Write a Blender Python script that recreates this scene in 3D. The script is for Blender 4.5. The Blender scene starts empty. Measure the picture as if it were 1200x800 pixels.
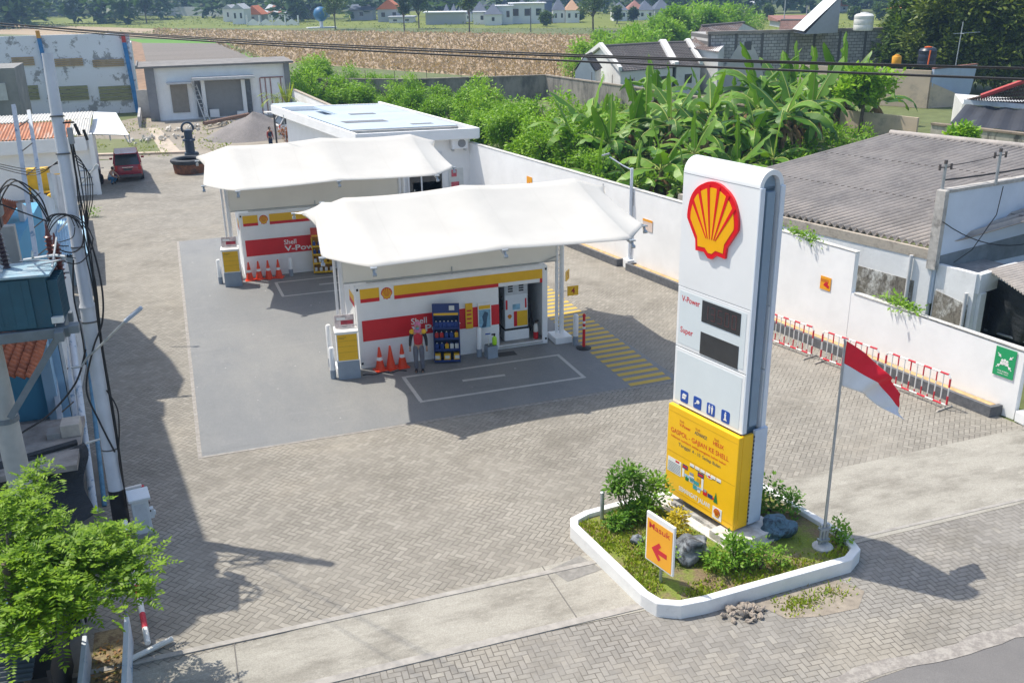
import bpy, bmesh, math, random
from math import sin, cos, pi, radians, sqrt, atan2, hypot
from mathutils import Vector, Matrix, noise

S = bpy.context.scene
C = S.collection
# ---------------------------------------------------------------- camera
CAM = (-4.47, -26.83, 10.86)
PITCH, ROLL, YAW, FOC = radians(20.53), radians(-0.89), radians(19.15), 1120.4
fw = Vector((sin(YAW)*cos(PITCH), cos(YAW)*cos(PITCH), -sin(PITCH)))
rt0 = Vector((cos(YAW), -sin(YAW), 0)); up0 = rt0.cross(fw)
rt = rt0*cos(ROLL) + up0*sin(ROLL); up = up0*cos(ROLL) - rt0*sin(ROLL)
cam = bpy.data.cameras.new('camera'); camo = bpy.data.objects.new('camera', cam); C.objects.link(camo)
m = Matrix((rt, up, -fw)).transposed().to_4x4(); m.translation = CAM
camo.matrix_world = m
cam.sensor_width = 36; cam.lens = FOC*36/1200; cam.clip_end = 6000; cam.clip_start = .1
S.camera = camo
# ---------------------------------------------------------------- sky, sun, exposure
SUN_DIR = Vector((-.40, .40, 1.0)).normalized()        # towards the sun
w = bpy.data.worlds.new('World'); S.world = w; w.use_nodes = True
nt = w.node_tree; nt.nodes.clear()
sky = nt.nodes.new('ShaderNodeTexSky'); sky.sky_type = 'NISHITA'; sky.sun_disc = False
sky.sun_elevation = math.asin(SUN_DIR.z); sky.sun_rotation = atan2(SUN_DIR.x, SUN_DIR.y)
sky.air_density = 1.2; sky.dust_density = 2.2; sky.ozone_density = 1.0
bg = nt.nodes.new('ShaderNodeBackground'); bg.inputs[1].default_value = .15
out = nt.nodes.new('ShaderNodeOutputWorld')
nt.links.new(sky.outputs[0], bg.inputs[0]); nt.links.new(bg.outputs[0], out.inputs[0])
sl = bpy.data.lights.new('sun', 'SUN'); sl.energy = 4.0; sl.angle = radians(.55); sl.color = (1, .935, .83)
so = bpy.data.objects.new('sun', sl); C.objects.link(so)
so.rotation_euler = (-SUN_DIR).to_track_quat('-Z', 'Y').to_euler()
S.view_settings.view_transform = 'Standard'; S.view_settings.look = 'None'
S.view_settings.exposure = .37; S.view_settings.gamma = 1; S.view_settings.use_curve_mapping = False
S.cycles.use_denoising = True
S.cycles.max_bounces = 6; S.cycles.transparent_max_bounces = 8
S.cycles.volume_bounces = 0
R = random.Random(7); HAZE = .00045

def G(px, py, z=0):
    """the point at height z seen at photo pixel (px, py)"""
    d = fw*FOC + rt*(px-600) - up*(py-400); t = (z-CAM[2])/d.z
    return Vector(CAM) + d*t

# ---------------------------------------------------------------- materials
def node(nt, t, **k):
    n = nt.nodes.new(t)
    for a, b in k.items(): setattr(n, a, b)
    return n
class Nt:
    """small node-tree writer: values may be numbers or sockets"""
    def __init__(s, name):
        s.m = bpy.data.materials.new(name); s.m.use_nodes = True; s.t = s.m.node_tree; s.t.nodes.clear()
        s.o = s.t.nodes.new('ShaderNodeOutputMaterial'); s._tc = None
    def put(s, sock, v):
        if hasattr(v, 'links') or hasattr(v, 'is_linked'): s.t.links.new(v, sock)
        else: sock.default_value = v
    def tc(s, which='Object'):
        if s._tc is None: s._tc = s.t.nodes.new('ShaderNodeTexCoord')
        return s._tc.outputs[which]
    def math(s, op, a, b=0.0, c=0.0, clamp=False):
        n = node(s.t, 'ShaderNodeMath', operation=op, use_clamp=clamp)
        for i, v in enumerate((a, b, c)): s.put(n.inputs[i], v)
        return n.outputs[0]
    def noise(s, scale, detail=4, rough=.6, vec=None, dist=0, out='Fac'):
        n = node(s.t, 'ShaderNodeTexNoise'); n.inputs['Scale'].default_value = scale
        n.inputs['Detail'].default_value = detail; n.inputs['Roughness'].default_value = rough; n.inputs['Distortion'].default_value = dist
        s.t.links.new(vec if vec is not None else s.tc(), n.inputs['Vector']); return n.outputs[out]
    def map(s, vec, scale=(1,1,1), rot=(0,0,0), loc=(0,0,0)):
        n = node(s.t, 'ShaderNodeMapping'); s.t.links.new(vec, n.inputs[0])
        n.inputs['Scale'].default_value = scale; n.inputs['Rotation'].default_value = rot; n.inputs['Location'].default_value = loc
        return n.outputs[0]
    def ramp(s, fac, lo, hi, a=0.0, b=1.0):
        n = node(s.t, 'ShaderNodeMapRange', interpolation_type='SMOOTHSTEP')
        s.put(n.inputs[0], fac); 
        for i, v in enumerate((lo, hi, a, b)): n.inputs[i+1].default_value = v
        return n.outputs[0]
    def mix(s, fac, a, b, blend='MIX'):
        n = node(s.t, 'ShaderNodeMix', data_type='RGBA', blend_type=blend, clamp_factor=True)
        s.put(n.inputs[0], fac)
        for i, v in ((6, a), (7, b)):
            s.put(n.inputs[i], tuple(v)+(1,) if isinstance(v, (tuple, list)) and len(v) == 3 else v)
        return n.outputs[2]
    def scale_col(s, col, k):
        n = node(s.t, 'ShaderNodeHueSaturation'); s.put(n.inputs['Color'], tuple(col)+(1,) if isinstance(col, (tuple, list)) else col)
        s.put(n.inputs['Value'], k); return n.outputs[0]
    def bsdf(s, col, rough=.7, metal=0, bump=None, bstr=.3, bdist=.02, spec=.5, coat=0):
        b = s.t.nodes.new('ShaderNodeBsdfPrincipled')
        s.put(b.inputs['Base Color'], tuple(col)+(1,) if isinstance(col, (tuple, list)) else col)
        s.put(b.inputs['Roughness'], rough); b.inputs['Metallic'].default_value = metal
        b.inputs['Specular IOR Level'].default_value = spec; b.inputs['Coat Weight'].default_value = coat
        if bump is not None:
            n = s.t.nodes.new('ShaderNodeBump'); n.inputs['Strength'].default_value = bstr; n.inputs['Distance'].default_value = bdist
            s.put(n.inputs['Height'], bump); s.t.links.new(n.outputs[0], b.inputs['Normal'])
        s.t.links.new(b.outputs[0], s.o.inputs[0]); s.b = b
        return s.m
MATS = {}
def mat(name, col, rough=.65, var=.12, scale=3, metal=0, bump=0, dirt=None, dscale=1.2, dlo=.55, dhi=.75, damt=.6, spec=.5, coat=0, stretch=(1,1,1)):
    """painted / plain surface: base colour with value noise, optional dirt or stain colour in patches"""
    if name in MATS: return MATS[name]
    n = Nt(name)
    v = n.noise(scale, 5, .65)
    c = n.scale_col(col, n.ramp(v, .25, .75, 1-var, 1+var))
    if dirt is not None:
        d = n.ramp(n.noise(dscale, 7, .7, n.map(n.tc(), stretch)), dlo, dhi, 0, damt)
        c = n.mix(d, c, dirt)
    MATS[name] = n.bsdf(c, rough, metal, n.noise(scale*8, 3) if bump else None, bump or .3, .02, spec, coat)
    return MATS[name]

def leafmat(name, a, b, dead=None, deadamt=.0, scale=1.6, trans=.35, rough=.5):
    n = Nt(name)
    oi = n.t.nodes.new('ShaderNodeObjectInfo')
    ge = n.t.nodes.new('ShaderNodeNewGeometry')
    f = n.math('ADD', n.math('MULTIPLY', n.noise(scale, 2), .7), n.math('MULTIPLY', ge.outputs['Random Per Island'], .55))
    f = n.math('ADD', f, n.math('MULTIPLY', oi.outputs['Random'], .2))
    c = n.mix(n.ramp(f, .35, .95), a, b)
    if dead: c = n.mix(n.math('LESS_THAN', ge.outputs['Random Per Island'], deadamt), c, dead)
    n.bsdf(c, rough, spec=.35)
    tr = n.t.nodes.new('ShaderNodeBsdfTranslucent'); n.t.links.new(n.mix(1, c, (1.0, 1.0, .45), 'MULTIPLY'), tr.inputs[0])
    mx = n.t.nodes.new('ShaderNodeMixShader'); mx.inputs[0].default_value = trans
    n.t.links.new(n.b.outputs[0], mx.inputs[1]); n.t.links.new(tr.outputs[0], mx.inputs[2]); n.t.links.new(mx.outputs[0], n.o.inputs[0])
    MATS[name] = n.m
    return n.m

# ---------------------------------------------------------------- mesh building
class MB:
    def __init__(s): s.v = []; s.f = []; s.mi = []; s.m = 0; s.M = None
    def add(s, vs, fs):
        o = len(s.v)
        for p in vs:
            p = Vector(p); s.v.append(tuple(s.M @ p) if s.M else tuple(p))
        for f in fs: s.f.append([i+o for i in f]); s.mi.append(s.m)
        return s
    def box(s, x0, x1, y0, y1, z0, z1):
        s.add([(x0,y0,z0),(x1,y0,z0),(x1,y1,z0),(x0,y1,z0),(x0,y0,z1),(x1,y0,z1),(x1,y1,z1),(x0,y1,z1)],
              [(3,2,1,0),(4,5,6,7),(0,1,5,4),(1,2,6,5),(2,3,7,6),(3,0,4,7)]); return s
    def cbox(s, c, size, rz=0, rx=0, ry=0):
        o = s.M; T = Matrix.Translation(c) @ Matrix.Rotation(rz, 4, 'Z') @ Matrix.Rotation(ry, 4, 'Y') @ Matrix.Rotation(rx, 4, 'X')
        s.M = (o @ T) if o else T
        a, b, c_ = [q/2 for q in size]; s.box(-a, a, -b, b, -c_, c_); s.M = o; return s
    def prism(s, poly, z0, z1):
        """horizontal polygon (counter-clockwise) extruded between heights; z1 may be a list of heights"""
        n = len(poly); z1 = z1 if isinstance(z1, (list, tuple)) else [z1]*n; z0 = z0 if isinstance(z0, (list, tuple)) else [z0]*n
        s.add([(p[0],p[1],z0[i]) for i, p in enumerate(poly)] + [(p[0],p[1],z1[i]) for i, p in enumerate(poly)],
              [list(range(n))[::-1], list(range(n, 2*n))] + [(i,(i+1)%n,n+(i+1)%n,n+i) for i in range(n)]); return s
    def plate(s, poly, y0, y1):
        """polygon in the x-z plane extruded along y (y0 = front)"""
        n = len(poly)
        s.add([(p[0],y0,p[1]) for p in poly] + [(p[0],y1,p[1]) for p in poly],
              [list(range(n)), list(range(n, 2*n))[::-1]] + [(i,n+i,n+(i+1)%n,(i+1)%n) for i in range(n)]); return s
    def xplate(s, poly, x0, x1):
        """polygon in the y-z plane extruded along x"""
        n = len(poly)
        s.add([(x0,p[0],p[1]) for p in poly] + [(x1,p[0],p[1]) for p in poly],
              [list(range(n))[::-1], list(range(n, 2*n))] + [(i,(i+1)%n,n+(i+1)%n,n+i) for i in range(n)]); return s
    def tube(s, pts, r, n=8, cap=True):
        pts = [Vector(p) for p in pts]; rs = r if isinstance(r, (list, tuple)) else [r]*len(pts)
        vs, fs = [], []; prev = None
        for i, p in enumerate(pts):
            t = (pts[min(i+1, len(pts)-1)] - pts[max(i-1, 0)]).normalized()
            if prev is None:
                a = t.orthogonal().normalized()
            else:
                a = (prev - t*prev.dot(t)).normalized()
            prev = a; b = t.cross(a)
            for k in range(n):
                q = 2*pi*k/n; vs.append(p + (a*cos(q)+b*sin(q))*rs[i])
        for i in range(len(pts)-1):
            for k in range(n): fs.append((i*n+k, i*n+(k+1)%n, (i+1)*n+(k+1)%n, (i+1)*n+k))
        if cap: fs.append(list(range(n))[::-1]); fs.append([(len(pts)-1)*n+k for k in range(n)])
        return s.add(vs, fs)
    def cable(s, pts, r, n=6, k=6):
        P = [Vector(p) for p in pts]; o = []
        for i in range(len(P)-1):
            a, b_, c, d = P[max(i-1,0)], P[i], P[i+1], P[min(i+2,len(P)-1)]
            for j in range(k):
                t = j/k; o.append(.5*((2*b_)+(c-a)*t+(2*a-5*b_+4*c-d)*t*t+(3*b_-a-3*c+d)*t*t*t))
        return s.tube(o+[P[-1]], r, n)
    def cyl(s, x, y, z0, z1, r, n=16, r2=None): return s.tube([(x,y,z0),(x,y,z1)], [r, r if r2 is None else r2], n)
    def lathe(s, prof, c=(0,0,0), n=20):
        vs = [(c[0]+r*cos(2*pi*k/n), c[1]+r*sin(2*pi*k/n), c[2]+z) for r, z in prof for k in range(n)]
        fs = [(i*n+k, i*n+(k+1)%n, (i+1)*n+(k+1)%n, (i+1)*n+k) for i in range(len(prof)-1) for k in range(n)]
        fs += [list(range(n))[::-1], [(len(prof)-1)*n+k for k in range(n)]]
        return s.add(vs, fs)
    def grid(s, fn, nu, nv):
        vs = [fn(i/nu, j/nv) for j in range(nv+1) for i in range(nu+1)]
        return s.add(vs, [(j*(nu+1)+i, j*(nu+1)+i+1, (j+1)*(nu+1)+i+1, (j+1)*(nu+1)+i) for j in range(nv) for i in range(nu)])
    def sheet(s, p00, p10, p01, p11, waves, amp, nv=1, thick=.0, per=6, step=0, rows=1):
        """corrugated sheet: waves run along u (p00->p10); ridges along v. step = tile-course lip at every row"""
        p00, p10, p01, p11 = map(Vector, (p00, p10, p01, p11))
        nrm = (p10-p00).cross(p01-p00).normalized()
        if nrm.z < 0: nrm = -nrm
        if step:
            for r in range(rows):
                def fn(u, v, r=r):
                    vv = (r+v)/rows
                    return (p00*(1-u)+p10*u)*(1-vv) + (p01*(1-u)+p11*u)*vv + nrm*(amp*sin(2*pi*waves*u) + step*(1-v))
                s.grid(fn, waves*per, 1)
        else:
            s.grid(lambda u, v: (p00*(1-u)+p10*u)*(1-v) + (p01*(1-u)+p11*u)*v + nrm*(amp*sin(2*pi*waves*u)), waves*per, nv)
        return s
    def blob(s, c, r, seed=0, sub=2, rough=.25, freq=1.5, squash=1):
        bm = bmesh.new(); bmesh.ops.create_icosphere(bm, subdivisions=sub, radius=1)
        o = Vector((seed*7.3, seed*3.1, seed*1.7))
        r = r if isinstance(r, (tuple, list)) else (r, r, r*squash)
        vs = []
        for v in bm.verts:
            k = 1 + rough*noise.noise(v.co*freq + o)*2
            vs.append((c[0]+v.co.x*r[0]*k, c[1]+v.co.y*r[1]*k, c[2]+v.co.z*r[2]*k))
        fs = [[v.index for v in f.verts] for f in bm.faces]; bm.free()
        return s.add(vs, fs)
    def ellip(s, c, r, n=14):
        prof = [(max(sin(pi*i/8), .001), -cos(pi*i/8)) for i in range(9)]
        vs = [(c[0]+q*cos(2*pi*k/n)*r[0], c[1]+q*sin(2*pi*k/n)*r[1], c[2]+z*r[2]) for q, z in prof for k in range(n)]
        return s.add(vs, [(i*n+k, i*n+(k+1)%n, (i+1)*n+(k+1)%n, (i+1)*n+k) for i in range(8) for k in range(n)])
    def text(s, txt, x, z, h, y=0, w=None, bold=.0, align='LEFT', italic=0, depth=.002):
        """lettering in the x-z plane at depth y, cap height h, optional total width w"""
        cu = bpy.data.curves.new('t', 'FONT'); cu.body = txt; cu.size = 1; cu.offset = bold; cu.resolution_u = 3; cu.shear = italic
        o = bpy.data.objects.new('t', cu); me = bpy.data.meshes.new_from_object(o)
        xs = [v.co.x for v in me.vertices]; x0, x1 = min(xs), max(xs)
        k = h/.70; kx = k if w is None else w/(x1-x0)
        off = {'LEFT': 0, 'CENTER': -(x1-x0)*kx/2, 'RIGHT': -(x1-x0)*kx}[align]
        s.add([(x+off+(v.co.x-x0)*kx, y, z+v.co.y*k) for v in me.vertices], [list(p.vertices) for p in me.polygons])
        bpy.data.objects.remove(o); bpy.data.curves.remove(cu); bpy.data.meshes.remove(me)
        return s
    def leaf(s, p, d, n, L, W):
        """one pointed leaf (rhombus) from p along d"""
        d = d.normalized(); a = d.cross(n)
        if a.length < 1e-4: a = d.orthogonal()
        a.normalize()
        s.add([p, p+d*L*.45+a*W/2, p+d*L, p+d*L*.45-a*W/2], [(0,1,2,3)])
    def build(s, name, mats, parent=None, smooth=None, bevel=0, world=False, seg=2):
        me = bpy.data.meshes.new(name)
        vs = s.v
        if world and parent is not None:
            T = (Matrix.Translation(parent.location) @ Matrix.Rotation(parent.rotation_euler.z, 4, 'Z')).inverted()
            vs = [tuple(T @ Vector(p)) for p in vs]
        me.from_pydata(vs, [], s.f); 
        for mm in (mats if isinstance(mats, (list, tuple)) else [mats]): me.materials.append(mm)
        if len(me.materials) > 1: me.polygons.foreach_set('material_index', s.mi)
        me.validate(); me.update()
        o = bpy.data.objects.new(name, me); C.objects.link(o)
        if parent is not None: o.parent = parent
        if bevel:
            b = o.modifiers.new('bevel', 'BEVEL'); b.width = bevel; b.segments = seg; b.limit_method = 'ANGLE'; b.angle_limit = radians(40)
        if smooth is not None:
            me.shade_smooth()
            me.set_sharp_from_angle(angle=radians(smooth))
        return o
def recalc(o):
    bm = bmesh.new(); bm.from_mesh(o.data); bmesh.ops.recalc_face_normals(bm, faces=bm.faces); bm.to_mesh(o.data); bm.free(); return o
def tag(o, label, cat, group=None, kind=None):
    o['label'] = label; o['category'] = cat
    if group: o['group'] = group
    if kind: o['kind'] = kind
    return o
def thing(name, label, cat, loc=(0,0,0), rz=0, group=None):
    o = bpy.data.objects.new(name, None); C.objects.link(o); o.location = loc; o.rotation_euler = (0,0,rz)
    o.empty_display_size = .2
    return tag(o, label, cat, group)
def struct(name, mb, m, **k):
    o = mb.build(name, m, **k); o['kind'] = 'structure'; return o
def dup(root, loc=None, rz=None, label=None, scale=None):
    r = root.copy(); C.objects.link(r)
    if loc is not None: r.location = loc
    if rz is not None: r.rotation_euler = (0,0,rz)
    if scale is not None: r.scale = scale if isinstance(scale, (tuple, list)) else (scale,)*3
    if label: r['label'] = label
    for ch in list(root.children):
        c = ch.copy(); C.objects.link(c); c.parent = r
        for g in list(ch.children):
            d = g.copy(); C.objects.link(d); d.parent = c
    return r
# ================================================================ SETTING: ground, paving, fields
def herringbone(name, b=.122, rot=pi/4, base=(.282,.263,.226), joint=(.125,.114,.095), pale=(.355,.333,.288), stain=(.175,.161,.134), patch=.5):
    n = Nt(name); v = n.map(n.tc(), (1/b,)*3, (0,0,rot))
    # slight wobble so that courses are not laser straight
    sx = node(n.t, 'ShaderNodeSeparateXYZ'); wob = n.noise(.35, 2, .5, v, out='Color')
    va = node(n.t, 'ShaderNodeVectorMath', operation='MULTIPLY_ADD'); n.t.links.new(wob, va.inputs[0]); va.inputs[1].default_value = (.22,.22,0); n.t.links.new(v, va.inputs[2])
    n.t.links.new(va.outputs[0], sx.inputs[0])
    x, y = sx.outputs[0], sx.outputs[1]
    i, j = n.math('FLOOR', x), n.math('FLOOR', y); fx, fy = n.math('FRACT', x), n.math('FRACT', y)
    d = n.math('FLOORED_MODULO', n.math('SUBTRACT', i, j), 4.0)
    horiz = n.math('LESS_THAN', d, 1.5)
    d1 = n.math('COMPARE', d, 1.0, .1); d2 = n.math('COMPARE', d, 2.0, .1)
    def sel(a, b_): return n.math('ADD', n.math('MULTIPLY', horiz, a), n.math('MULTIPLY', n.math('SUBTRACT', 1.0, horiz), b_))
    u = sel(n.math('ADD', fx, d1), n.math('ADD', fy, d2)); vv = sel(fy, fx)
    e = n.math('MINIMUM', n.math('MINIMUM', u, n.math('SUBTRACT', 2.0, u)), n.math('MINIMUM', vv, n.math('SUBTRACT', 1.0, vv)))
    bi = n.math('SUBTRACT', i, n.math('MULTIPLY', horiz, d1)); bj = n.math('SUBTRACT', j, n.math('MULTIPLY', n.math('SUBTRACT', 1.0, horiz), d2))
    cv = node(n.t, 'ShaderNodeCombineXYZ'); n.put(cv.inputs[0], bi); n.put(cv.inputs[1], bj)
    wn = node(n.t, 'ShaderNodeTexWhiteNoise', noise_dimensions='2D'); n.t.links.new(cv.outputs[0], wn.inputs['Vector'])
    rnd = wn.outputs['Value']
    c = n.scale_col(base, n.ramp(rnd, 0, 1, .89, 1.10))
    c = n.mix(n.ramp(rnd, .93, .99, 0, .5), c, pale)
    big = n.noise(.22, 6, .65); c = n.mix(n.ramp(big, .46, .70, 0, .7), c, pale)
    sand = n.noise(.11, 7, .72, n.map(n.tc(), (1,1.6,1), loc=(4,2,0))); c = n.mix(n.ramp(sand, .50, .68, 0, .6), c, (.36,.325,.265))
    trk = n.noise(.5, 5, .7, n.map(n.tc(), (.22,2.2,1), rot=(0,0,.35))); c = n.mix(n.ramp(trk, .60, .76, 0, .45), c, stain)
    oil = n.noise(1.7, 3, .5, n.map(n.tc(), (1,1,1), loc=(9,5,0))); c = n.mix(n.ramp(oil, .70, .78, 0, .55), c, (.11,.10,.09))
    mid = n.noise(.9, 6, .75, n.map(n.tc(), (1,1.5,1))); c = n.mix(n.ramp(mid, .50, .74, 0, patch), c, stain)
    c = n.mix(n.ramp(n.noise(.30, 7, .7, n.map(n.tc(), (1,1.3,1), loc=(1,8,0))), .52, .68, 0, .62), c, stain)
    c = n.mix(n.ramp(n.noise(14, 3, .6), .45, .8, 0, .28), c, stain)
    jw = n.ramp(e, .02, .115, 1, 0)
    jf = n.math('MULTIPLY', jw, n.ramp(n.noise(.42, 6, .75), .34, .62, .22, 1.0))
    c = n.mix(jf, c, joint)
    n.bsdf(c, .82, 0, n.ramp(e, .0, .12), .5, .012, .3)
    return n.m
PAV = herringbone('yard_pavers')
PAVR = herringbone('road_pavers', .115, radians(3), base=(.262,.248,.224), patch=.55)

def speckle(name, base, dark, light, rough=.85, sc=1.0, fine=60, bstr=.3, stretch=(1,1,1), amt=.6):
    n = Nt(name); tv = n.map(n.tc(), stretch)
    c = n.mix(n.ramp(n.noise(.5*sc, 6, .7, tv), .4, .7, 0, amt), base, dark)
    c = n.mix(n.ramp(n.noise(1.3*sc, 6, .75, tv), .52, .78, 0, amt), c, light)
    f = n.noise(fine, 3, .7); c = n.scale_col(c, n.ramp(f, .25, .75, .82, 1.15))
    return n.bsdf(c, rough, 0, f, bstr, .01, .3)
CONC = speckle('old_concrete', (.36,.342,.295), (.20,.185,.155), (.47,.448,.39), sc=1.3, stretch=(1,2.4,1), amt=.8, fine=40)
ASPH = speckle('asphalt', (.185,.178,.172), (.15,.145,.142), (.23,.222,.212), sc=.8, fine=90)
# painted grey slab of the forecourt: worn paint, dusty, tyre tracks
n = Nt('forecourt_paint')
c = n.mix(n.ramp(n.noise(.35, 6, .7, n.map(n.tc(), (1,.5,1))), .38, .7, 0, .8), (.20,.207,.21), (.255,.255,.245))
c = n.mix(n.ramp(n.noise(2.2, 7, .8, n.map(n.tc(), (1.6,.5,1))), .55, .8, 0, .5), c, (.34,.335,.32))
c = n.mix(n.ramp(n.noise(1.1, 6, .75), .55, .78, 0, .55), c, (.15,.155,.16))
c = n.mix(n.ramp(n.noise(.9, 8, .8, n.map(n.tc(), (.35,2.6,1))), .56, .70, 0, .35), c, (.36,.35,.34))
c = n.mix(n.ramp(n.noise(3.0, 8, .85), .64, .72, 0, .7), c, (.13,.135,.14))
c = n.mix(n.ramp(n.noise(4.5, 2, .5), .735, .765, 0, .8), c, (.50,.49,.47))
c = n.mix(n.ramp(n.noise(.55, 8, .8, n.map(n.tc(), (.3,1.8,1), rot=(0,0,.25), loc=(2,7,0))), .55, .72, 0, .5), c, (.15,.155,.158))
c = n.scale_col(c, n.ramp(n.noise(45, 3), .3, .7, .86, 1.1))
PADM = n.bsdf(c, .62, 0, n.noise(30, 3), .15, .01, .4)
GRASSF = speckle('field_grass', (.17,.20,.03), (.11,.145,.022), (.29,.26,.07), sc=.09, fine=1.5, amt=.8)
SOIL = speckle('ploughed_soil', (.20,.175,.15), (.14,.12,.10), (.26,.24,.21), sc=.12, fine=2.0, amt=.6, stretch=(.3,2,1))
DRYF = speckle('dry_crop_ground', (.38,.29,.19), (.29,.22,.14), (.46,.37,.25), sc=.12, fine=2.5, amt=.6)
LUSH = speckle('lush_green', (.115,.26,.03), (.08,.20,.025), (.17,.30,.05), sc=.2, fine=2)
DIRT = speckle('bare_dirt', (.30,.265,.215), (.20,.175,.14), (.40,.36,.30), sc=.35, fine=9)
MOSS = speckle('mossy_ground', (.17,.185,.085), (.13,.16,.06), (.26,.25,.16), sc=.5, fine=12)
EARTH = speckle('ground_earth', (.13,.155,.06), (.10,.125,.045), (.24,.20,.11), sc=.05, fine=.9, amt=.85)

b = MB(); b.grid(lambda u, v: (-1600+3200*u, -1100+3200*v, -.02), 40, 40); struct('ground', b, EARTH)
def flat(name, poly, z, m, sub=None):
    b = MB(); b.add([(p[0], p[1], z) for p in poly], [list(range(len(poly)))]); return struct(name, b, m)
def gp(*pts): return [tuple(G(*p)[:2]) for p in pts]
YX = lambda y: 13.35-.175*y                              # line of the boundary wall along the right side
flat('yard_paving', [(-9.6,-12.4),(2.3,-12.4),(7.3,-10.6),(15.25,-10.35),(YX(37.2),37.2),(6.0,43.6),(-11.5,43.9)], .004, PAV)
flat('forecourt_slab', [(-4.8,-4.27),(8.55,-4.2),(8.2,5.6),(8.2,12),(7.6,18.5),(-4.8,18.5)], .008, PADM)
# pale worn edge where the slab meets the pavers
n = Nt('slab_edge'); n.bsdf(n.mix(n.ramp(n.noise(6, 6, .8), .4, .65), (.27,.25,.225), (.38,.36,.33)), .85)
EDGE = n.m
b = MB(); b.box(-4.90,-4.80,-4.35,18.5,.0,.013); b.box(-4.8,8.5,-4.35,-4.27,.0,.0125); struct('slab_edging', b, EDGE)
flat('concrete_apron', [(-9.5,-13.25),(3.2,-13.7),(3.0,-11.6),(-9.5,-12.35)], .016, CONC)
flat('concrete_driveway', [(6.0,-13.2),(30,-13.0),(30,-10.0),(14.95,-10.25),(7.2,-10.42),(6.0,-10.5)], .016, CONC)
# slab joints and the darker patched squares near the planter
b = MB()
for x in (-4.6,1.35): b.box(x-.012,x+.012,-13.25-.03*(x+9),-12.2+.05*(x+9),.010,.0185)
b.box(15.0-.012,15.0+.012,-13.1,-10.3,.010,.0185)
struct('concrete_joint', b, mat('joint_dark', (.16,.15,.135), .9))
flat('concrete_patch', [(1.62,-12.35),(2.42,-12.2),(2.2,-11.6),(1.45,-11.85)], .020, mat('patch_grey', (.235,.225,.205), .85, .2, 8, bump=.3))
flat('road_paving', [(-12,-16.9),(-12,-13.25),(3.2,-13.7),(6.2,-13.2),(30,-13.0),(30,-16.3),(8.7,-16.45),(4,-16.75)], .010, PAVR)
n = Nt('road_edge_crumble'); n.bsdf(n.mix(n.ramp(n.noise(5, 7, .8), .42, .6), (.24,.22,.20), (.36,.335,.30)), .9, 0, n.noise(9, 4), .6, .02)
b = MB()
rr = random.Random(3)
pts = [(x*.35-12, -16.62+.0045*(x*.35)+.16*noise.noise(Vector((x*.23,0,0)))+rr.uniform(-.03,.03)) for x in range(121)]
wds = [.10+.12*abs(noise.noise(Vector((x*.31,5,0))))+rr.uniform(0,.05) for x in range(121)]
b.add([(p[0],p[1]+q,.0145) for p, q in zip(pts, wds)] + [(p[0],p[1]-q,.0145) for p, q in zip(pts, wds)], [(i+121,i+122,i+1,i) for i in range(120)])
struct('road_edge', b, n.m)
flat('road', [(-60,-60),(80,-60),(80,-16.0),(30,-16.35),(-12,-16.75),(-60,-17)], .006, ASPH)
b = MB(); b.box(7.2,30,-13.06,-12.98,.010,.024); b.box(-9.5,3.2,-13.62,-13.45,.0,.030)
b.box(-9.5,2.4,-11.98,-11.86,.0,.030)
struct('kerb_line', b, mat('kerb_stone', (.34,.32,.29), .85, .2, 5, bump=.3))
# painted markings
n = Nt('worn_yellow'); n.bsdf(n.mix(n.ramp(n.noise(3.5, 7, .8), .58, .78, 0, .6), (.58,.39,.06), (.25,.245,.24)), .7)
n2 = Nt('worn_white'); n2.bsdf(n2.mix(n2.ramp(n2.noise(3.5, 7, .8), .5, .74, 0, .7), (.52,.51,.48), (.27,.27,.27)), .7)
b = MB(); y = -4.16
while y < 5.5:
    b.add([(6.98,y,.0125),(8.32,y+.05,.0125),(8.32,y+.25,.0125),(6.98,y+.20,.0125)], [(0,1,2,3)]); y += .385
struct('walkway_marking', b, n.m)
def bay(ox, oy):
    b = MB()
    def ln(x0, y0, x1, y1, w=.11):
        d = Vector((x1-x0, y1-y0)).normalized(); q = Vector((-d.y, d.x))*w/2
        b.add([(x0+q.x+ox,y0+q.y+oy,.0125),(x0-q.x+ox,y0-q.y+oy,.0125),(x1-q.x+ox,y1-q.y+oy,.0125),(x1+q.x+ox,y1+q.y+oy,.0125)], [(0,1,2,3)])
    ln(1.0,-1.12,6.02,-1.12); ln(1.06,-3.02,6.06,-3.06); ln(1.05,-1.18,1.10,-2.97); ln(5.97,-1.18,6.0,-3.0)
    b.add([(2.6+ox,-2.08+oy,.0125),(3.9+ox,-2.12+oy,.0125),(3.9+ox,-1.98+oy,.0125),(2.6+ox,-1.94+oy,.0125)], [(0,1,2,3)])
    return b
struct('bay_marking', bay(0,0), n2.m); struct('bay_marking', bay(-2.435,11.26), n2.m)
flat('drain_cover', [(4.2,-.62),(4.8,-.64),(4.8,-.28),(4.2,-.26)], .0125, mat('drain_dark', (.05,.05,.05), .6))

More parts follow.
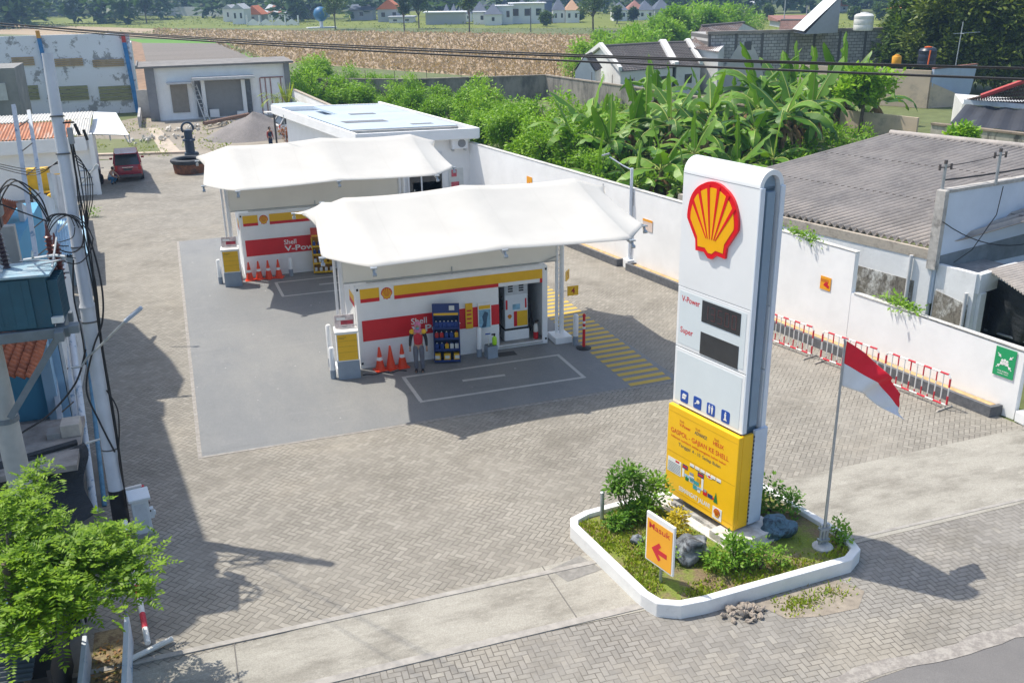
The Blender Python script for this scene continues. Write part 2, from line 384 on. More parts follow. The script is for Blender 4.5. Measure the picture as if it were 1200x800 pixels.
# fields and ground behind the station
flat('grass_strip', gp((-200,36),(240,33),(700,33),(1000,40),(1400,52),(1400,18),(700,14),(-200,14)), -.012, GRASSF)
flat('dry_field', gp((300,82),(345,74),(690,99),(745,70),(705,42),(480,38),(300,36),(180,34),(60,30),(-100,31),(-100,38),(240,46),(300,70)), -.008, DRYF)
flat('brown_plot', gp((146,48),(184,50),(196,128),(150,130)), -.006, mat('brown_crop', (.25,.155,.09), .9, .3, .6))
flat('ploughed_plot', gp((166,50),(262,51),(325,80),(175,90)), -.004, SOIL)
flat('green_plot', gp((146,46),(240,47),(262,51),(166,50.5)), -.002, LUSH)
flat('green_path', gp((250,47),(268,51),(330,78),(312,78),(262,51.5)), -.0015, LUSH)
flat('dirt_yard', gp((60,187),(330,186),(430,150),(345,130),(190,132),(100,150)), -.001, DIRT)
flat('mossy_patch', gp((112,163),(190,163),(204,178),(110,181)), .003, MOSS)
b = MB(); p = gp((60,185),(222,180)); b.prism([p[0],p[1],(p[1][0],p[1][1]+.5),(p[0][0],p[0][1]+.5)], 0, .14)
struct('yard_kerb', b, mat('pale_kerb', (.52,.42,.33), .85, .2, 2))
flat('concrete_path', gp((172,150),(186,150),(214,180),(190,181)), .005, mat('sandy_path', (.46,.39,.31), .9, .2, 2))
# hills of far woodland beyond the fields: one rolling terrain
b = MB()
def hill(u, v):
    a = radians(-28+110*u); r = 480+700*v
    h = (4+40*v*v)*(.75+.5*noise.noise(Vector((u*6, v*2, 1)))) if v > .02 else -.5
    return (CAM[0]+r*sin(a), CAM[1]+r*cos(a), h)
b.grid(hill, 60, 12); struct('hills', b, mat('hill_wood', (.035,.06,.03), .95, .4, .05))
# ================================================================ FUEL KIOSKS AND CANOPIES
WHITE = mat('white_panel', (.83,.84,.84), .42, .04, 1.5, dirt=(.50,.48,.44), dscale=1.1, dlo=.58, dhi=.85, damt=.35, stretch=(1,1,.4))
WALLW = mat('white_wall_paint', (.88,.88,.87), .75, .05, .9, dirt=(.52,.50,.45), dscale=.55, dlo=.60, dhi=.85, damt=.55, bump=.15, stretch=(1,1,.35))
YEL = mat('signal_yellow', (.82,.47,.012), .45, .05, 2); RED = mat('signal_red', (.62,.013,.02), .45, .06, 2)
REDT = mat('lettering_red', (.60,.012,.025), .5, 0); WHT = mat('lettering_white', (.82,.82,.80), .5, 0)
GREYP = mat('grey_paint', (.27,.32,.38), .55, .08, 3); DARK = mat('dark_void', (.02,.021,.023), .6); BLACK = mat('black_rubber', (.02,.02,.022), .6, .3, 5)
STEEL = mat('painted_steel', (.76,.77,.78), .4, .06, 3); GALV = mat('galvanised', (.42,.45,.47), .42, .15, 4, metal=.6)
CREAM = mat('cream_panel', (.80,.77,.69), .6, .04, .8); ORANGE = mat('orange_sign', (.85,.36,.012), .5, .03)
CONE = mat('cone_orange', (.80,.06,.012), .45, .08, 4); BLUEP = mat('sign_blue', (.012,.075,.38), .45, .06); TEAL = mat('poster_blue', (.22,.42,.55), .5, .3, 6)
GLASS = mat('window_glass', (.03,.04,.05), .08, .3, 1, spec=.8); BLUET = mat('bottle_blue', (.02,.06,.25), .3); WHB = mat('bottle_white', (.7,.7,.66), .35)
YB = mat('bottle_yellow', (.75,.42,.02), .35); RB = mat('bottle_red', (.55,.03,.03), .35)

def emblem(mb, cx, cz, r, y, mats=(0,1), rim=True, depth=.05, rays=6):
    """scallop emblem in the x-z plane facing -y"""
    mr, my = mats
    def out(k):
        p = []
        for i in range(36):
            a = radians(-8+196*i/35); c_ = k*(1+.018*abs(sin(3.5*(a-pi/2)+pi/2))-.012); p.append((c_*cos(a)*.97, c_*sin(a)+.10*k))
        e = .17*(1-k)
        p += [(-.60*k-e*.2,-.58*k),(-.57*k,-.88*k),(-.24*k,-.86*k),(-.08*k,-1.0*k),(.08*k,-1.0*k),(.24*k,-.86*k),(.57*k,-.88*k),(.60*k+e*.2,-.58*k)]
        return [(cx+a*r, cz+b*r) for a, b in p]
    mb.m = mr; mb.plate(out(1.0), y-depth, y)
    mb.m = my; mb.plate(out(.85), y-depth-.006, y-depth+.001)
    mb.m = mr
    for i in range(rays):
        a = radians(90+(i-(rays-1)/2)*24.5); o = Vector((cos(a)*.20, -.46)); t = Vector((cos(a)*.92, sin(a)*.93+.10)); d = (t-o).normalized(); q = Vector((-d.y, d.x))
        p = [o-q*.012, t-q*.055, t+q*.055, o+q*.012]
        mb.plate([(cx+v.x*r, cz+v.y*r) for v in p], y-depth-.012, y-depth-.004)

def kiosk(ox, oy, label):
    t = thing('fuel_kiosk', label, 'kiosk', (ox,oy,0), 0, 'container kiosks under the canopies')
    L, W, H = 6.06, 2.44, 2.59
    b = MB(); th = .06
    b.box(0,4.43,0,th,.12,H); b.box(5.88,L,0,th,.12,H); b.box(4.43,5.88,0,th,2.07,H)
    b.box(0,L,W-th,W,.12,H); b.box(0,th,th,W-th,.12,H); b.box(L-th,L,th,W-th,.12,H)
    b.box(th,L-th,th,W-th,H-th,H-.004); b.box(0,L,0,W,.0,.12)
    b.box(3.98,4.04,th,W-th,.12,H-th)                                    # partition behind the shelf wall
    b.build('container_wall', WHITE, t, bevel=.012)
    b = MB(); b.box(4.05,5.99,.07,2.36,.121,.135); b.build('floor', mat('kiosk_floor', (.30,.30,.29), .8, .2, 4), t)
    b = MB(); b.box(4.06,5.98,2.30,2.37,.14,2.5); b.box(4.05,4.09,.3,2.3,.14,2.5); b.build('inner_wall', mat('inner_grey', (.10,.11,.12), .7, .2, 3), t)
    b = MB(); b.box(.13,.70,-.012,-.001,2.20,2.50); b.box(1.15,5.88,-.012,-.001,2.20,2.50); b.build('yellow_band', YEL, t)
    b = MB(); b.box(.13,.70,-.012,-.001,2.085,2.197); b.box(1.15,4.43,-.012,-.001,2.085,2.197); b.box(5.80,5.88,-.012,-.001,2.06,2.197); b.build('red_stripe', RED, t)
    b = MB(); b.m = 2; b.box(.71,1.14,-.018,-.001,2.05,2.53); emblem(b, .925, 2.29, .175, -.019, depth=.004); b.build('emblem_panel', [RED, YEL, WHITE], t)
    b = MB(); b.box(.13,4.43,-.014,-.001,.87,1.52); b.build('red_panel', RED, t)
    b = MB(); b.text('Shell', 1.62, 1.22, .19, -.017, bold=.012); b.text('V-Power', 1.62, .95, .21, -.017, bold=.022, w=1.55); b.build('lettering', WHT, t)
    b = MB()
    for x in (.06, L-.06):
        for z in (.17, H-.10): b.box(x-.03,x+.03,-.006,.0,z-.035,z+.035)
    b.build('corner_casting', DARK, t)
    # end wall panel with emblem colours
    b = MB(); b.m = 0; b.box(-.014,-.002,.25,1.0,.9,2.35); b.m = 1; b.box(-.020,-.014,.25,1.0,2.05,2.25); b.m = 2; b.box(-.020,-.014,.25,1.0,1.9,2.05); b.build('side_panel', [WHT, YEL, RED], t)
    # posters
    b = MB(); b.m = 0; b.box(3.33,3.56,-.05,-.03,.86,1.68); b.m = 1
    for z in (1.02,1.16,1.30,1.42): b.box(3.37,3.52,-.054,-.051,z,z+.05)
    b.build('price_strip', [YEL, REDT], t)
    b = MB(); b.m = 0; b.box(3.73,4.16,-.05,-.03,.80,1.65); b.m = 1; b.box(3.76,4.13,-.054,-.051,.83,1.42); b.m = 2; b.box(3.76,4.13,-.054,-.051,1.44,1.56)
    b.m = 3; b.plate([(3.84,.85),(3.98,.85),(4.02,1.1),(4.06,1.3),(3.95,1.36),(3.86,1.2),(3.9,1.0)], -.058, -.055); b.build('poster', [WHT, TEAL, YEL, mat('poster_ink', (.05,.10,.16), .6)], t)
    b = MB(); b.box(.4,5.9,.3,2.2,H,H+.02); b.box(4.43,5.88,-.05,.0,.05,.11); b.build('roof_sheet', mat('roof_grey', (.5,.5,.48), .6, .1), t)
    return t

def canopy(ox, oy, label, back):
    yc = .2
    t = thing('fabric_canopy', label, 'canopy', (ox+3.1,oy+yc,0), 0, 'tensile fabric canopies')
    def loc(p): return (p[0]-3.1, p[1]-yc, p[2])
    edge = [(-1.28,.2,4.88),(-1.22,-2.55,4.28),(-.15,-3.9,4.25),(3.42,-3.62,4.28),(7.0,-3.9,4.25),(8.0,-2.65,4.28),(8.05,.2,4.88)]
    ridge = [(-1.28,.2,4.88),(-.95,.2,4.95),(-.1,.2,5.2),(3.42,.2,5.28),(7.0,.2,5.2),(7.75,.2,4.95),(8.05,.2,4.88)]
    sag = [.28,.06,.15,.15,.06,.28]
    def surf(side):
        b = MB(); NU, NV = 60, 14
        def fn(u, v):
            q = min(u*6, 5.9999); k = int(q); s = q-k
            a, c = Vector(edge[k]), Vector(edge[k+1]); e = a.lerp(c, s)
            n_ = Vector((-(c-a).y, (c-a).x, 0)).normalized()
            e += n_*sag[k]*4*s*(1-s)*(1 if k not in () else 1)
            e.z += -.05*4*s*(1-s)
            r = Vector(ridge[k]).lerp(Vector(ridge[k+1]), s)
            if k in (2,3): r.z -= .07*4*s*(1-s)
            p = r.lerp(e, v); p.z -= .07*sin(pi*v)
            if k in (2,3): p.z -= .07*sin(pi*v)*4*s*(1-s)
            if side < 0: p.y = 2*yc-p.y
            return loc(p)
        b.grid(fn, NU, NV); return b
    b = surf(1); c = surf(-1); b.v += c.v; o = len(c.v); b.f += [[i+o for i in f][::-1] for f in c.f]; b.mi += c.mi
    ob = b.build('membrane', MEMB, t, smooth=50)
    sm = ob.modifiers.new('thick', 'SOLIDIFY'); sm.thickness = .012
    b = MB()
    for x in (-.1,3.42,7.0):
        for s in (1,-1):
            yy = 3.9 if x != 3.42 else 3.62
            b.tube([loc((x,.2,5.02)), loc((x,.2-s*1.9,4.50)), loc((x,.2-s*(yy+.18),4.16))], .045, 8)
    b.build('rafter', STEEL, t, smooth=40)
    b = MB(); b.tube([loc((-1.2,.2,4.80)), loc((-.1,.2,4.98)), loc((7.0,.2,4.98)), loc((7.95,.2,4.80))], .05, 8); b.build('ridge_beam', STEEL, t, smooth=40)
    for p in edge[1:6]:
        for s in (1,-1):
            b = MB(); y = p[1] if s > 0 else 2*yc-p[1]; d = -1 if s > 0 else 1
            b.cbox(loc((p[0],y+.02*d,p[2]-.01)), (.16,.14,.035)); b.tube([loc((p[0],y,p[2]-.03)), loc((p[0]*1.0,y+d*.10,p[2]-.17))], .035, 8); b.tube([loc((p[0]-.05,y+d*.1,p[2]-.17)), loc((p[0]+.05,y+d*.1,p[2]-.17))], .05, 8)
            b.build('corner_clamp', GALV, t)
    for x, kind in ((-.36,0),(6.62,1)):
        b = MB()
        b.cyl(*loc((x,yc,0))[:2], .0, 4.95, .075, 12)
        if kind:
            b.cyl(*loc((x-.17,yc,0))[:2], .0, 4.8, .055, 10)
            for k in range(16): b.tube([loc((x, yc, .3+k*.29)), loc((x-.17, yc, .3+k*.29+.145))], .012, 5); b.tube([loc((x-.17, yc, .3+k*.29+.145)), loc((x, yc, .3+k*.29+.29))], .012, 5)
        else:
            b.cyl(*loc((x-.17,yc,0))[:2], .0, 4.8, .04, 10)
        o = b.build('column', STEEL, t, smooth=40)
        b = MB(); X = loc((x-.08,yc,0)); b.box(X[0]-.30,X[0]+.28,-.45,.25,0,.22); b.build('plinth', WHITE, o, bevel=.02)
    b = MB(); b.box(loc((-.3,0,0))[0],loc((6.50,0,0))[0],-.02,.02,2.68,4.72)
    for x in (1.55, 3.2, 4.9): b.box(loc((x,0,0))[0]-.012, loc((x,0,0))[0]+.012, -.028,.028,2.7,4.7)
    b.build('wind_panel', CREAM, t)
    b = MB(); b.tube([loc((-.3,.17,2.68)), loc((6.5,.17,2.66))], .022, 6); b.tube([loc((3.0,.15,2.62)), loc((3.0,.15,2.85))], .02, 6); b.tube([loc((6.0,.1,2.70)), loc((6.6,.2,2.85))], .02, 6); b.build('panel_rail', GALV, t)
    b = MB(); b.tube([loc((2.1,.2,5.2)),loc((2.1,.2,6.25))] if back else [loc((2.0,.25,5.2)),loc((2.0,.25,5.25))], .012, 6); b.build('lightning_rod', GALV, t)
    return t
n = Nt('white_membrane')
nz = n.noise(.8, 5, .6)
sxx = node(n.t, 'ShaderNodeSeparateXYZ'); n.t.links.new(n.tc(), sxx.inputs[0])
seam = n.math('LESS_THAN', n.math('ABSOLUTE', n.math('SUBTRACT', n.math('FRACT', n.math('MULTIPLY', sxx.outputs[0], .62)), .5)), .012)
cm = n.scale_col((.70,.69,.655), n.ramp(nz, .3, .7, .94, 1.04))
cm = n.mix(n.math('MULTIPLY', seam, .16), cm, (.5,.48,.44)); cm = n.mix(n.ramp(n.noise(1.1, 7, .75, n.map(n.tc(), (2.2,.35,1))), .58, .8, 0, .22), cm, (.52,.49,.43))
n.bsdf(cm, .55, spec=.3)
tr = n.t.nodes.new('ShaderNodeBsdfTranslucent'); tr.inputs[0].default_value = (.95,.93,.87,1)
mx = n.t.nodes.new('ShaderNodeMixShader'); mx.inputs[0].default_value = .30
n.t.links.new(n.b.outputs[0], mx.inputs[1]); n.t.links.new(tr.outputs[0], mx.inputs[2]); n.t.links.new(mx.outputs[0], n.o.inputs[0])
MEMB = n.m
K2 = (-2.435, 11.26)
kiosk(0, 0, 'white container kiosk with open pump doorway under the nearer canopy')
kiosk(*K2, 'white container kiosk under the farther canopy, half hidden behind the nearer one')
canopy(0, 0, 'nearer white tensile fabric canopy over the front kiosk', False)
canopy(*K2, 'farther white tensile fabric canopy over the rear kiosk', True)

# ---- things standing round the kiosks
def pump(ox, oy, label):
    t = thing('fuel_pump', label, 'fuel pump', (ox+5.13,oy+.62,.135), 0, 'fuel pumps inside the kiosks')
    b = MB(); b.box(-.42,.42,-.30,.30,0,.34); b.build('plinth', WHITE, t, bevel=.015)
    b = MB(); b.box(-.39,.39,-.28,.28,.40,1.98); b.build('body', mat('pump_white', (.72,.76,.79), .35, .04), t, bevel=.02)
    b = MB(); b.box(-.40,.40,-.29,.29,.34,.40); b.build('base_trim', BLACK, t)
    b = MB(); b.box(-.36,.36,-.292,-.282,1.52,1.93); b.build('display_panel', mat('pump_grey', (.55,.58,.60), .4), t)
    b = MB()
    for x in (-.20,.16):
        for k in range(3): b.box(x-.08,x+.08,-.297,-.293,1.62+k*.08,1.67+k*.08)
    b.box(-.03,.03,-.297,-.293,1.85,1.90); b.build('readout', DARK, t)
    b = MB(); b.box(-.36,-.30,-.292,-.282,1.05,1.36); b.box(.29,.34,-.292,-.282,1.05,1.36); b.build('red_label', RED, t)
    b = MB(); b.box(-.13,.12,-.292,-.282,1.02,1.20); b.build('blue_label', TEAL, t)
    b = MB(); b.box(.02,.37,-.292,-.282,.46,.96); b.build('yellow_panel', YEL, t)
    b = MB(); b.box(-.09,.015,-.292,-.282,.46,.96); b.build('red_panel', RED, t)
    b = MB(); emblem(b, -.23, .80, .07, -.282, depth=.004); b.build('emblem', [RED, YEL], t)
    for s in (-1,1):
        b = MB(); b.tube([(s*.40,-.05,1.45),(s*.50,-.12,1.3),(s*.55,-.15,.8),(s*.62,-.15,.35),(s*.52,-.12,.2),(s*.45,-.1,.7),(s*.43,-.08,1.0)], .018, 7); b.cbox((s*.43,-.08,1.15),(.07,.09,.28)); b.build('hose', BLACK, t, smooth=40)
    return t
pump(0, 0, 'white fuel pump inside the doorway of the front kiosk'); pump(*K2, 'white fuel pump inside the rear kiosk behind the canopy')
t = thing('fire_extinguisher', 'red and white fire extinguisher on the floor beside the fuel pump', 'extinguisher', (5.74,.22,.135))
b = MB(); b.lathe([(.075,0),(.08,.02),(.08,.24)], n=14); b.build('cylinder', RED, t, smooth=40)
b = MB(); b.lathe([(.0805,.24),(.08,.44),(.05,.50),(.025,.52)], n=14); b.build('label', WHB, t, smooth=40)
b = MB(); b.cyl(0,0,.52,.58,.02,8); b.cbox((.03,0,.59),(.12,.03,.03)); b.tube([(0,0,.55),(-.09,0,.5),(-.1,0,.2)], .012, 6); b.build('valve', BLACK, t)

CONEG = 'traffic cones against the kiosk walls'
t0 = thing('traffic_cone', 'orange traffic cone with white collar nearest the service cabinet of the front kiosk', 'cone', (.53,-.30,0), .2, CONEG)
b = MB(); b.box(-.18,.18,-.18,.18,0,.04); b.build('base', CONE, t0, bevel=.012)
b = MB(); b.lathe([(.145,.04),(.115,.20),(.083,.38),(.050,.58),(.028,.74),(.012,.75)], n=18); b.build('cone_body', CONE, t0, smooth=40)
b = MB(); b.lathe([(.0925,.34),(.0755,.44)], n=18); col = b.build('reflective_collar', WHT, t0, smooth=60)
c2 = dup(t0, (.86,-.30,0), .5, 'plain orange traffic cone without collar, middle of three by the front kiosk')
for ch in list(c2.children):
    if ch.name.startswith('reflective'): bpy.data.objects.remove(ch)
dup(t0, (1.22,-.30,0), .1, 'orange traffic cone with white collar right beside the station attendant')
for k, (x, y, l) in enumerate(((.13,-.38,'first'),(.50,-.35,'second'),(.87,-.38,'third'),(1.26,-.42,'fourth'))):
    dup(t0, (K2[0]+x, K2[1]+y, 0), k*.4, l+' orange traffic cone from the left along the rear kiosk wall')

def cabinet(ox, oy, label):
    t = thing('service_cabinet', label, 'cabinet', (ox-.42,oy-.38,0), radians(-6), 'yellow service cabinets beside the kiosks')
    b = MB(); b.box(-.32,.32,-.27,.27,0,.56); b.build('grey_base', GREYP, t, bevel=.01)
    b = MB(); b.box(-.31,.31,-.262,.262,.562,1.44); b.build('cabinet_body', WHITE, t, bevel=.01)
    b = MB(); b.box(-.285,.285,-.272,-.264,.60,1.40); b.build('yellow_front', YEL, t)
    b = MB()
    for z in (.85,1.03,1.20): b.box(-.28,.28,-.2755,-.272,z,z+.006)
    b.box(-.25,-.08,-.2755,-.272,1.27,1.285); b.box(-.25,-.02,-.2755,-.272,1.31,1.325); b.build('drawer_line', mat('ochre_line', (.35,.19,.02), .6), t)
    b = MB(); b.box(-.35,.34,-.29,.29,1.442,1.49); b.build('top', WHT, t, bevel=.01)
    b = MB(); b.m = 0; b.cbox((-.02,.08,1.69), (.56,.03,.38), rx=-.15); b.m = 1; b.cbox((.05,.058,1.66), (.36,.006,.12), rx=-.15); b.m = 2; b.cbox((-.12,.055,1.78), (.25,.006,.07), rx=-.15)
    b.build('poster_board', [mat('poster_pale', (.62,.52,.50), .5, .3, 8), mat('poster_car_red', (.35,.03,.05), .4, .4, 9), WHT], t)
    return t
cabinet(0, 0, 'yellow and grey service cabinet at the left end of the front kiosk')
cabinet(K2[0]-.08, K2[1]-.35, 'yellow and grey service cabinet at the left end of the rear kiosk')
def bollard(x, y, h, label, grey=.28):
    t = thing('bollard', label, 'bollard', (x,y,0), 0, 'white bollards round the kiosks')
    b = MB(); b.cyl(0,0,0,grey,.086,16); b.build('grey_base', GREYP, t, smooth=40)
    b = MB(); b.lathe([(.084,grey),(.084,h-.04),(.06,h),(.02,h+.01)], n=16); b.build('post', WHITE, t, smooth=40)
    return t
bollard(-.90,-.42,.98,'white bollard with grey foot left of the front service cabinet')
bollard(-.80,.55,1.35,'taller white bollard behind the front service cabinet')
bollard(3.66,-.30,.95,'white bollard between the poster and the water bucket',.26)
bollard(6.84,-.46,1.02,'white bollard standing beside the red and white flexible post',.3)
bollard(K2[0]-.98,K2[1]-.40,.98,'white bollard left of the rear service cabinet')
bollard(K2[0]+1.75,K2[1]-.33,.75,'short white bollard between the rear cones and the yellow rack')

def rack(x, y, rz, body, head, back, label):
    t = thing('display_rack', label, 'rack', (x,y,0), rz, 'oil display racks in front of the kiosks')
    b = MB(); b.box(-.40,-.37,-.18,.18,.05,1.52); b.box(.37,.40,-.18,.18,.05,1.52); b.build('side_frame', body, t)
    b = MB(); b.box(-.37,.37,.15,.18,.05,1.5); b.build('back_panel', back, t)
    for z in (.06,.42,.78,1.12):
        b = MB(); b.box(-.37,.37,-.18,.15,z,z+.025); b.box(-.37,.37,-.19,-.175,z,z+.07); b.build('shelf', body, t)
    b = MB(); b.m = 0; b.cbox((0,.0,1.68), (.82,.05,.38), rx=-.12); b.m = 1; b.cbox((0,-.035,1.55),(.74,.012,.07), rx=-.12); b.m = 2; b.cbox((.18,-.03,1.74),(.16,.012,.14), rx=-.12); b.build('header_board', [head, YEL, WHB], t)
    return t
NAVY = mat('rack_navy', (.015,.04,.16), .45, .1)
RZ = atan2(-.22, .74)
rk = rack(2.62, -.36, RZ, NAVY, NAVY, mat('rack_back', (.02,.05,.14), .5), 'navy display rack of oil bottles beside the attendant at the front kiosk')
rk2 = rack(K2[0]+3.05, K2[1]-.42, RZ*.7, mat('rack_yellow', (.75,.44,.02), .45), mat('rack_red', (.55,.05,.03), .45), mat('rack_back2', (.5,.25,.02), .5), 'yellow display rack with red header in front of the rear kiosk')
def bottle(name, m, cap, w=.055, d=.035, h=.22):
    b = MB(); b.m = 0; b.prism([(-w,-d),(w,-d),(w,d),(-w,d)], 0, h*.72); b.prism([(-w,-d),(w,-d),(w*.5,d*.8),(-w*.5,d*.8)], h*.722, h*.85); b.m = 1; b.cyl(0,0,h*.85,h,.02,8)
    return b.build(name, [m, cap], None, bevel=.006)
def stock(root, rows):
    Mx = Matrix.Translation(root.location) @ Matrix.Rotation(root.rotation_euler.z, 4, 'Z')
    for z, items in rows:
        n_ = len(items)
        for i, (key, lab, grp) in enumerate(items):
            src = PROTO[key]; o = src if not src.get('used') else src.copy()
            if src.get('used'): C.objects.link(o)
            src['used'] = 1
            o.location = Mx @ Vector((-.30+.60*i/(n_-1) if n_ > 1 else 0, -.10, z)); o.rotation_euler.z = root.rotation_euler.z
            tag(o, lab, 'bottle' if 'box' not in key else 'box', grp)
PROTO = {'b': bottle('oil_bottle', BLUET, WHB), 'r': bottle('oil_bottle', RB, WHB), 'w': bottle('oil_bottle', WHB, BLUET), 'y': bottle('oil_bottle', YB, RB)}
b = MB(); b.m = 0; b.box(-.10,.10,-.07,.07,0,.24); b.m = 1; b.box(-.07,.07,-.073,-.0705,.08,.18); PROTO['box'] = b.build('oil_box', [YB, WHB])
def it(key, col, shelf, rk): 
    return (key, f'{col} oil {"box" if key=="box" else "bottle"} on the {shelf} shelf of the {rk} rack', f'{col} bottles on {shelf} shelf of the {rk} rack')
stock(rk, [(1.145,[it('b','blue','top','navy')]*6), (.805,[it('r','red','second','navy')]*2+[it('b','blue','second','navy')]*2+[it('y','yellow','second','navy')]*1),
           (.445,[it('b','blue','third','navy')]*2+[it('y','yellow','third','navy')]*1+[it('w','white','third','navy')]*2), (.085,[it('box','yellow','bottom','navy')]*3)])
stock(rk2, [(1.145,[it('b','blue','top','yellow')]*4), (.805,[it('b','blue','second','yellow')]*4), (.445,[it('w','white','third','yellow')]*2+[it('y','yellow','third','yellow')]*2), (.085,[it('w','white','bottom','yellow')]*4)])

t = thing('water_bucket', 'grey square bucket of cleaning gear beside the kiosk doorway', 'bucket', (3.98,-.50,0), .1)
b = MB(); b.box(-.17,.17,-.15,.15,0,.40); b.build('tub', GREYP, t, bevel=.012)
b = MB(); b.box(-.155,.155,-.135,.135,.401,.41); b.build('water_surface', mat('dark_water', (.06,.08,.10), .15), t)
t = thing('squeegee', 'white window squeegee standing in the grey bucket', 'squeegee', (3.92,-.50,.35)); b = MB(); b.tube([(0,0,0),(-.03,0,.42)], .012, 6); b.build('handle', WHB, t); b = MB(); b.cbox((-.03,0,.43),(.16,.03,.03)); b.build('blade', BLUEP, t)
t = thing('spray_bottle', 'lime green spray bottle standing at the grey bucket', 'bottle', (4.10,-.50,.412)); b = MB(); b.lathe([(.07,0),(.075,.02),(.075,.2),(.03,.27)], n=12); b.build('bottle_body', mat('lime', (.42,.75,.02), .35), t, smooth=40); b = MB(); b.cyl(0,0,.27,.32,.025,8); b.cbox((-.03,0,.33),(.12,.04,.04)); b.build('trigger', BLACK, t)
t = thing('delineator_post', 'red and white flexible post on a black rubber base', 'post', (6.95,-.86,0))
b = MB(); b.lathe([(.24,0),(.24,.03),(.15,.06),(.07,.07)], n=20); b.build('base', BLACK, t, smooth=40)
b = MB()
b.m = 0; b.lathe([(.05,.07),(.045,.66)], n=12); b.m = 1; b.lathe([(.046,.66),(.045,.74)], n=12); b.m = 0; b.lathe([(.045,.74),(.044,.84)], n=12); b.m = 1; b.lathe([(.045,.84),(.044,.92)], n=12); b.m = 0; b.lathe([(.044,.92),(.043,1.08),(.06,1.09),(.06,1.11),(.02,1.16)], n=12)
b.build('post', [RED, WHT], t, smooth=30)
for x, z, y, d, l in ((6.86,2.10,.30,'3','small yellow number 3 sign on the canopy column'),(6.98,1.62,.13,'4','yellow number 4 sign on the canopy column, below number 3')):
    t = thing('number_sign', l, 'sign', (x,y,z), 0 if d == '4' else .9)
    b = MB(); b.box(-.19,.19,-.015,.015,-.16,.16); b.build('board', YEL, t, bevel=.01)
    b = MB(); b.text(d, 0, -.09, .19, -.018, align='CENTER', bold=.02); b.build('digit', mat('digit_red', (.35,.02,.02), .5), t)
    b = MB(); b.tube([(-.2,.03,0),(-.34 if d=='4' else -.2,.05,0)], .012, 6); b.build('bracket', GALV, t)
t = thing('lacing_shadow', 'black chain standing in for the canopy lacing shadow before the front kiosk', 'streak', (0,0,0))  # wavy dark tube added in place of the canopy lacing's cast shadow
b = MB(); b.tube([(-.05+.1*k, -.55+.05*sin(k*1.3)-.02*k*.3, .02) for k in range(14)], .018, 5); o = b.build('links', BLACK, t)
t = thing('wheel_stop', 'white concrete pipe guard at the foot of the canopy column', 'pipe', (6.35,.2,0)); b = MB(); b.tube([(-.25,.3,.12),(-.02,.28,.16),(.1,.1,.16),(.1,-.15,.12)], .05, 8); b.build('pipe', WHITE, t, smooth=40)
# ================================================================ PRICE SIGN
T = thing('price_sign', 'tall white and yellow fuel price sign standing in the planted island', 'sign', (4.995,-11.595,0), atan2(-.974,.226))
SIGNW = mat('sign_white', (.85,.86,.86), .28, .03, .8, dirt=(.60,.60,.58), dscale=1.3, dlo=.6, dhi=.9, damt=.35, stretch=(1,1,.3), coat=.2)
ALU = mat('sign_frame', (.72,.77,.83), .35, .03, 1); SLATE = mat('sign_core', (.24,.33,.42), .45, .08, 1)
b = MB(); b.box(-.80,.62,.12,.50,.30,.62); b.build('foot', mat('grey_steel', (.30,.33,.36), .5, .1, 3), T, bevel=.01)
b = MB(); b.box(-1.0,.80,.11,.49,.62,7.38); b.tube([(-1.0,.30,7.40),(.80,.30,7.40)], .19, 24); b.build('core', SLATE, T, smooth=40)
# front and back skins with the rounded head
def skin(name, z0, z1, x0, x1, par=T, m=SIGNW):
    b = MB(); b.box(x0,x1,0,.105,z0,z1); b.box(x0,x1,.495,.60,z0,z1); return b.build(name, m, par, bevel=.012)
b = MB()
prof = [(0,5.13),(0,7.40)] + [(.30-.30*cos(pi*k/16), 7.40+.30*sin(pi*k/16)) for k in range(1,16)] + [(.60,7.40),(.60,5.13),(.505,5.13),(.505,7.40)] + [(.30+.205*cos(pi*k/16), 7.40+.205*sin(pi*k/16)) for k in range(1,16)] + [(.095,7.40),(.095,5.13)]
N_ = len(prof)
vs = [(-1.08,y,z) for y, z in prof] + [(.90,y,z) for y, z in prof]
h_ = N_//2
fs = [(i,(i+1)%N_,N_+(i+1)%N_,N_+i) for i in range(N_)] + [(i,i+1,N_-2-i,N_-1-i) for i in range(h_-1)] + [(N_+i,N_+N_-1-i,N_+N_-2-i,N_+i+1) for i in range(h_-1)]
b.add(vs, fs); hd = recalc(b.build('head_panel', SIGNW, T, smooth=35))
b = MB(); b.box(.904,.945,-.012,.10,2.6,7.40); b.box(.904,.945,.50,.612,2.6,7.40); b.build('edge_trim', ALU, T, bevel=.01)
b = MB(); b.box(-1.07,.895,-.003,.0,7.385,7.392); b.build('seam', mat('seam_grey', (.22,.24,.26), .6), T)
skin('price_panel', 3.84, 5.115, -1.08, .90); skin('service_panel', 2.58, 3.825, -1.08, .90)
PANEL = mat('sign_pale', (.70,.76,.78), .25, .03, 1)
b = MB(); b.box(-1.01,.82,-.005,-.001,3.92,5.04); b.box(-1.01,.82,-.005,-.001,2.66,3.75); b.build('inner_panel', PANEL, T)
b = MB(); b.box(.52,.90,.2,.4,2.7,7.3); b.build('side_core', SLATE, T)
b = MB(); emblem(b, -.19, 6.58, .70, 0, depth=.055); b.build('emblem', [mat('emblem_red', (.80,.010,.018), .3, .03, coat=.3), mat('emblem_yellow', (.98,.47,.004), .3, .03, coat=.3)], T)
b = MB()
LED = mat('led_screen', (.045,.047,.05), .25, .1)
for z0, z1 in ((4.56,5.00),(3.885,4.345)): 
    b = MB(); b.box(-.36,.68,-.012,-.001,z0,z1); b.build('display', LED, T)
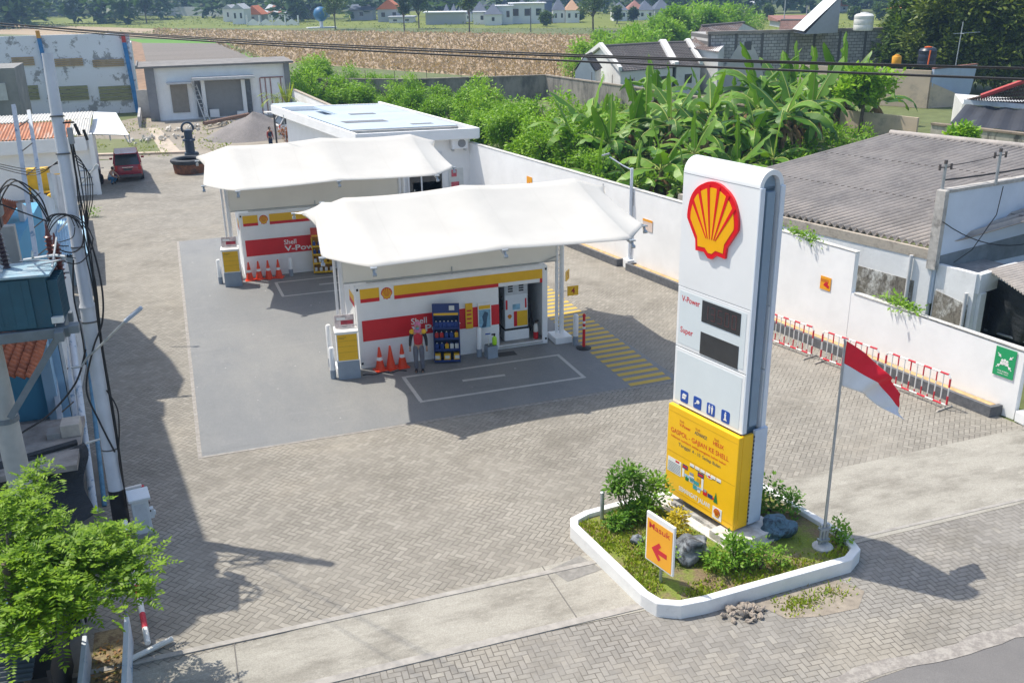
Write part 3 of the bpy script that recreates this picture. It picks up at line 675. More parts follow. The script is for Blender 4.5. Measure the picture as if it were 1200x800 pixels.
# seven segment digits, switched off and dim
def seg(b, ch, x, z, w_, h):
    on = {'0':'abcdef','1':'bc','2':'abged','3':'abgcd','4':'fgbc','5':'afgcd','9':'abcdfg'}[ch]; t = .018
    q = dict(a=(x,x+w_,z+h-t,z+h), g=(x,x+w_,z+h/2-t/2,z+h/2+t/2), d=(x,x+w_,z,z+t), f=(x,x+t,z+h/2,z+h), b=(x+w_-t,x+w_,z+h/2,z+h), e=(x,x+t,z,z+h/2), c=(x+w_-t,x+w_,z,z+h/2))
    for k in on: x0,x1,z0,z1 = q[k]; b.box(x0+.003,x1-.003,-.0155,-.0135,z0+.003,z1-.003)
b = MB()
for i, ch in enumerate('13500'): seg(b, ch, -.30+.19*i, 4.64, .12, .28)
b.build('digits', mat('led_off', (.13,.05,.05), .5), T)
b = MB(); b.text('V-Power', -.95, 4.83, .12, -.007, w=.52, bold=.014); b.text('Super', -.95, 4.17, .12, -.007, w=.37, bold=.014); b.build('fuel_name', REDT, T)
for i, x in enumerate((-.73,-.34,.05,.46)):
    b = MB()
    r_ = [(x-.115+.03*(1-cos(a))*0, 0) for a in (0,)]
    def rr_(cx, cz, w_, h, r): 
        p = []
        for sx, sz, a0 in ((1,-1,-90),(1,1,0),(-1,1,90),(-1,-1,180)):
            for k in range(5): a = radians(a0+22.5*k); p.append((cx+sx*(w_-r)+r*cos(a), cz+sz*(h-r)+r*sin(a)))
        return p
    b.m = 0; b.plate(rr_(x, 2.80, .115, .13, .035), -.010, -.001); b.m = 1
    y0, y1 = -.014, -.0105
    if i == 0: b.plate([(x-.06,2.75),(x+.03,2.75),(x+.05,2.80),(x-.06,2.80)], y0, y1); b.plate([(x-.07,2.81),(x+.06,2.81),(x+.07,2.86),(x-.03,2.87)], y0, y1)
    elif i == 1: b.plate([(x+.02+.045*cos(2*pi*k/14), 2.83+.04*sin(2*pi*k/14)) for k in range(14)], y0, y1); b.plate([(x-.08,2.77),(x-.06,2.76),(x+.0,2.80),(x-.01,2.82)], y0, y1)
    elif i == 2:
        for d in (-.04,.04): b.plate([(x+d+.017*cos(2*pi*k/10), 2.885+.017*sin(2*pi*k/10)) for k in range(10)], y0, y1); b.plate([(x+d-.012,2.715),(x+d+.012,2.715),(x+d+.028,2.86),(x+d-.028,2.86)], y0, y1)
    else: b.plate([(x+.018*cos(2*pi*k/10), 2.885+.018*sin(2*pi*k/10)) for k in range(10)], y0, y1); b.plate([(x-.05,2.72),(x+.05,2.72),(x+.02,2.77),(x+.02,2.86),(x-.03,2.86),(x-.02,2.77)], y0, y1)
    b.build('service_icon', [BLUEP, WHT], T)
YB2 = mat('banner_yellow', (.95,.54,.006), .42, .04, 1.5)
b = MB(); b.box(-1.08,.97,-.11,.0,.50,2.56); b.box(.90,.97,.0,.28,.50,2.56); yb = b.build('banner_box', YB2, T, bevel=.015)
b = MB(); b.box(.92,.985,.30,.64,.52,2.62); b.box(-1.08,.92,.605,.66,.5,2.62); b.build('side_cover', mat('cover_blue', (.55,.63,.74), .4, .05), T)
b = MB()
for k in range(22): b.box(.972,.985,.275,.300,.58+k*.09,.62+k*.09)
b.build('rivets', mat('rivet_dark', (.05,.06,.09), .6), T)
yf = -.113
BRED = mat('banner_red', (.70,.07,.02), .5); BNAV = mat('banner_navy', (.12,.09,.10), .5); BORA = mat('banner_orange', (.62,.16,.02), .5)
for txt_, x, z, h, wd, bo, mm, it_ in (('GASPOL - GAJIAN KE SHELL',-.97,1.955,.105,1.70,.012,BRED,0),('Nikmati cashback setiap pengisian bahan bakar',-.95,1.845,.05,1.62,.012,BRED,0),('V-Power',-.72,2.17,.075,.34,.016,BRED,0),('HELIX',.28,2.15,.085,.30,.02,BRED,0),('Tanggal',-.72,1.715,.075,.36,.006,BNAV,0),('4 - 10',-.30,1.715,.075,.24,.006,BNAV,0),('Setiap',.0,1.715,.075,.26,.006,BNAV,0),('Bulan',.30,1.715,.075,.22,.006,BNAV,0),('ADVANCE',-.26,2.17,.075,.36,.02,BNAV,.15),('Shell',-.72,2.27,.05,.13,.01,BORA,0),('Shell',.30,2.26,.05,.13,.01,BORA,0),('Shell',-.24,2.27,.05,.13,.01,BORA,0)):
    b = MB(); b.text(txt_, x, z, h, yf, w=wd, bold=bo, italic=it_); b.build('banner_lettering', mm, T)
b = MB(); b.text('SEMANGAT JALAN!', -.64, .70, .10, yf, w=.94, bold=.03); b.build('banner_white_text', WHT, T)
b = MB(); b.m = 0; b.box(.385,.645,yf-.004,yf,.545,.815); emblem(b, .515, .685, .095, yf-.005, (1,2), depth=.003); b.build('banner_emblem', [WHT, RED, YEL], T)
# the little street scene printed on the banner, as flat shapes
cols = [WHT, mat('pic_grey', (.30,.32,.36), .5), mat('pic_navy', (.03,.05,.16), .5), mat('pic_teal', (.05,.33,.36), .5), RED, mat('pic_green', (.02,.20,.05), .5), mat('pic_sky', (.35,.55,.75), .5), mat('pic_ochre', (.62,.30,.02), .5)]
b = MB()
def q(m, x0, x1, z0, z1, d=0): b.m = m; b.box(x0,x1,yf-.002-d,yf-.0005,z0,z1)
q(0,-1.02,-.60,1.02,1.36); 
for k in range(7): q(1,-1.0,-.62,1.04+k*.034,1.06+k*.034,.001)
q(4,-.78,-.66,1.30,1.345,.001)
for k in range(6): q(0,-.34+.155*k,-.21+.155*k,1.40,1.47); q(2,-.33+.155*k,-.22+.155*k,1.39,1.405,.001)
q(2,-.56,-.40,1.26,1.36); q(4,-.54,-.42,1.29,1.33,.001); q(0,-.56,-.50,1.06,1.26); q(6,-.49,-.20,1.10,1.16); q(1,-.34,-.22,1.20,1.26); q(0,-.34,-.20,1.04,1.19)
q(2,-.10,.08,1.27,1.37); q(4,-.08,.06,1.30,1.34,.001); q(0,.02,.08,1.0,1.27); q(3,-.32,-.05,1.05,1.13); q(7,-.12,.0,1.13,1.22); q(6,-.10,.02,.97,1.03)
q(4,.08,.20,.92,1.04); q(1,.10,.18,1.0,1.06,.001); q(2,.22,.36,.93,1.02); q(4,.36,.42,.94,.99); q(0,-.08,.0,.91,1.0); q(3,-.22,-.10,.93,1.03); q(5,-.46,-.36,1.02,1.10)
b.m = 0; b.plate([(.24+.09*cos(2*pi*k/12),1.40+.04*sin(2*pi*k/12)) for k in range(12)], yf-.003, yf-.0005); b.m = 4; b.plate([(.24+.04*cos(2*pi*k/12),1.40+.025*sin(2*pi*k/12)) for k in range(12)], yf-.004, yf-.0032)
b.m = 5
for k, (x, z, s) in enumerate(((.45,.87,.17),(-.41,1.0,.1))): b.plate([(x-s*.35,z+.03),(x+s*.35,z+.03),(x,z+s*1.3)], yf-.003, yf-.0005); b.plate([(x-s*.28,z+s*.5),(x+s*.28,z+s*.5),(x,z+s*1.6)], yf-.004, yf-.0032)
b.build('banner_picture', cols, T)
b = MB(); b.box(-1.05,.94,yf-.001,yf+.0005,2.42,2.425); b.box(-1.05,.94,yf-.001,yf+.0005,1.50,1.508); b.box(-1.05,.94,yf-.001,yf+.0005,.62,.626); b.build('banner_line', mat('banner_ochre', (.55,.30,.01), .5), T)  # thin darker yellow lines across the banner

# ================================================================ PLANTED ISLAND
ISL = [(2.28,-10.9),(2.58,-13.55),(2.72,-13.92),(3.1,-14.13),(3.6,-14.16),(6.9,-14.0),(7.3,-13.75),(7.42,-13.3),(7.38,-12.9),(6.97,-10.55),(6.75,-10.36),(4.3,-10.28),(2.8,-10.45),(2.4,-10.62)]
cen = Vector((4.9,-12.2))
def inset(poly, d):
    o = []
    n_ = len(poly)
    for i in range(n_):
        a, p, c = (Vector(poly[(i+k) % n_]) for k in (-1,0,1))
        e1, e2 = (p-a).normalized(), (c-p).normalized(); n1, n2 = Vector((-e1.y,e1.x)), Vector((-e2.y,e2.x))
        m_ = (n1+n2).normalized(); o.append(tuple(p+m_*d/max(.5,m_.dot(n1))))
    return o
ins = inset(ISL, .17)
b = MB(); n_ = len(ISL)
b.add([(p[0],p[1],0) for p in ISL]+[(p[0],p[1],.30) for p in ISL]+[(p[0],p[1],.30) for p in ins]+[(p[0],p[1],0) for p in ins],
      [(i,(i+1)%n_,n_+(i+1)%n_,n_+i) for i in range(n_)]+[(n_+i,n_+(i+1)%n_,2*n_+(i+1)%n_,2*n_+i) for i in range(n_)]+[(2*n_+i,2*n_+(i+1)%n_,3*n_+(i+1)%n_,3*n_+i) for i in range(n_)])
KERBW = mat('kerb_white', (.78,.78,.76), .75, .06, 2, dirt=(.45,.43,.39), dscale=2.2, dlo=.58, dhi=.8, damt=.6, bump=.2)
o = recalc(b.build('planter_kerb', KERBW, bevel=.02)); tag(o, 'white painted kerb wall round the planted island', 'kerb')
n = Nt('island_soil'); nn = n.noise(1.1, 6, .7)
c = n.mix(n.ramp(nn, .40, .58), (.20,.145,.085), (.17,.22,.03)); c = n.mix(n.ramp(n.noise(2.6, 5), .58, .7), c, (.26,.20,.13)); n.bsdf(n.scale_col(c, n.ramp(n.noise(30, 3), .3, .7, .75, 1.2)), .95, 0, n.noise(18, 4), .6, .03)
SOILM = n.m
b = MB(); vs = inset(ISL, .16); 
b.add([(4.9,-12.2,.26)]+[(p[0],p[1],.20) for p in vs], [(0,i+1,(i+1)%n_+1) for i in range(n_)]); struct('island_soil', b, SOILM)
def inside(p, poly):
    r = False; j = len(poly)-1
    for i in range(len(poly)):
        a, c = poly[i], poly[j]
        if (a[1] > p[1]) != (c[1] > p[1]) and p[0] < (c[0]-a[0])*(p[1]-a[1])/(c[1]-a[1])+a[0]: r = not r
        j = i
    return r
GRM = leafmat('lawn_blades', (.17,.30,.018), (.33,.40,.035), (.35,.27,.12), .14, scale=1.2, trans=.3)
b = MB(); cnt = 0; isl2 = inset(ISL, .2)
while cnt < 15000:
    p = (R.uniform(2.2,7.4), R.uniform(-14.1,-10.3))
    if not inside(p, isl2): continue
    if noise.noise(Vector((p[0]*1.1, p[1]*1.1, 3))) < -.12+R.uniform(-.2,.2) + (.25 if p[0] > 5.6 else 0): cnt += 1; continue
    cnt += 1
    z = .205; a = R.uniform(0,6.28); h = R.uniform(.03,.085); l = Vector((R.uniform(-.05,.05), R.uniform(-.05,.05), h)); wv = Vector((cos(a),sin(a),0))*R.uniform(.012,.03)
    P = Vector((p[0],p[1],z)); b.add([P-wv, P+wv, P+l+wv*.3, P+l-wv*.3], [(0,1,2,3)])
o = b.build('lawn_grass', GRM); tag(o, 'patchy short lawn covering the planted island', 'grass', kind='stuff')

def foliage(mb, c, r, n_, L, W, seed=0, hollow=.35, droop=.2, upw=.3, cl=1, spread=.1, rnd=None):
    """n_ leaves (in clusters of cl) in an uneven ellipsoid volume"""
    q = rnd or random.Random(seed); o = Vector((seed*1.7, seed*2.3, 0)); k = 0
    while k < n_:
        d = Vector((q.gauss(0,1), q.gauss(0,1), q.gauss(0,1)))
        if d.length < .1: continue
        d.normalize()
        rad = (hollow+(1-hollow)*q.random()**.6) * (1+.45*noise.noise(d*1.9+o)+.25*noise.noise(d*4.5+o))
        if noise.noise(d*3.2+o*1.3) < -.28 and rad > .6: continue
        p0 = Vector((c[0]+d.x*r[0]*rad, c[1]+d.y*r[1]*rad, c[2]+d.z*r[2]*rad))
        for _ in range(cl):
            ld = Vector((d.x+q.gauss(0,.6), d.y+q.gauss(0,.6), d.z*.5+upw-droop+q.gauss(0,.5)))
            nn_ = Vector((q.gauss(0,.5), q.gauss(0,.5), 1))
            pp = p0+Vector((q.gauss(0,spread), q.gauss(0,spread), q.gauss(0,spread)))
            s = q.uniform(.7,1.3); mb.leaf(pp, ld, nn_, L*s, W*s); k += 1
    return mb
SHRUB = leafmat('shrub_leaf', (.075,.20,.022), (.17,.33,.035), scale=3)
SHRUBL = leafmat('shrub_leaf_light', (.13,.29,.025), (.25,.43,.045), scale=3); YLEAF = leafmat('yellow_leaf', (.45,.40,.03), (.62,.50,.04), scale=4)
BARK = mat('bark', (.13,.10,.075), .9, .3, 6, bump=.5); STEM = mat('green_stem', (.14,.17,.05), .8, .2, 6)
def shrub(name, label, loc, clumps, m, L=.09, W=.045, n_=260, group='shrubs in the planted island', seed=1, stems=5, cat='shrub'):
    t = thing(name, label, cat, loc, 0, group)
    b = MB(); q = random.Random(seed)
    for i, (x, y, z, r) in enumerate(clumps): foliage(b, (x,y,z), (r,r,r*.85), n_, L, W, seed*10+i, hollow=.15, cl=4, spread=.05)
    b.build('foliage', m, t)
    b = MB()
    for i in range(stems):
        x, y, z, r = clumps[i % len(clumps)]; b.tube([(q.uniform(-.06,.06),q.uniform(-.06,.06),0),(x*.5+q.uniform(-.08,.08),y*.5+q.uniform(-.08,.08),z*.5),(x+q.uniform(-.2,.2)*r,y,z)], [.018,.014,.006], 6)
    b.build('stem', BARK, t)
    return t
shrub('shrub', 'round dark green shrub on thin stems by the left end of the island', (3.62,-10.75,.2), [(-.05,0,.98,.32),(-.27,-.05,.76,.24),(.22,.05,.80,.24)], SHRUB, .11,.05, 330, seed=2)
shrub('shrub', 'low spreading green shrub below the round dark one', (3.45,-11.15,.2), [(0,0,.24,.28),(.35,.05,.34,.28),(-.25,-.1,.16,.2)], SHRUB, .10,.05, 260, seed=3)
shrub('shrub', 'leafy light green shrub against the left foot of the price sign', (4.12,-11.0,.2), [(0,0,.45,.34),(.12,.05,.72,.22),(-.25,-.1,.36,.28)], SHRUBL, .10,.048, 300, seed=4)
shrub('shrub', 'bright green shrub in front of the price sign plinth', (4.62,-13.35,.2), [(0,0,.35,.32),(.32,.05,.28,.25),(-.3,.05,.28,.28),(.1,.12,.55,.16)], SHRUBL, .10,.042, 280, seed=5)
shrub('shrub', 'dark bushy shrub behind the price sign on its right', (6.55,-11.75,.2), [(0,0,.40,.42),(-.42,.15,.36,.34),(.3,-.25,.3,.32)], SHRUB, .10,.048, 330, seed=6)
shrub('shrub', 'tall narrow shrub hugging the right edge of the price sign', (6.0,-11.6,.2), [(0,0,.62,.26),(.1,-.1,.28,.28)], SHRUB, .09,.045, 280, seed=7)
shrub('shrub', 'small shrub at the kerb corner beside the flagpole', (7.16,-13.25,.2), [(0,0,.32,.22),(.05,-.1,.15,.18)], SHRUBL, .08,.04, 180, seed=8)
shrub('shrub', 'small seedling between the sign plinth and the flagpole', (5.55,-13.55,.2), [(0,0,.14,.14),(.05,.05,.3,.09)], SHRUBL, .07,.035, 90, seed=9, stems=3)
shrub('shrub', 'thin green shrub beside the arrow sign post', (3.45,-12.6,.2), [(0,0,.2,.2),(-.15,.3,.18,.18),(.15,-.1,.25,.15)], SHRUBL, .08,.035, 110, seed=10)
shrub('shrub', 'green tuft at the corner of the white plinth', (5.15,-13.55,.2), [(0,0,.28,.16),(.02,.02,.48,.10)], SHRUBL, .08,.035, 120, seed=12, stems=3)
shrub('flower_shrub', 'yellow leaved shrub behind the arrow sign', (4.12,-12.05,.2), [(0,0,.33,.25),(.1,.1,.5,.16),(-.15,.0,.25,.16)], YLEAF, .09,.045, 230, seed=11, group=None)
def rock(name, label, loc, r, m, seed):
    b = MB(); b.blob((0,0,r[2]*.75), r, seed, 4, .28, 1.3)
    for i, v in enumerate(b.v):
        k = .06*noise.noise(Vector(v)*6+Vector((seed,0,0))); b.v[i] = (v[0]*(1+k), v[1]*(1+k), v[2]*(1+k))
    o = b.build(name, m, smooth=30); o.location = loc; tag(o, label, 'rock', 'big rocks beside the price sign'); return o
n = Nt('grey_rock'); v = n.noise(4, 8, .75, dist=1.2); n.bsdf(n.mix(n.ramp(v, .45, .62), n.mix(n.ramp(n.noise(3,5),.4,.6), (.13,.15,.17), (.30,.33,.36)), (.03,.033,.04)), .6, 0, v, .8, .05); RK = n.m
n = Nt('blue_rock'); v = n.noise(5, 8, .75, dist=1.2); n.bsdf(n.mix(n.ramp(v, .45, .62), (.085,.17,.225), (.02,.035,.05)), .55, 0, v, .8, .05); RK2 = n.m
rock('rock', 'grey rock with dark cracks right of the arrow sign', (4.10,-12.72,.2), (.37,.30,.28), RK, 3)
rock('rock', 'dark blue grey rock right of the price sign foot', (6.1,-12.65,.2), (.34,.30,.23), RK2, 5)
for i, (x, y, r_) in enumerate(((4.05,-11.45,.16),(3.82,-11.75,.10),(3.35,-11.85,.13))): rock('rock', ['pale rough stone behind the yellow shrub','small grey stone beside the yellow shrub','small grey stone left of the arrow sign'][i], (x,y,.2), (r_,r_*.9,r_*.8), RK, 11+i)
# plinth of the price sign
t = thing('sign_plinth', 'stepped white concrete plinth under the price sign', 'plinth', (5.2,-11.7,.18), atan2(-.974,.226))
PLM = mat('plinth_white', (.66,.64,.60), .8, .12, 3, dirt=(.33,.30,.27), dscale=2, dlo=.5, dhi=.7, damt=.7, bump=.3)
b = MB(); b.box(-1.35,1.25,-.58,.75,0,.10); b.build('lower_step', PLM, t, bevel=.012)
b = MB(); b.box(-.95,.40,-.34,.62,.10,.17); b.build('upper_step', mat('plinth_tile', (.30,.30,.29), .5, .3, 5, dirt=(.6,.6,.58), dscale=3, dlo=.5, dhi=.6), t)
b = MB(); b.box(.45,1.20,-.56,.70,.10,.27); b.build('end_block', PLM, t, bevel=.012)
for x in (-.6, .55):
    for y in (.02,.42):
        b = MB(); z = .17 if x < 0 else .27; b.add([(x-.12,y-.06,z),(x+.12,y-.06,z),(x+.12,y+.06,z),(x-.12,y+.06,z),(x+.03,y-.02,z+.28),(x+.09,y-.02,z+.28),(x+.09,y+.02,z+.28),(x+.03,y+.02,z+.28)], [(0,1,5,4),(1,2,6,5),(2,3,7,6),(3,0,4,7),(4,5,6,7)]); b.build('gusset', mat('grey_steel', (.3,.33,.36), .5), t)
# arrow sign
t = thing('arrow_sign', 'orange entrance sign with red arrow standing in the island lawn', 'sign', (3.10,-13.25,.2), atan2(-.75,.13)); t.rotation_euler.z = atan2(-.66,.16)
b = MB(); b.cyl(0,.05,0,1.3,.03,10); b.build('post', GALV, t, smooth=40)
b = MB(); b.box(-.385,.385,-.02,.03,.36,1.40); b.build('frame', WHT, t, bevel=.012)
b = MB(); b.box(-.345,.345,-.026,-.021,.40,1.28); b.build('board', mat('masuk_orange', (.88,.40,.012), .4, .03), t)
b = MB(); b.text('Masuk', 0, 1.10, .125, -.029, align='CENTER', w=.58, bold=.006)
b.plate([(-.20,.70),(.02,.90),(.02,.78),(.22,.78),(.22,.62),(.02,.62),(.02,.50)][:1]+[(.0,.50),(.06,.56),(-.02,.645),(.22,.645),(.22,.745),(-.02,.745),(.06,.83),(.0,.89)], -.030, -.027); b.build('arrow', REDT, t)
t = thing('steel_post', 'short grey steel post at the left end of the island', 'post', (3.07,-10.75,.2)); b = MB(); b.cyl(0,0,0,.62,.045,12); b.build('tube', GALV, t, smooth=40); b = MB(); b.lathe([(.05,.62),(.05,.64),(.02,.66)], n=12); b.build('cap', GALV, t)
# flagpole and flag
t = thing('flagpole', 'thin steel flagpole on a concrete foot at the right end of the island', 'flagpole', (6.72,-13.33,.2))
b = MB(); b.lathe([(.20,0),(.21,.05),(.16,.09),(.05,.1)], n=14); b.build('foot', mat('concrete_foot', (.5,.5,.48), .85, .2, 6), t)
b = MB(); b.tube([(0,0,.0),(-.01,0,2),(-.02,0,4.42)], [.034,.028,.02], 10); b.cyl(.07,0,.05,.55,.034,10); b.cyl(-.07,.01,.05,.55,.03,10); b.build('pole', GALV, t, smooth=40)
b = MB(); b.cbox((0,0,.45),(.24,.1,.05)); b.cbox((0,0,.2),(.24,.1,.05)); b.tube([(-.02,0,4.3),(-.05,0,4.45),(.02,0,4.46)], .012, 6); b.build('clamp', GALV, t)
def flagfn(u, v):
    # hangs from the pole, blown and drooping to the right
    x = 1.42*u*(1-.10*v); z = -.90*v*(1-.52*u) - 1.30*u + .10*sin(u*pi)
    y = .16*sin(u*8+v*3)*u + .08*sin(u*17+v*6)*u - .10*u; z += .05*sin(u*9+v*5)*u; x += .04*sin(v*9+u*4)*u
    return (6.73+x*1.0, -13.33+y, 4.62+z)
t = thing('flag', 'red and white flag drooping from the flagpole', 'flag', (6.73,-13.33,4.6))
for nm, v0, v1, mm in (('red_half',0,.5,mat('flag_red', (.82,.010,.03), .7, .05)),('white_half',.5,1,mat('flag_white', (.80,.80,.80), .7, .04))):
    b = MB(); b.grid(lambda u, v: flagfn(u, v0+(v1-v0)*v), 36, 12); o = b.build(nm, mm, t, smooth=60, world=True); s_ = o.modifiers.new('s','SOLIDIFY'); s_.thickness = .004
# heap of broken pavers in front of the kerb
BR = mat('broken_paver', (.33,.28,.23), .9, .25, 8, bump=.4)
src = []
for k in range(4): b = MB(); b.cbox((0,0,0),(.10+.02*k,.085,.07), .3*k, .2, .1); b.blob((0,0,0),.001,k,1); o = MB(); o.blob((0,0,0),(.065+.006*k,.05,.042),k+40,2,.3,1.2); src.append(o)
q = random.Random(5); protos = []
for k in range(26):
    a, d = q.uniform(0,6.28), q.random()**.6*.34; x, y = 4.2+d*cos(a)*1.3, -14.40+d*sin(a)*.8; z = .045+max(0,.13-d*.45)+(k%3)*.008
    if k < 4: o = src[k].build('paver_fragment', BR, smooth=25)
    else: o = protos[k%4].copy(); C.objects.link(o)
    protos.append(o) if k < 4 else None
    o.location = (x,y,z); o.rotation_euler = (q.uniform(0,.6),q.uniform(0,.6),q.uniform(0,6)); tag(o, 'broken grey paver piece in the heap at the foot of the island kerb', 'rubble', 'heap of broken pavers at the kerb')
flat('dirt_patch', [(4.6,-14.2),(5.6,-14.15),(6.5,-14.1),(6.75,-14.6),(6.3,-15.0),(5.5,-14.95),(4.9,-14.8)], .0165, mat('dusty_soil', (.29,.25,.20), .95, .2, 5, bump=.3))
b = MB(); q = random.Random(8)
for k in range(420):
    cx, cy = (5.35,-14.5) if k % 3 else (6.1,-14.45)
    P = Vector((cx+q.gauss(0,.24), cy+q.gauss(0,.14), .015)); a = q.uniform(0,6.3); b.add([P-Vector((cos(a),sin(a),0))*.02, P+Vector((cos(a),sin(a),0))*.02, P+Vector((q.uniform(-.06,.06),q.uniform(-.06,.06),q.uniform(.03,.09)))], [(0,1,2)])
o = b.build('weed_grass', GRM); tag(o, 'sparse weeds on the dirt before the island kerb', 'weeds', kind='stuff')
# ================================================================ BOUNDARY WALL AND THINGS ALONG IT
def wallseg(mb, p, q, z0, z1, th=.16, z1b=None):
    p, q = Vector(p[:2]), Vector(q[:2]); d = (q-p).normalized(); n_ = Vector((-d.y,d.x))*th/2; zb = z1 if z1b is None else z1b
    mb.prism([tuple(p-n_),tuple(q-n_),tuple(q+n_),tuple(p+n_)], z0, [z1,zb,zb,z1]); return mb
WX = lambda y: YX(y)+.30
def onwall(px, py, off=.0):
    d = fw*FOC + rt*(px-600) - up*(py-400); o = Vector(CAM)
    # plane x + .175 y = 13.65 - off
    t = (13.65-.09-off - (o.x+.175*o.y))/(d.x+.175*d.y); return o+d*t
WRZ = atan2(-1, .175)                                   # facing of a sign that lies on the wall (its front looks to -x)
t = thing('boundary_wall', 'long white boundary wall stepping down beside the paved yard', 'wall', (WX(-9.7),-9.7,0))
b = MB(); wallseg(b, (WX(20.9),20.9), (WX(-4.15),-4.15), 0, 3.2, .18, 3.18); b.build('tall_section', WALLW, t, world=True)
b = MB(); wallseg(b, (WX(-4.15)+.003,-4.152), (WX(-9.75)+.003,-9.75), 0, 1.93, .17, 1.86); b.build('low_section', WALLW, t, world=True)
b = MB(); wallseg(b, (WX(20.9),20.9), (WX(-4.17),-4.17), 3.2, 3.235, .21, 3.215); wallseg(b, (WX(-4.25),-4.25), (WX(-9.77),-9.77), 1.935, 1.97, .20, 1.90); b.build('coping', mat('coping', (.58,.57,.53), .85, .2, 3, dirt=(.25,.24,.22), dscale=2, dlo=.5, dhi=.7), t, world=True)
b = MB()
for px, py, l in ((743,225,.55),(739,235,.5),(707,215,.3),(903,300,.5)): p = onwall(px,py); b.box(p.x-.02,p.x+.0,p.y-.012,p.y+.012,p.z-l,p.z)
b.build('wall_conduit', mat('conduit_grey', (.45,.46,.47), .6), t, world=True)
KST = mat('kerb_dark_stone', (.12,.125,.135), .75, .25, 7, bump=.4)
TANS = mat('planter_sand', (.50,.34,.17), .95, .25, 4, bump=.3)
def wkerb(y0, y1, label):
    t = thing('wall_planter', label, 'planter', (YX(y0)-.2,y0,0), 0, 'stone kerb planters along the boundary wall')
    f = lambda off, y: (YX(y)+off, y)
    b = MB(); b.prism([f(-.22,y1),f(-.22,y0),f(-.10,y0),f(-.10,y1)][::-1], 0, .30); b.prism([f(-.095,y0),f(.19,y0),f(.19,y0+.12),f(-.095,y0+.12)], 0, .298); b.prism([f(-.095,y1-.12),f(.19,y1-.12),f(.19,y1),f(-.095,y1)], 0, .298)
    recalc(b.build('stone_kerb', KST, t, world=True))
    b = MB(); b.add([(*f(-.1,y1-.1),.22),(*f(-.1,y0+.1),.22),(*f(.2,y0+.1),.25),(*f(.2,y1-.1),.25)], [(0,1,2,3)]); b.build('sandy_fill', TANS, t, world=True)
wkerb(7.15, 17.5, 'dark stone planter kerb along the white wall beyond the lamp post'); wkerb(-9.45, 6.55, 'long dark stone planter kerb along the white wall behind the barriers')
t = thing('lamp_post', 'double steel lamp post on a white block by the boundary wall', 'lamp post', (12.36,6.86,0))
b = MB(); b.box(-.24,.24,-.22,.22,0,.36); b.build('block', WHITE, t, bevel=.02)
b = MB(); b.cyl(-.06,0,.36,4.02,.062,12); b.build('pole', ALU, t, smooth=40); b = MB(); b.cyl(.12,.04,.36,3.2,.04,10); b.build('side_pole', ALU, t, smooth=40)
b = MB(); b.tube([(-.06,0,3.95),(-.35,.25,4.12),(-.75,.6,4.42)], .024, 8); b.build('arm', ALU, t, smooth=40); b = MB(); b.cbox((-.86,.72,4.50),(.32,.13,.06), rz=2.44, ry=.3); b.build('lamp_head', mat('lamp_grey', (.35,.38,.42), .4), t, bevel=.015)
def wallsign(name, label, px, py, w_, h, front, kids):
    p = onwall(px, py, .012); t = thing(name, label, 'sign', p, WRZ)
    b = MB(); b.box(-w_/2,w_/2,-.012,.0,-h/2,h/2); b.build('board', front, t)
    for nm, mm, fn in kids: b = MB(); fn(b); b.build(nm, mm, t)
    return t
def pict(b):
    b.cbox((.05,-.016,-.06),(.22,.004,.09), ry=.3); b.cbox((.05,-.016,.02),(.10,.004,.08))
def lines(b):
    for k in range(3): b.box(-.2,.12,-.016,-.0125,.11-k*.035,.125-k*.035)
wallsign('wall_sign', 'orange hose sign on the white wall behind the nearer canopy', 620.5, 215, .48, .62, ORANGE, [('symbol', mat('sign_dark_red', (.45,.05,.01), .5), pict)])
wallsign('wall_sign', 'orange sign above the barriers on the tall white wall', 967.5, 332, .42, .42, ORANGE, [('symbol', REDT, pict), ('print', mat('sign_brown', (.5,.12,.01), .5), lines)])
wallsign('wall_notice', 'pale notice with orange head on the wall beside the lamp post', 759, 264, .62, .46, mat('notice_beige', (.72,.58,.50), .5, .06), [('head', ORANGE, lambda b: b.box(-.31,.31,-.016,-.0125,.14,.23))])
def asm(b):
    for x, z in ((-.07,.03),(.07,.03),(0,.05)): b.plate([(x+.035*cos(2*pi*k/12), z+.02+.035*sin(2*pi*k/12)) for k in range(12)], -.018, -.0125); b.plate([(x-.05,z-.10),(x+.05,z-.10),(x+.045,z-.02),(x-.045,z-.02)], -.017, -.0125)
    for sx in (-1,1):
        for sz in (-1,1): 
            c = (sx*.17, .03+sz*.15); b.plate([(c[0]-sx*.06,c[1]-sz*.06),(c[0]+sx*.03,c[1]-sz*.03),(c[0]-sx*.03,c[1]+sz*.03)][::(1 if sx*sz < 0 else -1)], -.017, -.0125); b.cbox((c[0]+sx*.02,-.015,c[1]+sz*.02),(.075,.004,.02), ry=-sx*sz*.78)
    b.text('TITIK KUMPUL', 0, -.26, .035, -.0165, align='CENTER', bold=.02); b.text('ASSEMBLY POINT', 0, -.32, .028, -.0165, align='CENTER', bold=.015)
wallsign('assembly_sign', 'green assembly point sign at the low end of the white wall', 1177.5, 425, .58, .78, mat('sign_green', (.012,.33,.12), .45, .05), [('pictogram', WHT, asm)])
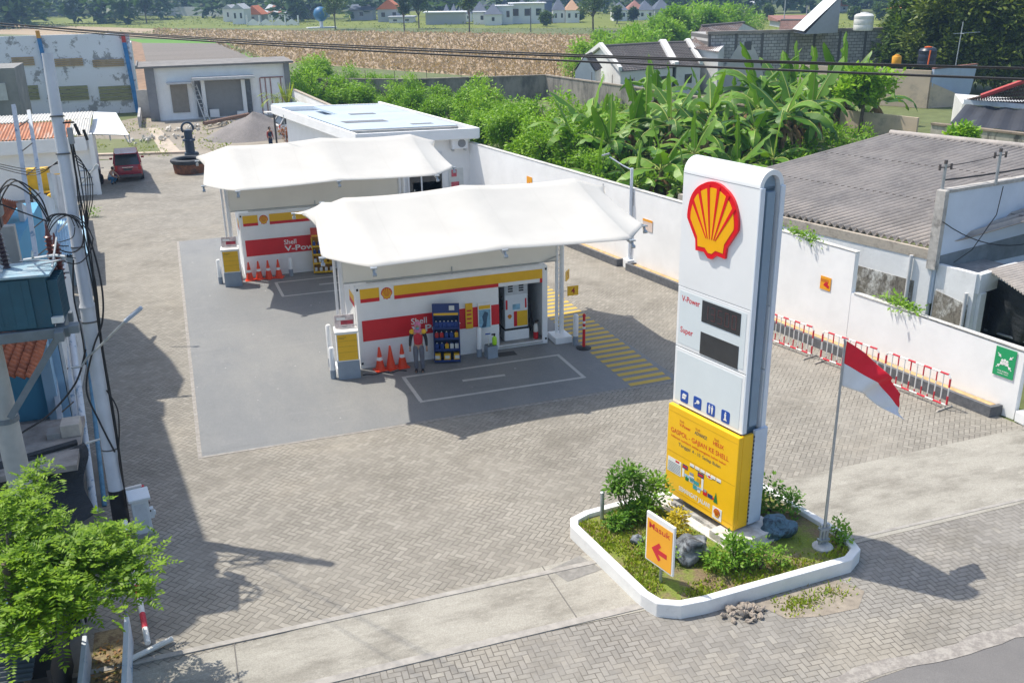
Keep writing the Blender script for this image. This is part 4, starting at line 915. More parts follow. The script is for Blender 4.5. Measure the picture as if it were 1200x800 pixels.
# barriers
RB_ = mat('barrier_red', (.62,.03,.05), .45, .08, 5); WB_ = mat('barrier_white', (.78,.77,.74), .45, .05, 4)
def barrier(p, q, label, first=[None]):
    mid = (Vector(p)+Vector(q))/2; a = atan2(q[1]-p[1], q[0]-p[0]); ln = (Vector(q)-Vector(p)).length
    if first[0] is None:
        t = first[0] = thing('crowd_barrier', label, 'barrier', (*mid,0), a, 'red and white barriers along the wall'); h = 1.0
        b = MB(); b.tube([(-h,0,.14),(-h,0,.93),(-h+.07,0,1.0),(h-.07,0,1.0),(h,0,.93),(h,0,.14),(-h,0,.14)], .024, 8); b.build('frame', WB_, t, smooth=40)
        b = MB()
        for x in (-h, h): b.tube([(x,0,.16),(x,0,.40)], .0285, 8); b.tube([(x,0,.66),(x,0,.90)], .0285, 8)
        for k in range(4): x = -.80+.5*k; b.tube([(x,0,1.0),(x+.24,0,1.0)], .0285, 8); b.tube([(x-.1,0,.14),(x+.15,0,.14)], .0285, 8)
        b.build('red_band', RB_, t, smooth=40)
        for k in range(9):
            x = -.80+.20*k; b = MB(); b.m = 0; b.tube([(x,0,.15),(x,0,.99)], .016, 6)
            b.m = 1
            if k % 2: b.tube([(x,0,.18),(x,0,.40)], .0195, 6); b.tube([(x,0,.72),(x,0,.97)], .0195, 6)
            else: b.tube([(x,0,.18),(x,0,.24)], .0195, 6)
            b.build('bar', [WB_, RB_], t, smooth=40)
        for x in (-h+.04, h-.04):
            b = MB(); b.tube([(x,-.30,.03),(x,.30,.03)], .026, 8); b.tube([(x,0,.03),(x,0,.14)], .024, 8); b.tube([(x,-.30,.03),(x,-.30,.0)], .03, 8); b.tube([(x,.30,.03),(x,.30,.0)], .03, 8); b.build('foot', mat('barrier_foot', (.5,.46,.40), .6, .2, 6), t, smooth=40)
    else: t = dup(first[0], (*mid,0), a, label)
    t.scale = (ln/2.05,1,1)
barrier((12.58,-2.45),(13.05,-4.22), 'red and white barrier nearest the price sign, left of the three'); barrier((13.12,-4.52),(13.62,-6.45), 'middle red and white barrier of the three along the wall'); barrier((13.70,-6.62),(14.10,-8.68), 'red and white barrier closest to the green assembly sign')
# corner post
t = thing('gate_post', 'pale steel post on a white foot at the right edge of the yard', 'post', (15.42,-10.0,0)); b = MB(); b.box(-.2,.25,-.16,.16,0,.30); b.build('foot', WHITE, t, bevel=.02); b = MB(); b.cyl(0,0,.3,3.2,.07,12); b.build('pole', ALU, t, smooth=40)
shrub('hedge_shrub', 'dark green hedge plant beyond the gate post at the right edge', (16.4,-10.1,0), [(0,0,.5,.55),(.6,.3,.8,.5),(.2,.5,1.2,.45),(1.0,-.2,.4,.4)], SHRUB, .12, .06, 260, seed=31, group=None, cat='hedge')

# ================================================================ WAREHOUSE ON THE RIGHT
ASB = Nt('old_asbestos'); v = ASB.noise(.8, 7, .75, ASB.map(ASB.tc(), (1,1,1)))
c = ASB.mix(ASB.ramp(v, .38, .66), (.43,.39,.355), (.31,.285,.265)); c = ASB.mix(ASB.ramp(ASB.noise(3.5, 6, .8), .5, .75, 0, .6), c, (.52,.485,.45)); c = ASB.mix(ASB.ramp(ASB.noise(.35,5,.7),.5,.75,0,.5), c, (.25,.225,.20)); ASB.bsdf(c, .92, 0, ASB.noise(30,3), .2, .01); ASBM = ASB.m
MOSSW = Nt('mossy_render'); v = MOSSW.noise(1.0, 8, .75, MOSSW.map(MOSSW.tc(), (1,1,.8)))
c = MOSSW.mix(MOSSW.ramp(v, .36, .50), (.70,.70,.67), (.24,.22,.185)); c = MOSSW.mix(MOSSW.ramp(MOSSW.noise(7,8,.85,MOSSW.map(MOSSW.tc(),(1,1,.5))), .46, .62, 0, .85), c, (.085,.075,.06)); c = MOSSW.mix(MOSSW.ramp(MOSSW.noise(.9,5,.7,MOSSW.map(MOSSW.tc(),(1,1,1),loc=(3,1,2))), .56, .64), c, (.66,.65,.61)); MOSSW.bsdf(c, .95, 0, MOSSW.noise(12,5), .4, .03); MOSSWM = MOSSW.m
BLUEW = mat('pale_blue_render', (.60,.67,.76), .85, .06, .7, dirt=(.20,.23,.27), dscale=1.1, dlo=.66, dhi=.74, damt=.75, bump=.2)
STW = mat('stained_white', (.78,.79,.79), .85, .08, 1, dirt=(.30,.28,.25), dscale=.8, dlo=.52, dhi=.72, damt=.7, bump=.25, stretch=(1,1,.4))
E1, E2 = Vector(G(906,248,3.25)), Vector(G(1094,289,3.25)); E1 = E1-(E2-E1).normalized()*4.4; R1, R2 = Vector(G(1043,157,5.1)), Vector(G(1200,173,5.1))
rd = (R2-R1).normalized(); R3 = R1 + rd*11; ed = (E2-E1).normalized(); 
t = thing('warehouse', 'low warehouse with a wide corrugated grey roof right of the price sign', 'warehouse', (E2.x+3,E2.y+3,0))
b = MB(); b.sheet(E1, E2, R1, R1+rd*(E2-E1).length*1.02, 42, .075, 6, per=8); 
o = b.build('corrugated_roof', ASBM, t, world=True, smooth=60); s_ = o.modifiers.new('s','SOLIDIFY'); s_.thickness = .015
bk = (R1-E1); bk.z = -bk.z
b = MB(); W2 = R1+rd*(E2-E1).length*1.02; b.sheet(R1, W2, R1+Vector((7,2.2,-1.5)), W2+Vector((7,2.2,-1.5)), 42, .075, 3); o = b.build('rear_roof', ASBM, t, world=True, smooth=60)
b = MB(); b.tube([R1+Vector((0,0,.03)), W2+Vector((0,0,.03))], .13, 8); b.build('ridge_cap', ASBM, t, world=True, smooth=50)
b = MB()                                                # rows of overlapping sheet ends
for f in (.34,.67):
    a, c_ = E1.lerp(R1,f), E2.lerp(W2,f); b.tube([a+Vector((0,0,.04)), c_+Vector((0,0,.04))], .012, 5)
b.build('sheet_lap', mat('lap_dark', (.12,.11,.10), .95), t, world=True)
nrm = Vector((-ed.y, ed.x, 0)); nrm = nrm if nrm.x < 0 else -nrm   # towards the station
b = MB(); wallseg(b, E1+nrm*.02-ed*.1, E2+nrm*.02+ed*.15, 2.86, 3.16, .22); b.build('eave_beam', mat('eave_concrete', (.46,.41,.34), .9, .2, 2, dirt=(.22,.19,.16), dscale=2, dlo=.45, dhi=.65, damt=.8, bump=.4), t, world=True)
b = MB(); wallseg(b, E1+nrm*.01, E2+nrm*.01+ed*.1, 0, 2.858, .2); b.build('side_wall', STW, t, world=True)
b = MB(); wallseg(b, E1+ed*((E2-E1).length*.30)+nrm*.113, E2+nrm*.113-ed*.4, .1, 2.25, .02, 2.1); b.build('mossy_wall', MOSSWM, t, world=True)
b = MB(); wallseg(b, E1+ed*.1, R1-Vector((0,0,.3)), 0, 3.0, .16, 4.75); b.build('gable_wall', STW, t, world=True)
b = MB(); pp = E2+nrm*.20-ed*.55; b.cyl(pp.x,pp.y,1.2,2.9,.06,10); b.build('rain_pipe', mat('pvc_grey', (.55,.56,.57), .5, .1), t, smooth=40, world=True)
# parapet wall seen from the shaded side
A_ = Vector(G(1105,226,4.9)); A_.z = 0; B_ = A_ + Vector((8.5,1.3,0))
t = thing('parapet_wall', 'tall pale blue parapet wall standing across the end of the corrugated roof', 'wall', A_)
b = MB(); wallseg(b, A_, B_, 1.5, 4.9, .22, 4.96); b.build('wall_body', BLUEW, t, world=True)
b = MB(); wallseg(b, A_-Vector((.05,.01,0)), B_, 4.9, 4.99, .27, 5.05); wallseg(b, A_-Vector((.13,.06,0)), A_+Vector((.05,-.02,0)), 2.6, 4.98, .30); b.build('coping', mat('coping_old', (.45,.43,.40), .9, .25, 3, dirt=(.18,.17,.16), dscale=2, dlo=.5, dhi=.65, damt=.8), t, world=True)
b = MB(); d_ = (B_-A_).normalized(); n_ = Vector((d_.y,-d_.x,0)); wallseg(b, A_+n_*.118+d_*.15, B_+n_*.118, 2.45, 3.0, .012, 3.35); b.build('stain_band', mat('band_grey', (.20,.23,.25), .9, .2, 2), t, world=True)
# lower annex
P1, P2 = Vector(G(1101,309,2.75)), Vector(G(1147,321,2.75)); P3 = P2 + Vector((2.0,.55,0))
t = thing('annex', 'small stained white annex with parapet below the pale blue wall', 'building', (P2.x,P2.y,0))
b = MB(); wallseg(b, P1, P2, 0, 2.75, .18); wallseg(b, P2, P3, 2.15, 2.74, .178); wallseg(b, P2+Vector((.1,.0,0)), P2+Vector((.35,.05,0)), 0, 2.15, .2); b.build('wall', STW, t, world=True)
d_ = (P2-P1).normalized(); n_ = Vector((d_.y,-d_.x,0)); n_ = n_ if n_.x < 0 else -n_
b = MB(); wallseg(b, P1+n_*.096+d_*.05, P2+n_*.096-d_*.12, .0, 1.95, .012, 1.78); b.build('mossy_patch', MOSSWM, t, world=True)
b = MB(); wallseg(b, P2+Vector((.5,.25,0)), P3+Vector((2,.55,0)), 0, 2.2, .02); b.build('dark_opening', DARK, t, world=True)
b = MB(); b.add([tuple(P1)[:2]+(2.6,), tuple(P2)[:2]+(2.6,), tuple(P3)[:2]+(2.6,), tuple(P1+(P3-P2))[:2]+(2.6,)], [(0,1,2,3)]); b.build('flat_roof', mat('roof_concrete', (.30,.30,.30), .9, .3, 2), t, world=True)
b = MB(); pp = P2+n_*.17-d_*.18; b.tube([(pp.x,pp.y,1.95),(pp.x,pp.y,2.0)], .05, 8); b.tube([(pp.x,pp.y,2.15),(pp.x,pp.y,.95),(pp.x-.35,pp.y-.05,.90)], .055, 10); b.build('waste_pipe', mat('pvc_grey', (.55,.56,.57), .5), t, smooth=50, world=True)
# lean-to with black tarpaulin
t = thing('lean_to', 'lean-to shed with corrugated grey roof over a hanging black tarpaulin', 'shed', (18.2,-7.6,0))
q0, q1, q2, q3 = Vector(G(1158,316,2.75)), Vector(G(1203,347,2.55)), Vector(G(1202,306,2.95)), Vector(G(1260,330,2.8))
b = MB(); b.sheet(q0, q1, q2, q3, 14, .03, 3); o = b.build('roof_sheet', ASBM, t, world=True, smooth=60); o.modifiers.new('s','SOLIDIFY').thickness = .015
TARP = Nt('black_tarp'); v = TARP.noise(1.6, 6, .7, TARP.map(TARP.tc(), (1,1,3))); TARP.bsdf(TARP.mix(TARP.ramp(TARP.noise(6,7,.8),.62,.76,0,.5), (.03,.035,.04), (.22,.23,.23)), .5, 0, v, .8, .12); TARPM = TARP.m
c0, c1, c2, c3 = Vector(G(1163,322,2.45)), Vector(G(1210,352,2.4)), Vector(G(1144,384,.75)), Vector(G(1212,405,.9))
b = MB(); b.grid(lambda u, v: (c0.lerp(c1,u)).lerp(c2.lerp(c3,u), v) + Vector((-.06,-.06,0))*sin(u*14+v*4)*(.4+v), 30, 14); o = b.build('tarpaulin', TARPM, t, world=True, smooth=60)
b = MB(); b.tube([c2+Vector((0,0,.03)), c3+Vector((0,0,.03))], .04, 8); b.tube([tuple(c3)[:2]+(0,), c1], .04, 6); b.tube([tuple(c2)[:2]+(0,), c2], .04, 6); b.build('frame', GALV, t, world=True, smooth=40)
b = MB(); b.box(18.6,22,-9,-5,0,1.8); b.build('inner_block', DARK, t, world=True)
# service masts and wires on the parapet
def mast(p, z0, z1, label):
    t = thing('service_mast', label, 'mast', (p.x,p.y,z0), 0, 'service masts at the parapet wall'); b = MB(); b.cyl(0,0,0,z1-z0,.045,8); b.build('pipe', GALV, t, smooth=40)
    b = MB(); b.tube([(-.22,0,z1-z0-.12),(.25,0,z1-z0-.12)], .02, 6); b.cyl(-.2,0,z1-z0-.2,z1-z0-.02,.035,8); b.cyl(.22,0,z1-z0-.2,z1-z0-.02,.035,8); b.cyl(0,0,z1-z0-.02,z1-z0+.09,.05,8); b.build('insulator', mat('insulator_dark', (.10,.085,.08), .4), t, smooth=40)
    return t
m1 = A_+Vector((2.1,.15,0)); m2 = A_+Vector((.05,.1,0)); mast(m1, 4.95, 5.95, 'taller service mast standing on the pale blue wall'); mast(m2, 4.95, 5.75, 'shorter service mast at the left end of the pale blue wall')
def sagline(p, q, sag, n_=14): return [Vector(p).lerp(Vector(q), k/n_) - Vector((0,0,sag*4*(k/n_)*(1-k/n_))) for k in range(n_+1)]
t = thing('service_cable', 'black service cable running off the masts to the right', 'cable', (m2.x,m2.y,5.4)); b = MB(); b.tube(sagline((m2.x,m2.y,5.25),(m2.x+12,m2.y+1.5,6.0),.25), .03, 6); b.tube(sagline((m2.x,m2.y,5.68),(m1.x,m1.y,5.85),.05), .012, 5); b.build('wire', BLACK, t, world=True)
t = thing('drop_cable', 'thin black cable looping down across the pale blue wall', 'cable', (A_.x,A_.y-.2,4)); b = MB()
b.tube([m1+Vector((0,-.3,4.95)), m1+Vector((-.1,-.32,4.1)), m1+Vector((-.9,-.38,3.1)), A_+Vector((.5,-.3,2.8))], .014, 5); b.tube(sagline(A_+Vector((-.1,-.25,4.1)), A_+Vector((6,.3,3.4)), .75), .016, 5); b.build('wire', BLACK, t, world=True)
b = MB(); q = random.Random(4)
def creeper(label, c, r, n_, seed):
    b = MB(); foliage(b, c, r, n_, .12, .07, seed, hollow=.1, cl=2, spread=.08); o = b.build('creeper', SHRUBL); tag(o, label, 'creeper'); return o
p = P1.lerp(P2,.05)
creeper('green creeper growing on top of the low white wall', (WX(-5.6)+.15,-5.75,1.98), (.18,.9,.13), 420, 3)
creeper('thin creeper along the top of the tall white wall', (WX(-1.8)+.1,-1.9,3.24), (.12,1.3,.09), 330, 4)
# ================================================================ BEHIND THE STATION
def onY(px, py, Y):
    d = fw*FOC + rt*(px-600) - up*(py-400); return Vector(CAM) + d*((Y-CAM[1])/d.y)
# ---- shop behind the canopies
WS = lambda y: -.175*(y-24)
t = thing('station_shop', 'white flat roofed station shop behind the farther canopy', 'shop', (7.0,20.8,0))
fr = [(4.13,20.83),(10.25,20.25),(8.1,34.2),(1.6,35.4)]
wl = [(4.6,21.4),(9.92,20.95),(7.8,33.7),(2.4,34.7)]
b = MB()
for i in range(4): wallseg(b, wl[i], wl[(i+1)%4], 0, 3.5, .16)
b.build('wall', WALLW, t, world=True)
b = MB(); b.prism(wl[:], 3.501, 3.53); b.build('ceiling', WHITE, t, world=True)
b = MB()
for i in (0,1,3): wallseg(b, fr[i], fr[(i+1)%4], 3.50, 4.0, .14)
wallseg(b, fr[2], fr[3], 3.50, 3.88, .14)
b.prism(fr, 3.46, 3.497); b.build('fascia', WALLW, t, world=True, bevel=.01)
ROOFB = mat('roof_pale_blue', (.46,.54,.62), .5, .06, .6, dirt=(.33,.36,.38), dscale=.5, dlo=.5, dhi=.7, damt=.5)
lerp4 = lambda u, v: tuple(Vector(fr[0]).lerp(Vector(fr[1]),u).lerp(Vector(fr[3]).lerp(Vector(fr[2]),u),v))
def qd(u0,u1,v0,v1): return [lerp4(u0,v0),lerp4(u1,v0),lerp4(u1,v1),lerp4(u0,v1)]
b = MB(); b.prism(qd(.02,.98,.01,.99), 3.535, 3.60); b.build('roof_slab', ROOFB, t, world=True)
b = MB(); b.prism(qd(.05,.93,.10,.58), 3.60, 3.93); b.build('raised_roof', mat('raised_roof_side', (.38,.36,.33), .85, .2, 2), t, world=True)
b = MB(); b.prism(qd(.045,.94,.115,.585), 3.932, 3.98); b.prism(qd(.35,.97,.62,.95), 3.78, 3.90); b.build('roof_sheet', ROOFB, t, world=True)
for a_ in ((.16,.52,.30,.36,3.98,3.995),(.62,.80,.18,.21,3.98,3.99),(.40,.62,.55,.585,3.98,4.0),(.84,.93,.055,.10,3.60,3.72)): b = MB(); b.prism(qd(*a_[:4]), a_[4], a_[5]); b.build('roof_gap', mat('gap_grey', (.16,.17,.19), .8), t, world=True)
b = MB(); b.prism(qd(-.01,.10,.40,.52), 3.61, 3.68); b.build('blue_sheet', mat('cyan_sheet', (.02,.38,.62), .5), t, world=True)
def face(mb, px0, py0, px1, py1, Y, d=.03, m=0):
    mb.m = m; my, mx_ = (py0+py1)/2, (px0+px1)/2
    x0, x1 = onY(px0,my,Y).x, onY(px1,my,Y).x; mb.box(x0,x1,Y-d,Y,onY(mx_,py1,Y).z,onY(mx_,py0,Y).z)
b = MB(); face(b, 479.5,204,519,229,21.0,.04); b.build('shop_window', GLASS, t, world=True)
for a_ in ((478.2,203,479.8,229),(493.2,203,494.8,229),(518.2,203,519.8,229),(513,178,518,187)): b = MB(); face(b,*a_,20.97,.06); b.build('window_frame', STEEL, t, world=True)
b = MB(); face(b, 484,213,517,226,20.98,.02); b.build('counter', mat('counter_grey', (.12,.13,.15), .6, .5, 3), t, world=True)
b = MB(); face(b, 526,197,543.5,222,20.93,.03,0); face(b, 529,199,535,207,20.89,.015,1); face(b, 529,213,538,221,20.89,.015,1); b.build('shop_poster', [mat('poster_pale2', (.66,.68,.66), .5, .08, 4), mat('poster_pink', (.55,.10,.13), .5, .4, 8)], t, world=True)
t = thing('aircon_unit', 'outdoor air conditioner unit under the shop roof edge', 'air conditioner', onY(538,174,20.72))
b = MB(); b.box(-.42,.42,-.18,.14,0,.56); b.build('casing', WHITE, t, bevel=.02); b = MB(); M0 = Matrix.Rotation(pi/2,4,'X'); b.M = Matrix.Translation((.10,-.185,.28)) @ M0; b.lathe([(.21,-.005),(.21,.01)], n=18); b.build('fan_grille', mat('grille_grey', (.25,.26,.27), .6), t); b = MB(); b.box(-.35,-.28,-.1,.4,-.12,-.02); b.box(.28,.35,-.1,.4,-.12,-.02); b.build('bracket', GALV, t)
t = thing('carport', 'small carport with pale sheet roof beside the shop', 'carport', (2.9,42,0))
b = MB(); p = [tuple(G(*q,2.9)) for q in ((318,123),(352,121),(402,134),(362,142))]; b.add(p, [(0,1,2,3)]); o = b.build('roof_sheet', ROOFB, t, world=True); o.modifiers.new('s','SOLIDIFY').thickness = .08
for k, f in enumerate((0,.5,1)): b = MB(); q_ = Vector(p[0]).lerp(Vector(p[3]), f*.8+.05); b.cyl(q_.x,q_.y,0,2.85,.07,6); b.build('post', mat('dark_post', (.06,.06,.065), .6), t, world=True)
b = MB(); b.tube([p[0],p[3]], .06, 6); b.build('edge_beam', mat('dark_post', (.06,.06,.065), .6), t, world=True)

# ---- unfinished house
HY = 64.0
t = thing('unfinished_house', 'unfinished white house with shuttered opening behind the yard', 'house', (0,HY,0))
b = MB(); b.box(-6.0,6.2,HY,HY+6,0,4.45); b.build('wall', WALLW, t, world=True)
b = MB(); b.box(-6.7,6.6,HY-.5,HY+6.3,4.452,4.62); b.box(-6.7,-6.55,HY-.5,HY+6.3,4.62,4.74); b.build('roof_slab', mat('roof_grey2', (.21,.20,.19), .9, .2, 1), t, world=True)
b = MB(); b.box(-6.02,-5.25,HY-.3,HY-.01,0,4.45); b.build('grey_column', mat('column_grey', (.24,.24,.25), .85, .15, 1), t, world=True); b = MB(); b.box(5.75,6.22,HY-.3,HY-.01,0,4.45); b.build('grey_column', mat('column_grey', (.24,.24,.25), .85, .15, 1), t, world=True)
b = MB(); face(b,201,99,221,132,HY-.01,.08); b.build('shutter', mat('brown_shutter', (.27,.24,.20), .7, .1), t, world=True)
b = MB(); face(b,195,96,224,98,HY-.02,.9); face(b,224,89,297,92,HY-.02,1.2); face(b,188,137,340,140,HY-.02,.5); b.build('ledge', mat('ledge_grey', (.55,.55,.55), .85), t, world=True)
b = MB(); face(b,241,94,286,136,HY-.01,.05); b.build('roller_shutter', mat('shutter_grey', (.26,.26,.255), .7, .06, 2), t, world=True)
b = MB(); face(b,237,93,241.5,137,HY-.03,.4); face(b,284,93,288.5,137,HY-.03,.4); b.build('white_column', WHITE, t, world=True)
for x in (230,289): b = MB(); face(b,x,93,x+6,137,HY-.03,.2); b.build('stone_pilaster', mat('slate_pilaster', (.13,.14,.15), .9, .3, 3), t, world=True)
b = MB(); face(b,246,128,257,137,HY-.15,.4); face(b,278,130,286,137,HY-.15,.4); b.build('low_wall', WHITE, t, world=True)
b = MB()
for x in (306,312,318,330): b = MB(); face(b,x,91.1,x+1.1,136,HY-.03,.06); b.build('window_frame', mat('brick_red_frame', (.32,.15,.13), .8), t, world=True)
b = MB(); face(b,305,90,331.5,91.3,HY-.03,.062); b.build('window_frame', mat('brick_red_frame', (.32,.15,.13), .8), t, world=True)
t = thing('ladder', 'pale ladder leaning on the unfinished house', 'ladder', (G(240,137).x, HY-1.5, 0)); b = MB(); p0 = onY(243,138,HY-1.6); p1 = onY(226,97,HY-.1); 
b.tube([(p0.x-.2,p0.y,0),(p1.x-.2,p1.y,p1.z)], .05, 5); b.tube([(p0.x+.2,p0.y,0),(p1.x+.2,p1.y,p1.z)], .05, 5)
for k in range(1,9): a = p0.lerp(p1,k/9); a.z = p1.z*k/9; b.tube([a-Vector((.2,0,0)), a+Vector((.2,0,0))], .03, 5)
b.build('rails', mat('ladder_pale', (.55,.55,.53), .6), t, world=True)
# ---- old painted factory block
PEEL = Nt('peeling_paint'); v = PEEL.noise(.55, 8, .75); c = PEEL.mix(PEEL.ramp(v,.535,.585,0,.85), (.76,.78,.82), (.24,.24,.24)); c = PEEL.mix(PEEL.ramp(PEEL.noise(.2,4,.6),.5,.7,0,.5), c, (.72,.73,.75)); PEELM = PEEL.bsdf(c, .85)
BY = 71.5
t = thing('factory_block', 'old white factory block with peeling paint, louvres and blue pilasters', 'building', (-14,BY,0))
b = MB(); b.box(-32,-7.0,BY,BY+.3,0,7.1); b.box(-32,-7.1,BY+.3,BY+9,0,6.0); b.build('wall', PEELM, t, world=True)
LV = mat('louvre_tan', (.42,.31,.19), .8, .15, 1); LV2 = mat('louvre_olive', (.26,.26,.14), .8, .15, 1)
for (x0,x1,y0,y1,mm) in ((13,41,67,76.5,LV),(58,98,69,77,LV),(108,146,70,77.5,LV),(22,47,100,116.5,LV2),(64,105,101,116.5,LV2),(115,155,101,116.5,LV2)):
    b = MB(); a, c_ = onY(x0,y0,BY), onY(x1,y1,BY); nrow = 4
    for k in range(nrow):
        z0 = c_.z+(a.z-c_.z)*k/nrow; b.box(a.x,c_.x,BY-.12,BY-.01,z0,z0+(a.z-c_.z)/nrow*.82)
    b.build('louvre', mm, t, world=True)
def ply(x0,y0,x1,y1,w_): 
    a, c_ = onY(x0,y0,BY-.2), onY(x1,y1,BY-.2); b.add([(a.x-w_,BY-.3,a.z),(a.x+w_,BY-.3,a.z),(a.x+w_,BY,a.z),(a.x-w_,BY,a.z),(c_.x-w_,BY-.3,c_.z),(c_.x+w_,BY-.3,c_.z),(c_.x+w_,BY,c_.z),(c_.x-w_,BY,c_.z)], [(0,4,5,1),(1,5,6,2),(2,6,7,3),(3,7,4,0),(0,1,2,3),(7,6,5,4)])
for a_ in ((45.5,45,62,117,.16),(145.5,50,162,133,.18)): b = MB(); ply(*a_); b.build('blue_pilaster', mat('pilaster_blue', (.04,.20,.46), .7, .2, 2), t, world=True)
b = MB(); ply(43.5,36,45.5,45,.16); b.build('orange_pilaster_head', mat('pilaster_orange', (.62,.30,.05), .7), t, world=True); b = MB(); ply(144,41,145.5,50,.17); b.build('red_pilaster_head', mat('pilaster_red', (.50,.06,.05), .7), t, world=True)
t = thing('concrete_building', 'bare grey concrete building at the left picture edge', 'building', (-17,58,0)); b = MB(); b.box(-26,onY(22,110,58).x,58,64,0,5.3); b.build('wall', mat('raw_concrete', (.24,.24,.23), .9, .2, .5, dirt=(.40,.38,.34), dscale=.4), t, world=True)
b = MB(); a = onY(2,104,57.9); b.box(a.x-1.4,a.x+.3,57.9,58,a.z-.9,a.z+.4); b.build('louvre_window', mat('pale_louvre', (.5,.51,.5), .7), t, world=True)
t = thing('yard_wall', 'grey rendered wall between the factory block and the unfinished house', 'wall', (-6.5,68,0)); b = MB(); b.box(-7.0,-4.8,67,67.2,0,2.4); b.box(-7.0,-6.8,60,67,0,.9); b.build('wall_body', mat('render_grey', (.42,.41,.40), .9, .2, 1, dirt=(.2,.19,.18), dscale=1), t, world=True)
t = thing('white_site_wall', 'low pale wall running from the unfinished house toward the shop', 'wall', (7,52,0)); b = MB(); wallseg(b, (6.3,63.6), (8.3,36), 0, 2.2, .18); b.build('wall_body', WALLW, t, world=True)
b = MB(); wallseg(b, (6.3,63.6), (8.3,36), 2.2, 2.27, .26); b.build('coping', mat('coping_tan', (.42,.36,.29), .9, .2, 1), t, world=True)

# ---- building site odds and ends
b = MB(); 
def heap(u, v):
    a = 2*pi*u; r = 3.2*v*(1+.2*noise.noise(Vector((cos(a)*1.3,sin(a)*1.3,4)))); h = 1.9*max(0,1-v**.95)+.30*noise.noise(Vector((cos(a)*v*3,sin(a)*v*3,0)))*(1-v)
    return (1.6+r*cos(a)*1.25, 50.8+r*sin(a), h-.02)
b.grid(heap, 40, 12); o = b.build('gravel_heap', speckle('gravel', (.235,.215,.205), (.16,.15,.14), (.31,.29,.27), sc=1.2, fine=12, bstr=.8), smooth=60); tag(o, 'big heap of grey gravel before the unfinished house', 'gravel heap')
b = MB(); p = G(323,149); b.cbox((p.x,p.y,1.18),(1.5,.9,.12), rz=.2, ry=.08); o = b.build('concrete_slab', mat('pale_slab', (.62,.61,.58), .85)); tag(o, 'pale concrete slab lying on top of the gravel heap', 'slab')
q = random.Random(12)
BLK = [MB().blob((0,0,0), (.30,.22,.17), 60+k, 1, .35, 1.5) for k in range(4)]
BLK = [x.build('masonry_rubble', mat('rubble_pale', (.58,.54,.47), .9, .2, 3), smooth=20) for x in BLK]
used = set()
def rubble(n_, cx, cy, sx, sy, lab, grp):
    for k in range(n_):
        src_ = BLK[k%4]; o = src_ if (k%4) not in used and k < 4 else src_.copy()
        if o is src_: used.add(k%4)
        else: C.objects.link(o)
        x, y = q.gauss(0,.45), q.gauss(0,.45); s = q.uniform(.35,.8); o.scale = (s,s,s)
        o.location = (cx+x*sx, cy+y*sy, .12*s+max(0,.25-abs(x)*.3)*q.random()); o.rotation_euler = (q.uniform(0,6),q.uniform(0,6),q.uniform(0,6)); tag(o, lab, 'rubble', grp)
p = G(183,164); rubble(34, p.x, p.y, 2.6, 1.6, 'pale masonry lump in the rubble strip left of the dark blue pump', 'rubble strip on the dirt yard')
p = G(215,153); rubble(20, p.x, p.y, 1.8, 1.2, 'pale masonry lump in the scatter before the house columns', 'rubble scatter before the house')
p = G(256,147); rubble(36, p.x, p.y, 3.0, 1.5, 'pale brick lump in the rubble bank at the house front', 'rubble bank at the house front')
p = G(352,146); rubble(30, p.x, p.y, 2.2, 2.4, 'tan brick lump in the pile by the carport', 'brick pile by the carport')
t = thing('plank', 'long brown plank lying across the rubble before the house', 'plank', G(270,147)); b = MB(); a, c_ = G(240,152), G(292,141); b.tube([a+Vector((0,0,.5)), c_+Vector((0,0,.5))], .16, 6); b.build('beam', mat('plank_brown', (.20,.12,.09), .8, .2), t, world=True)
b = MB(); q2 = random.Random(5)
for k in range(420):
    p = G(q2.uniform(105,330), q2.uniform(142,184)); 
    if noise.noise(Vector((p.x*.35,p.y*.22,7))) < .02 or p.y < 38: continue
    foliage(b, (p.x,p.y,.06), (.35,.35,.12), 7, .22, .10, 900+k, hollow=.1)
o = b.build('yard_weeds', leafmat('weed_leaf', (.12,.20,.03), (.28,.32,.07), scale=1)); tag(o, 'scattered weeds on the dirt yard before the unfinished house', 'weeds', kind='stuff')
# dark machine and tyre basin
p = G(225,192); t = thing('water_pump', 'tall dark blue pump with pipe loop standing at the yard end', 'pump', (p.x,p.y,0))
PB = mat('pump_dark', (.025,.05,.085), .5, .3, 4)
b = MB(); b.cyl(0,0,.2,1.5,.30,14); b.cyl(0,0,1.5,1.62,.40,14); b.cyl(0,0,1.62,2.2,.26,14); b.cyl(.05,.0,.55,.75,.44,14); b.cbox((-.1,0,.1),(1.0,.6,.22)); b.build('body', PB, t, smooth=40)
b = MB(); b.tube([(.38*cos(pi*k/10-.3)*.95, 0, 2.3+.38*sin(pi*k/10-.3)) for k in range(14)], .07, 8); b.build('pipe_loop', PB, t, smooth=40)
b = MB()
for a_, z in ((0,.65),(2,1.0),(3.6,1.8),(5,1.55),(1,2.05)): b.blob((.42*cos(a_),.42*sin(a_),z), .12, int(z*10), 1)
b.build('valve', PB, t)
p = G(219,205); t = thing('tyre_basin', 'round brown basin rimmed with a black tyre at the yard end', 'basin', (p.x+.25,p.y+.9,0))
b = MB(); b.lathe([(.95,0),(1.0,.45),(.98,.62)], n=26); b.build('basin_wall', mat('basin_brown', (.19,.075,.035), .8, .4, 5, dirt=(.05,.05,.05), dscale=3, dlo=.5, dhi=.6), t, smooth=40)
b = MB(); b.lathe([(.72,.60),(1.05,.60),(1.14,.72),(1.12,.84),(.98,.90),(.80,.88),(.72,.78),(.72,.60)], n=28); b.build('tyre_rim', mat('tyre_black', (.03,.037,.047), .7, .3, 6), t, smooth=40)
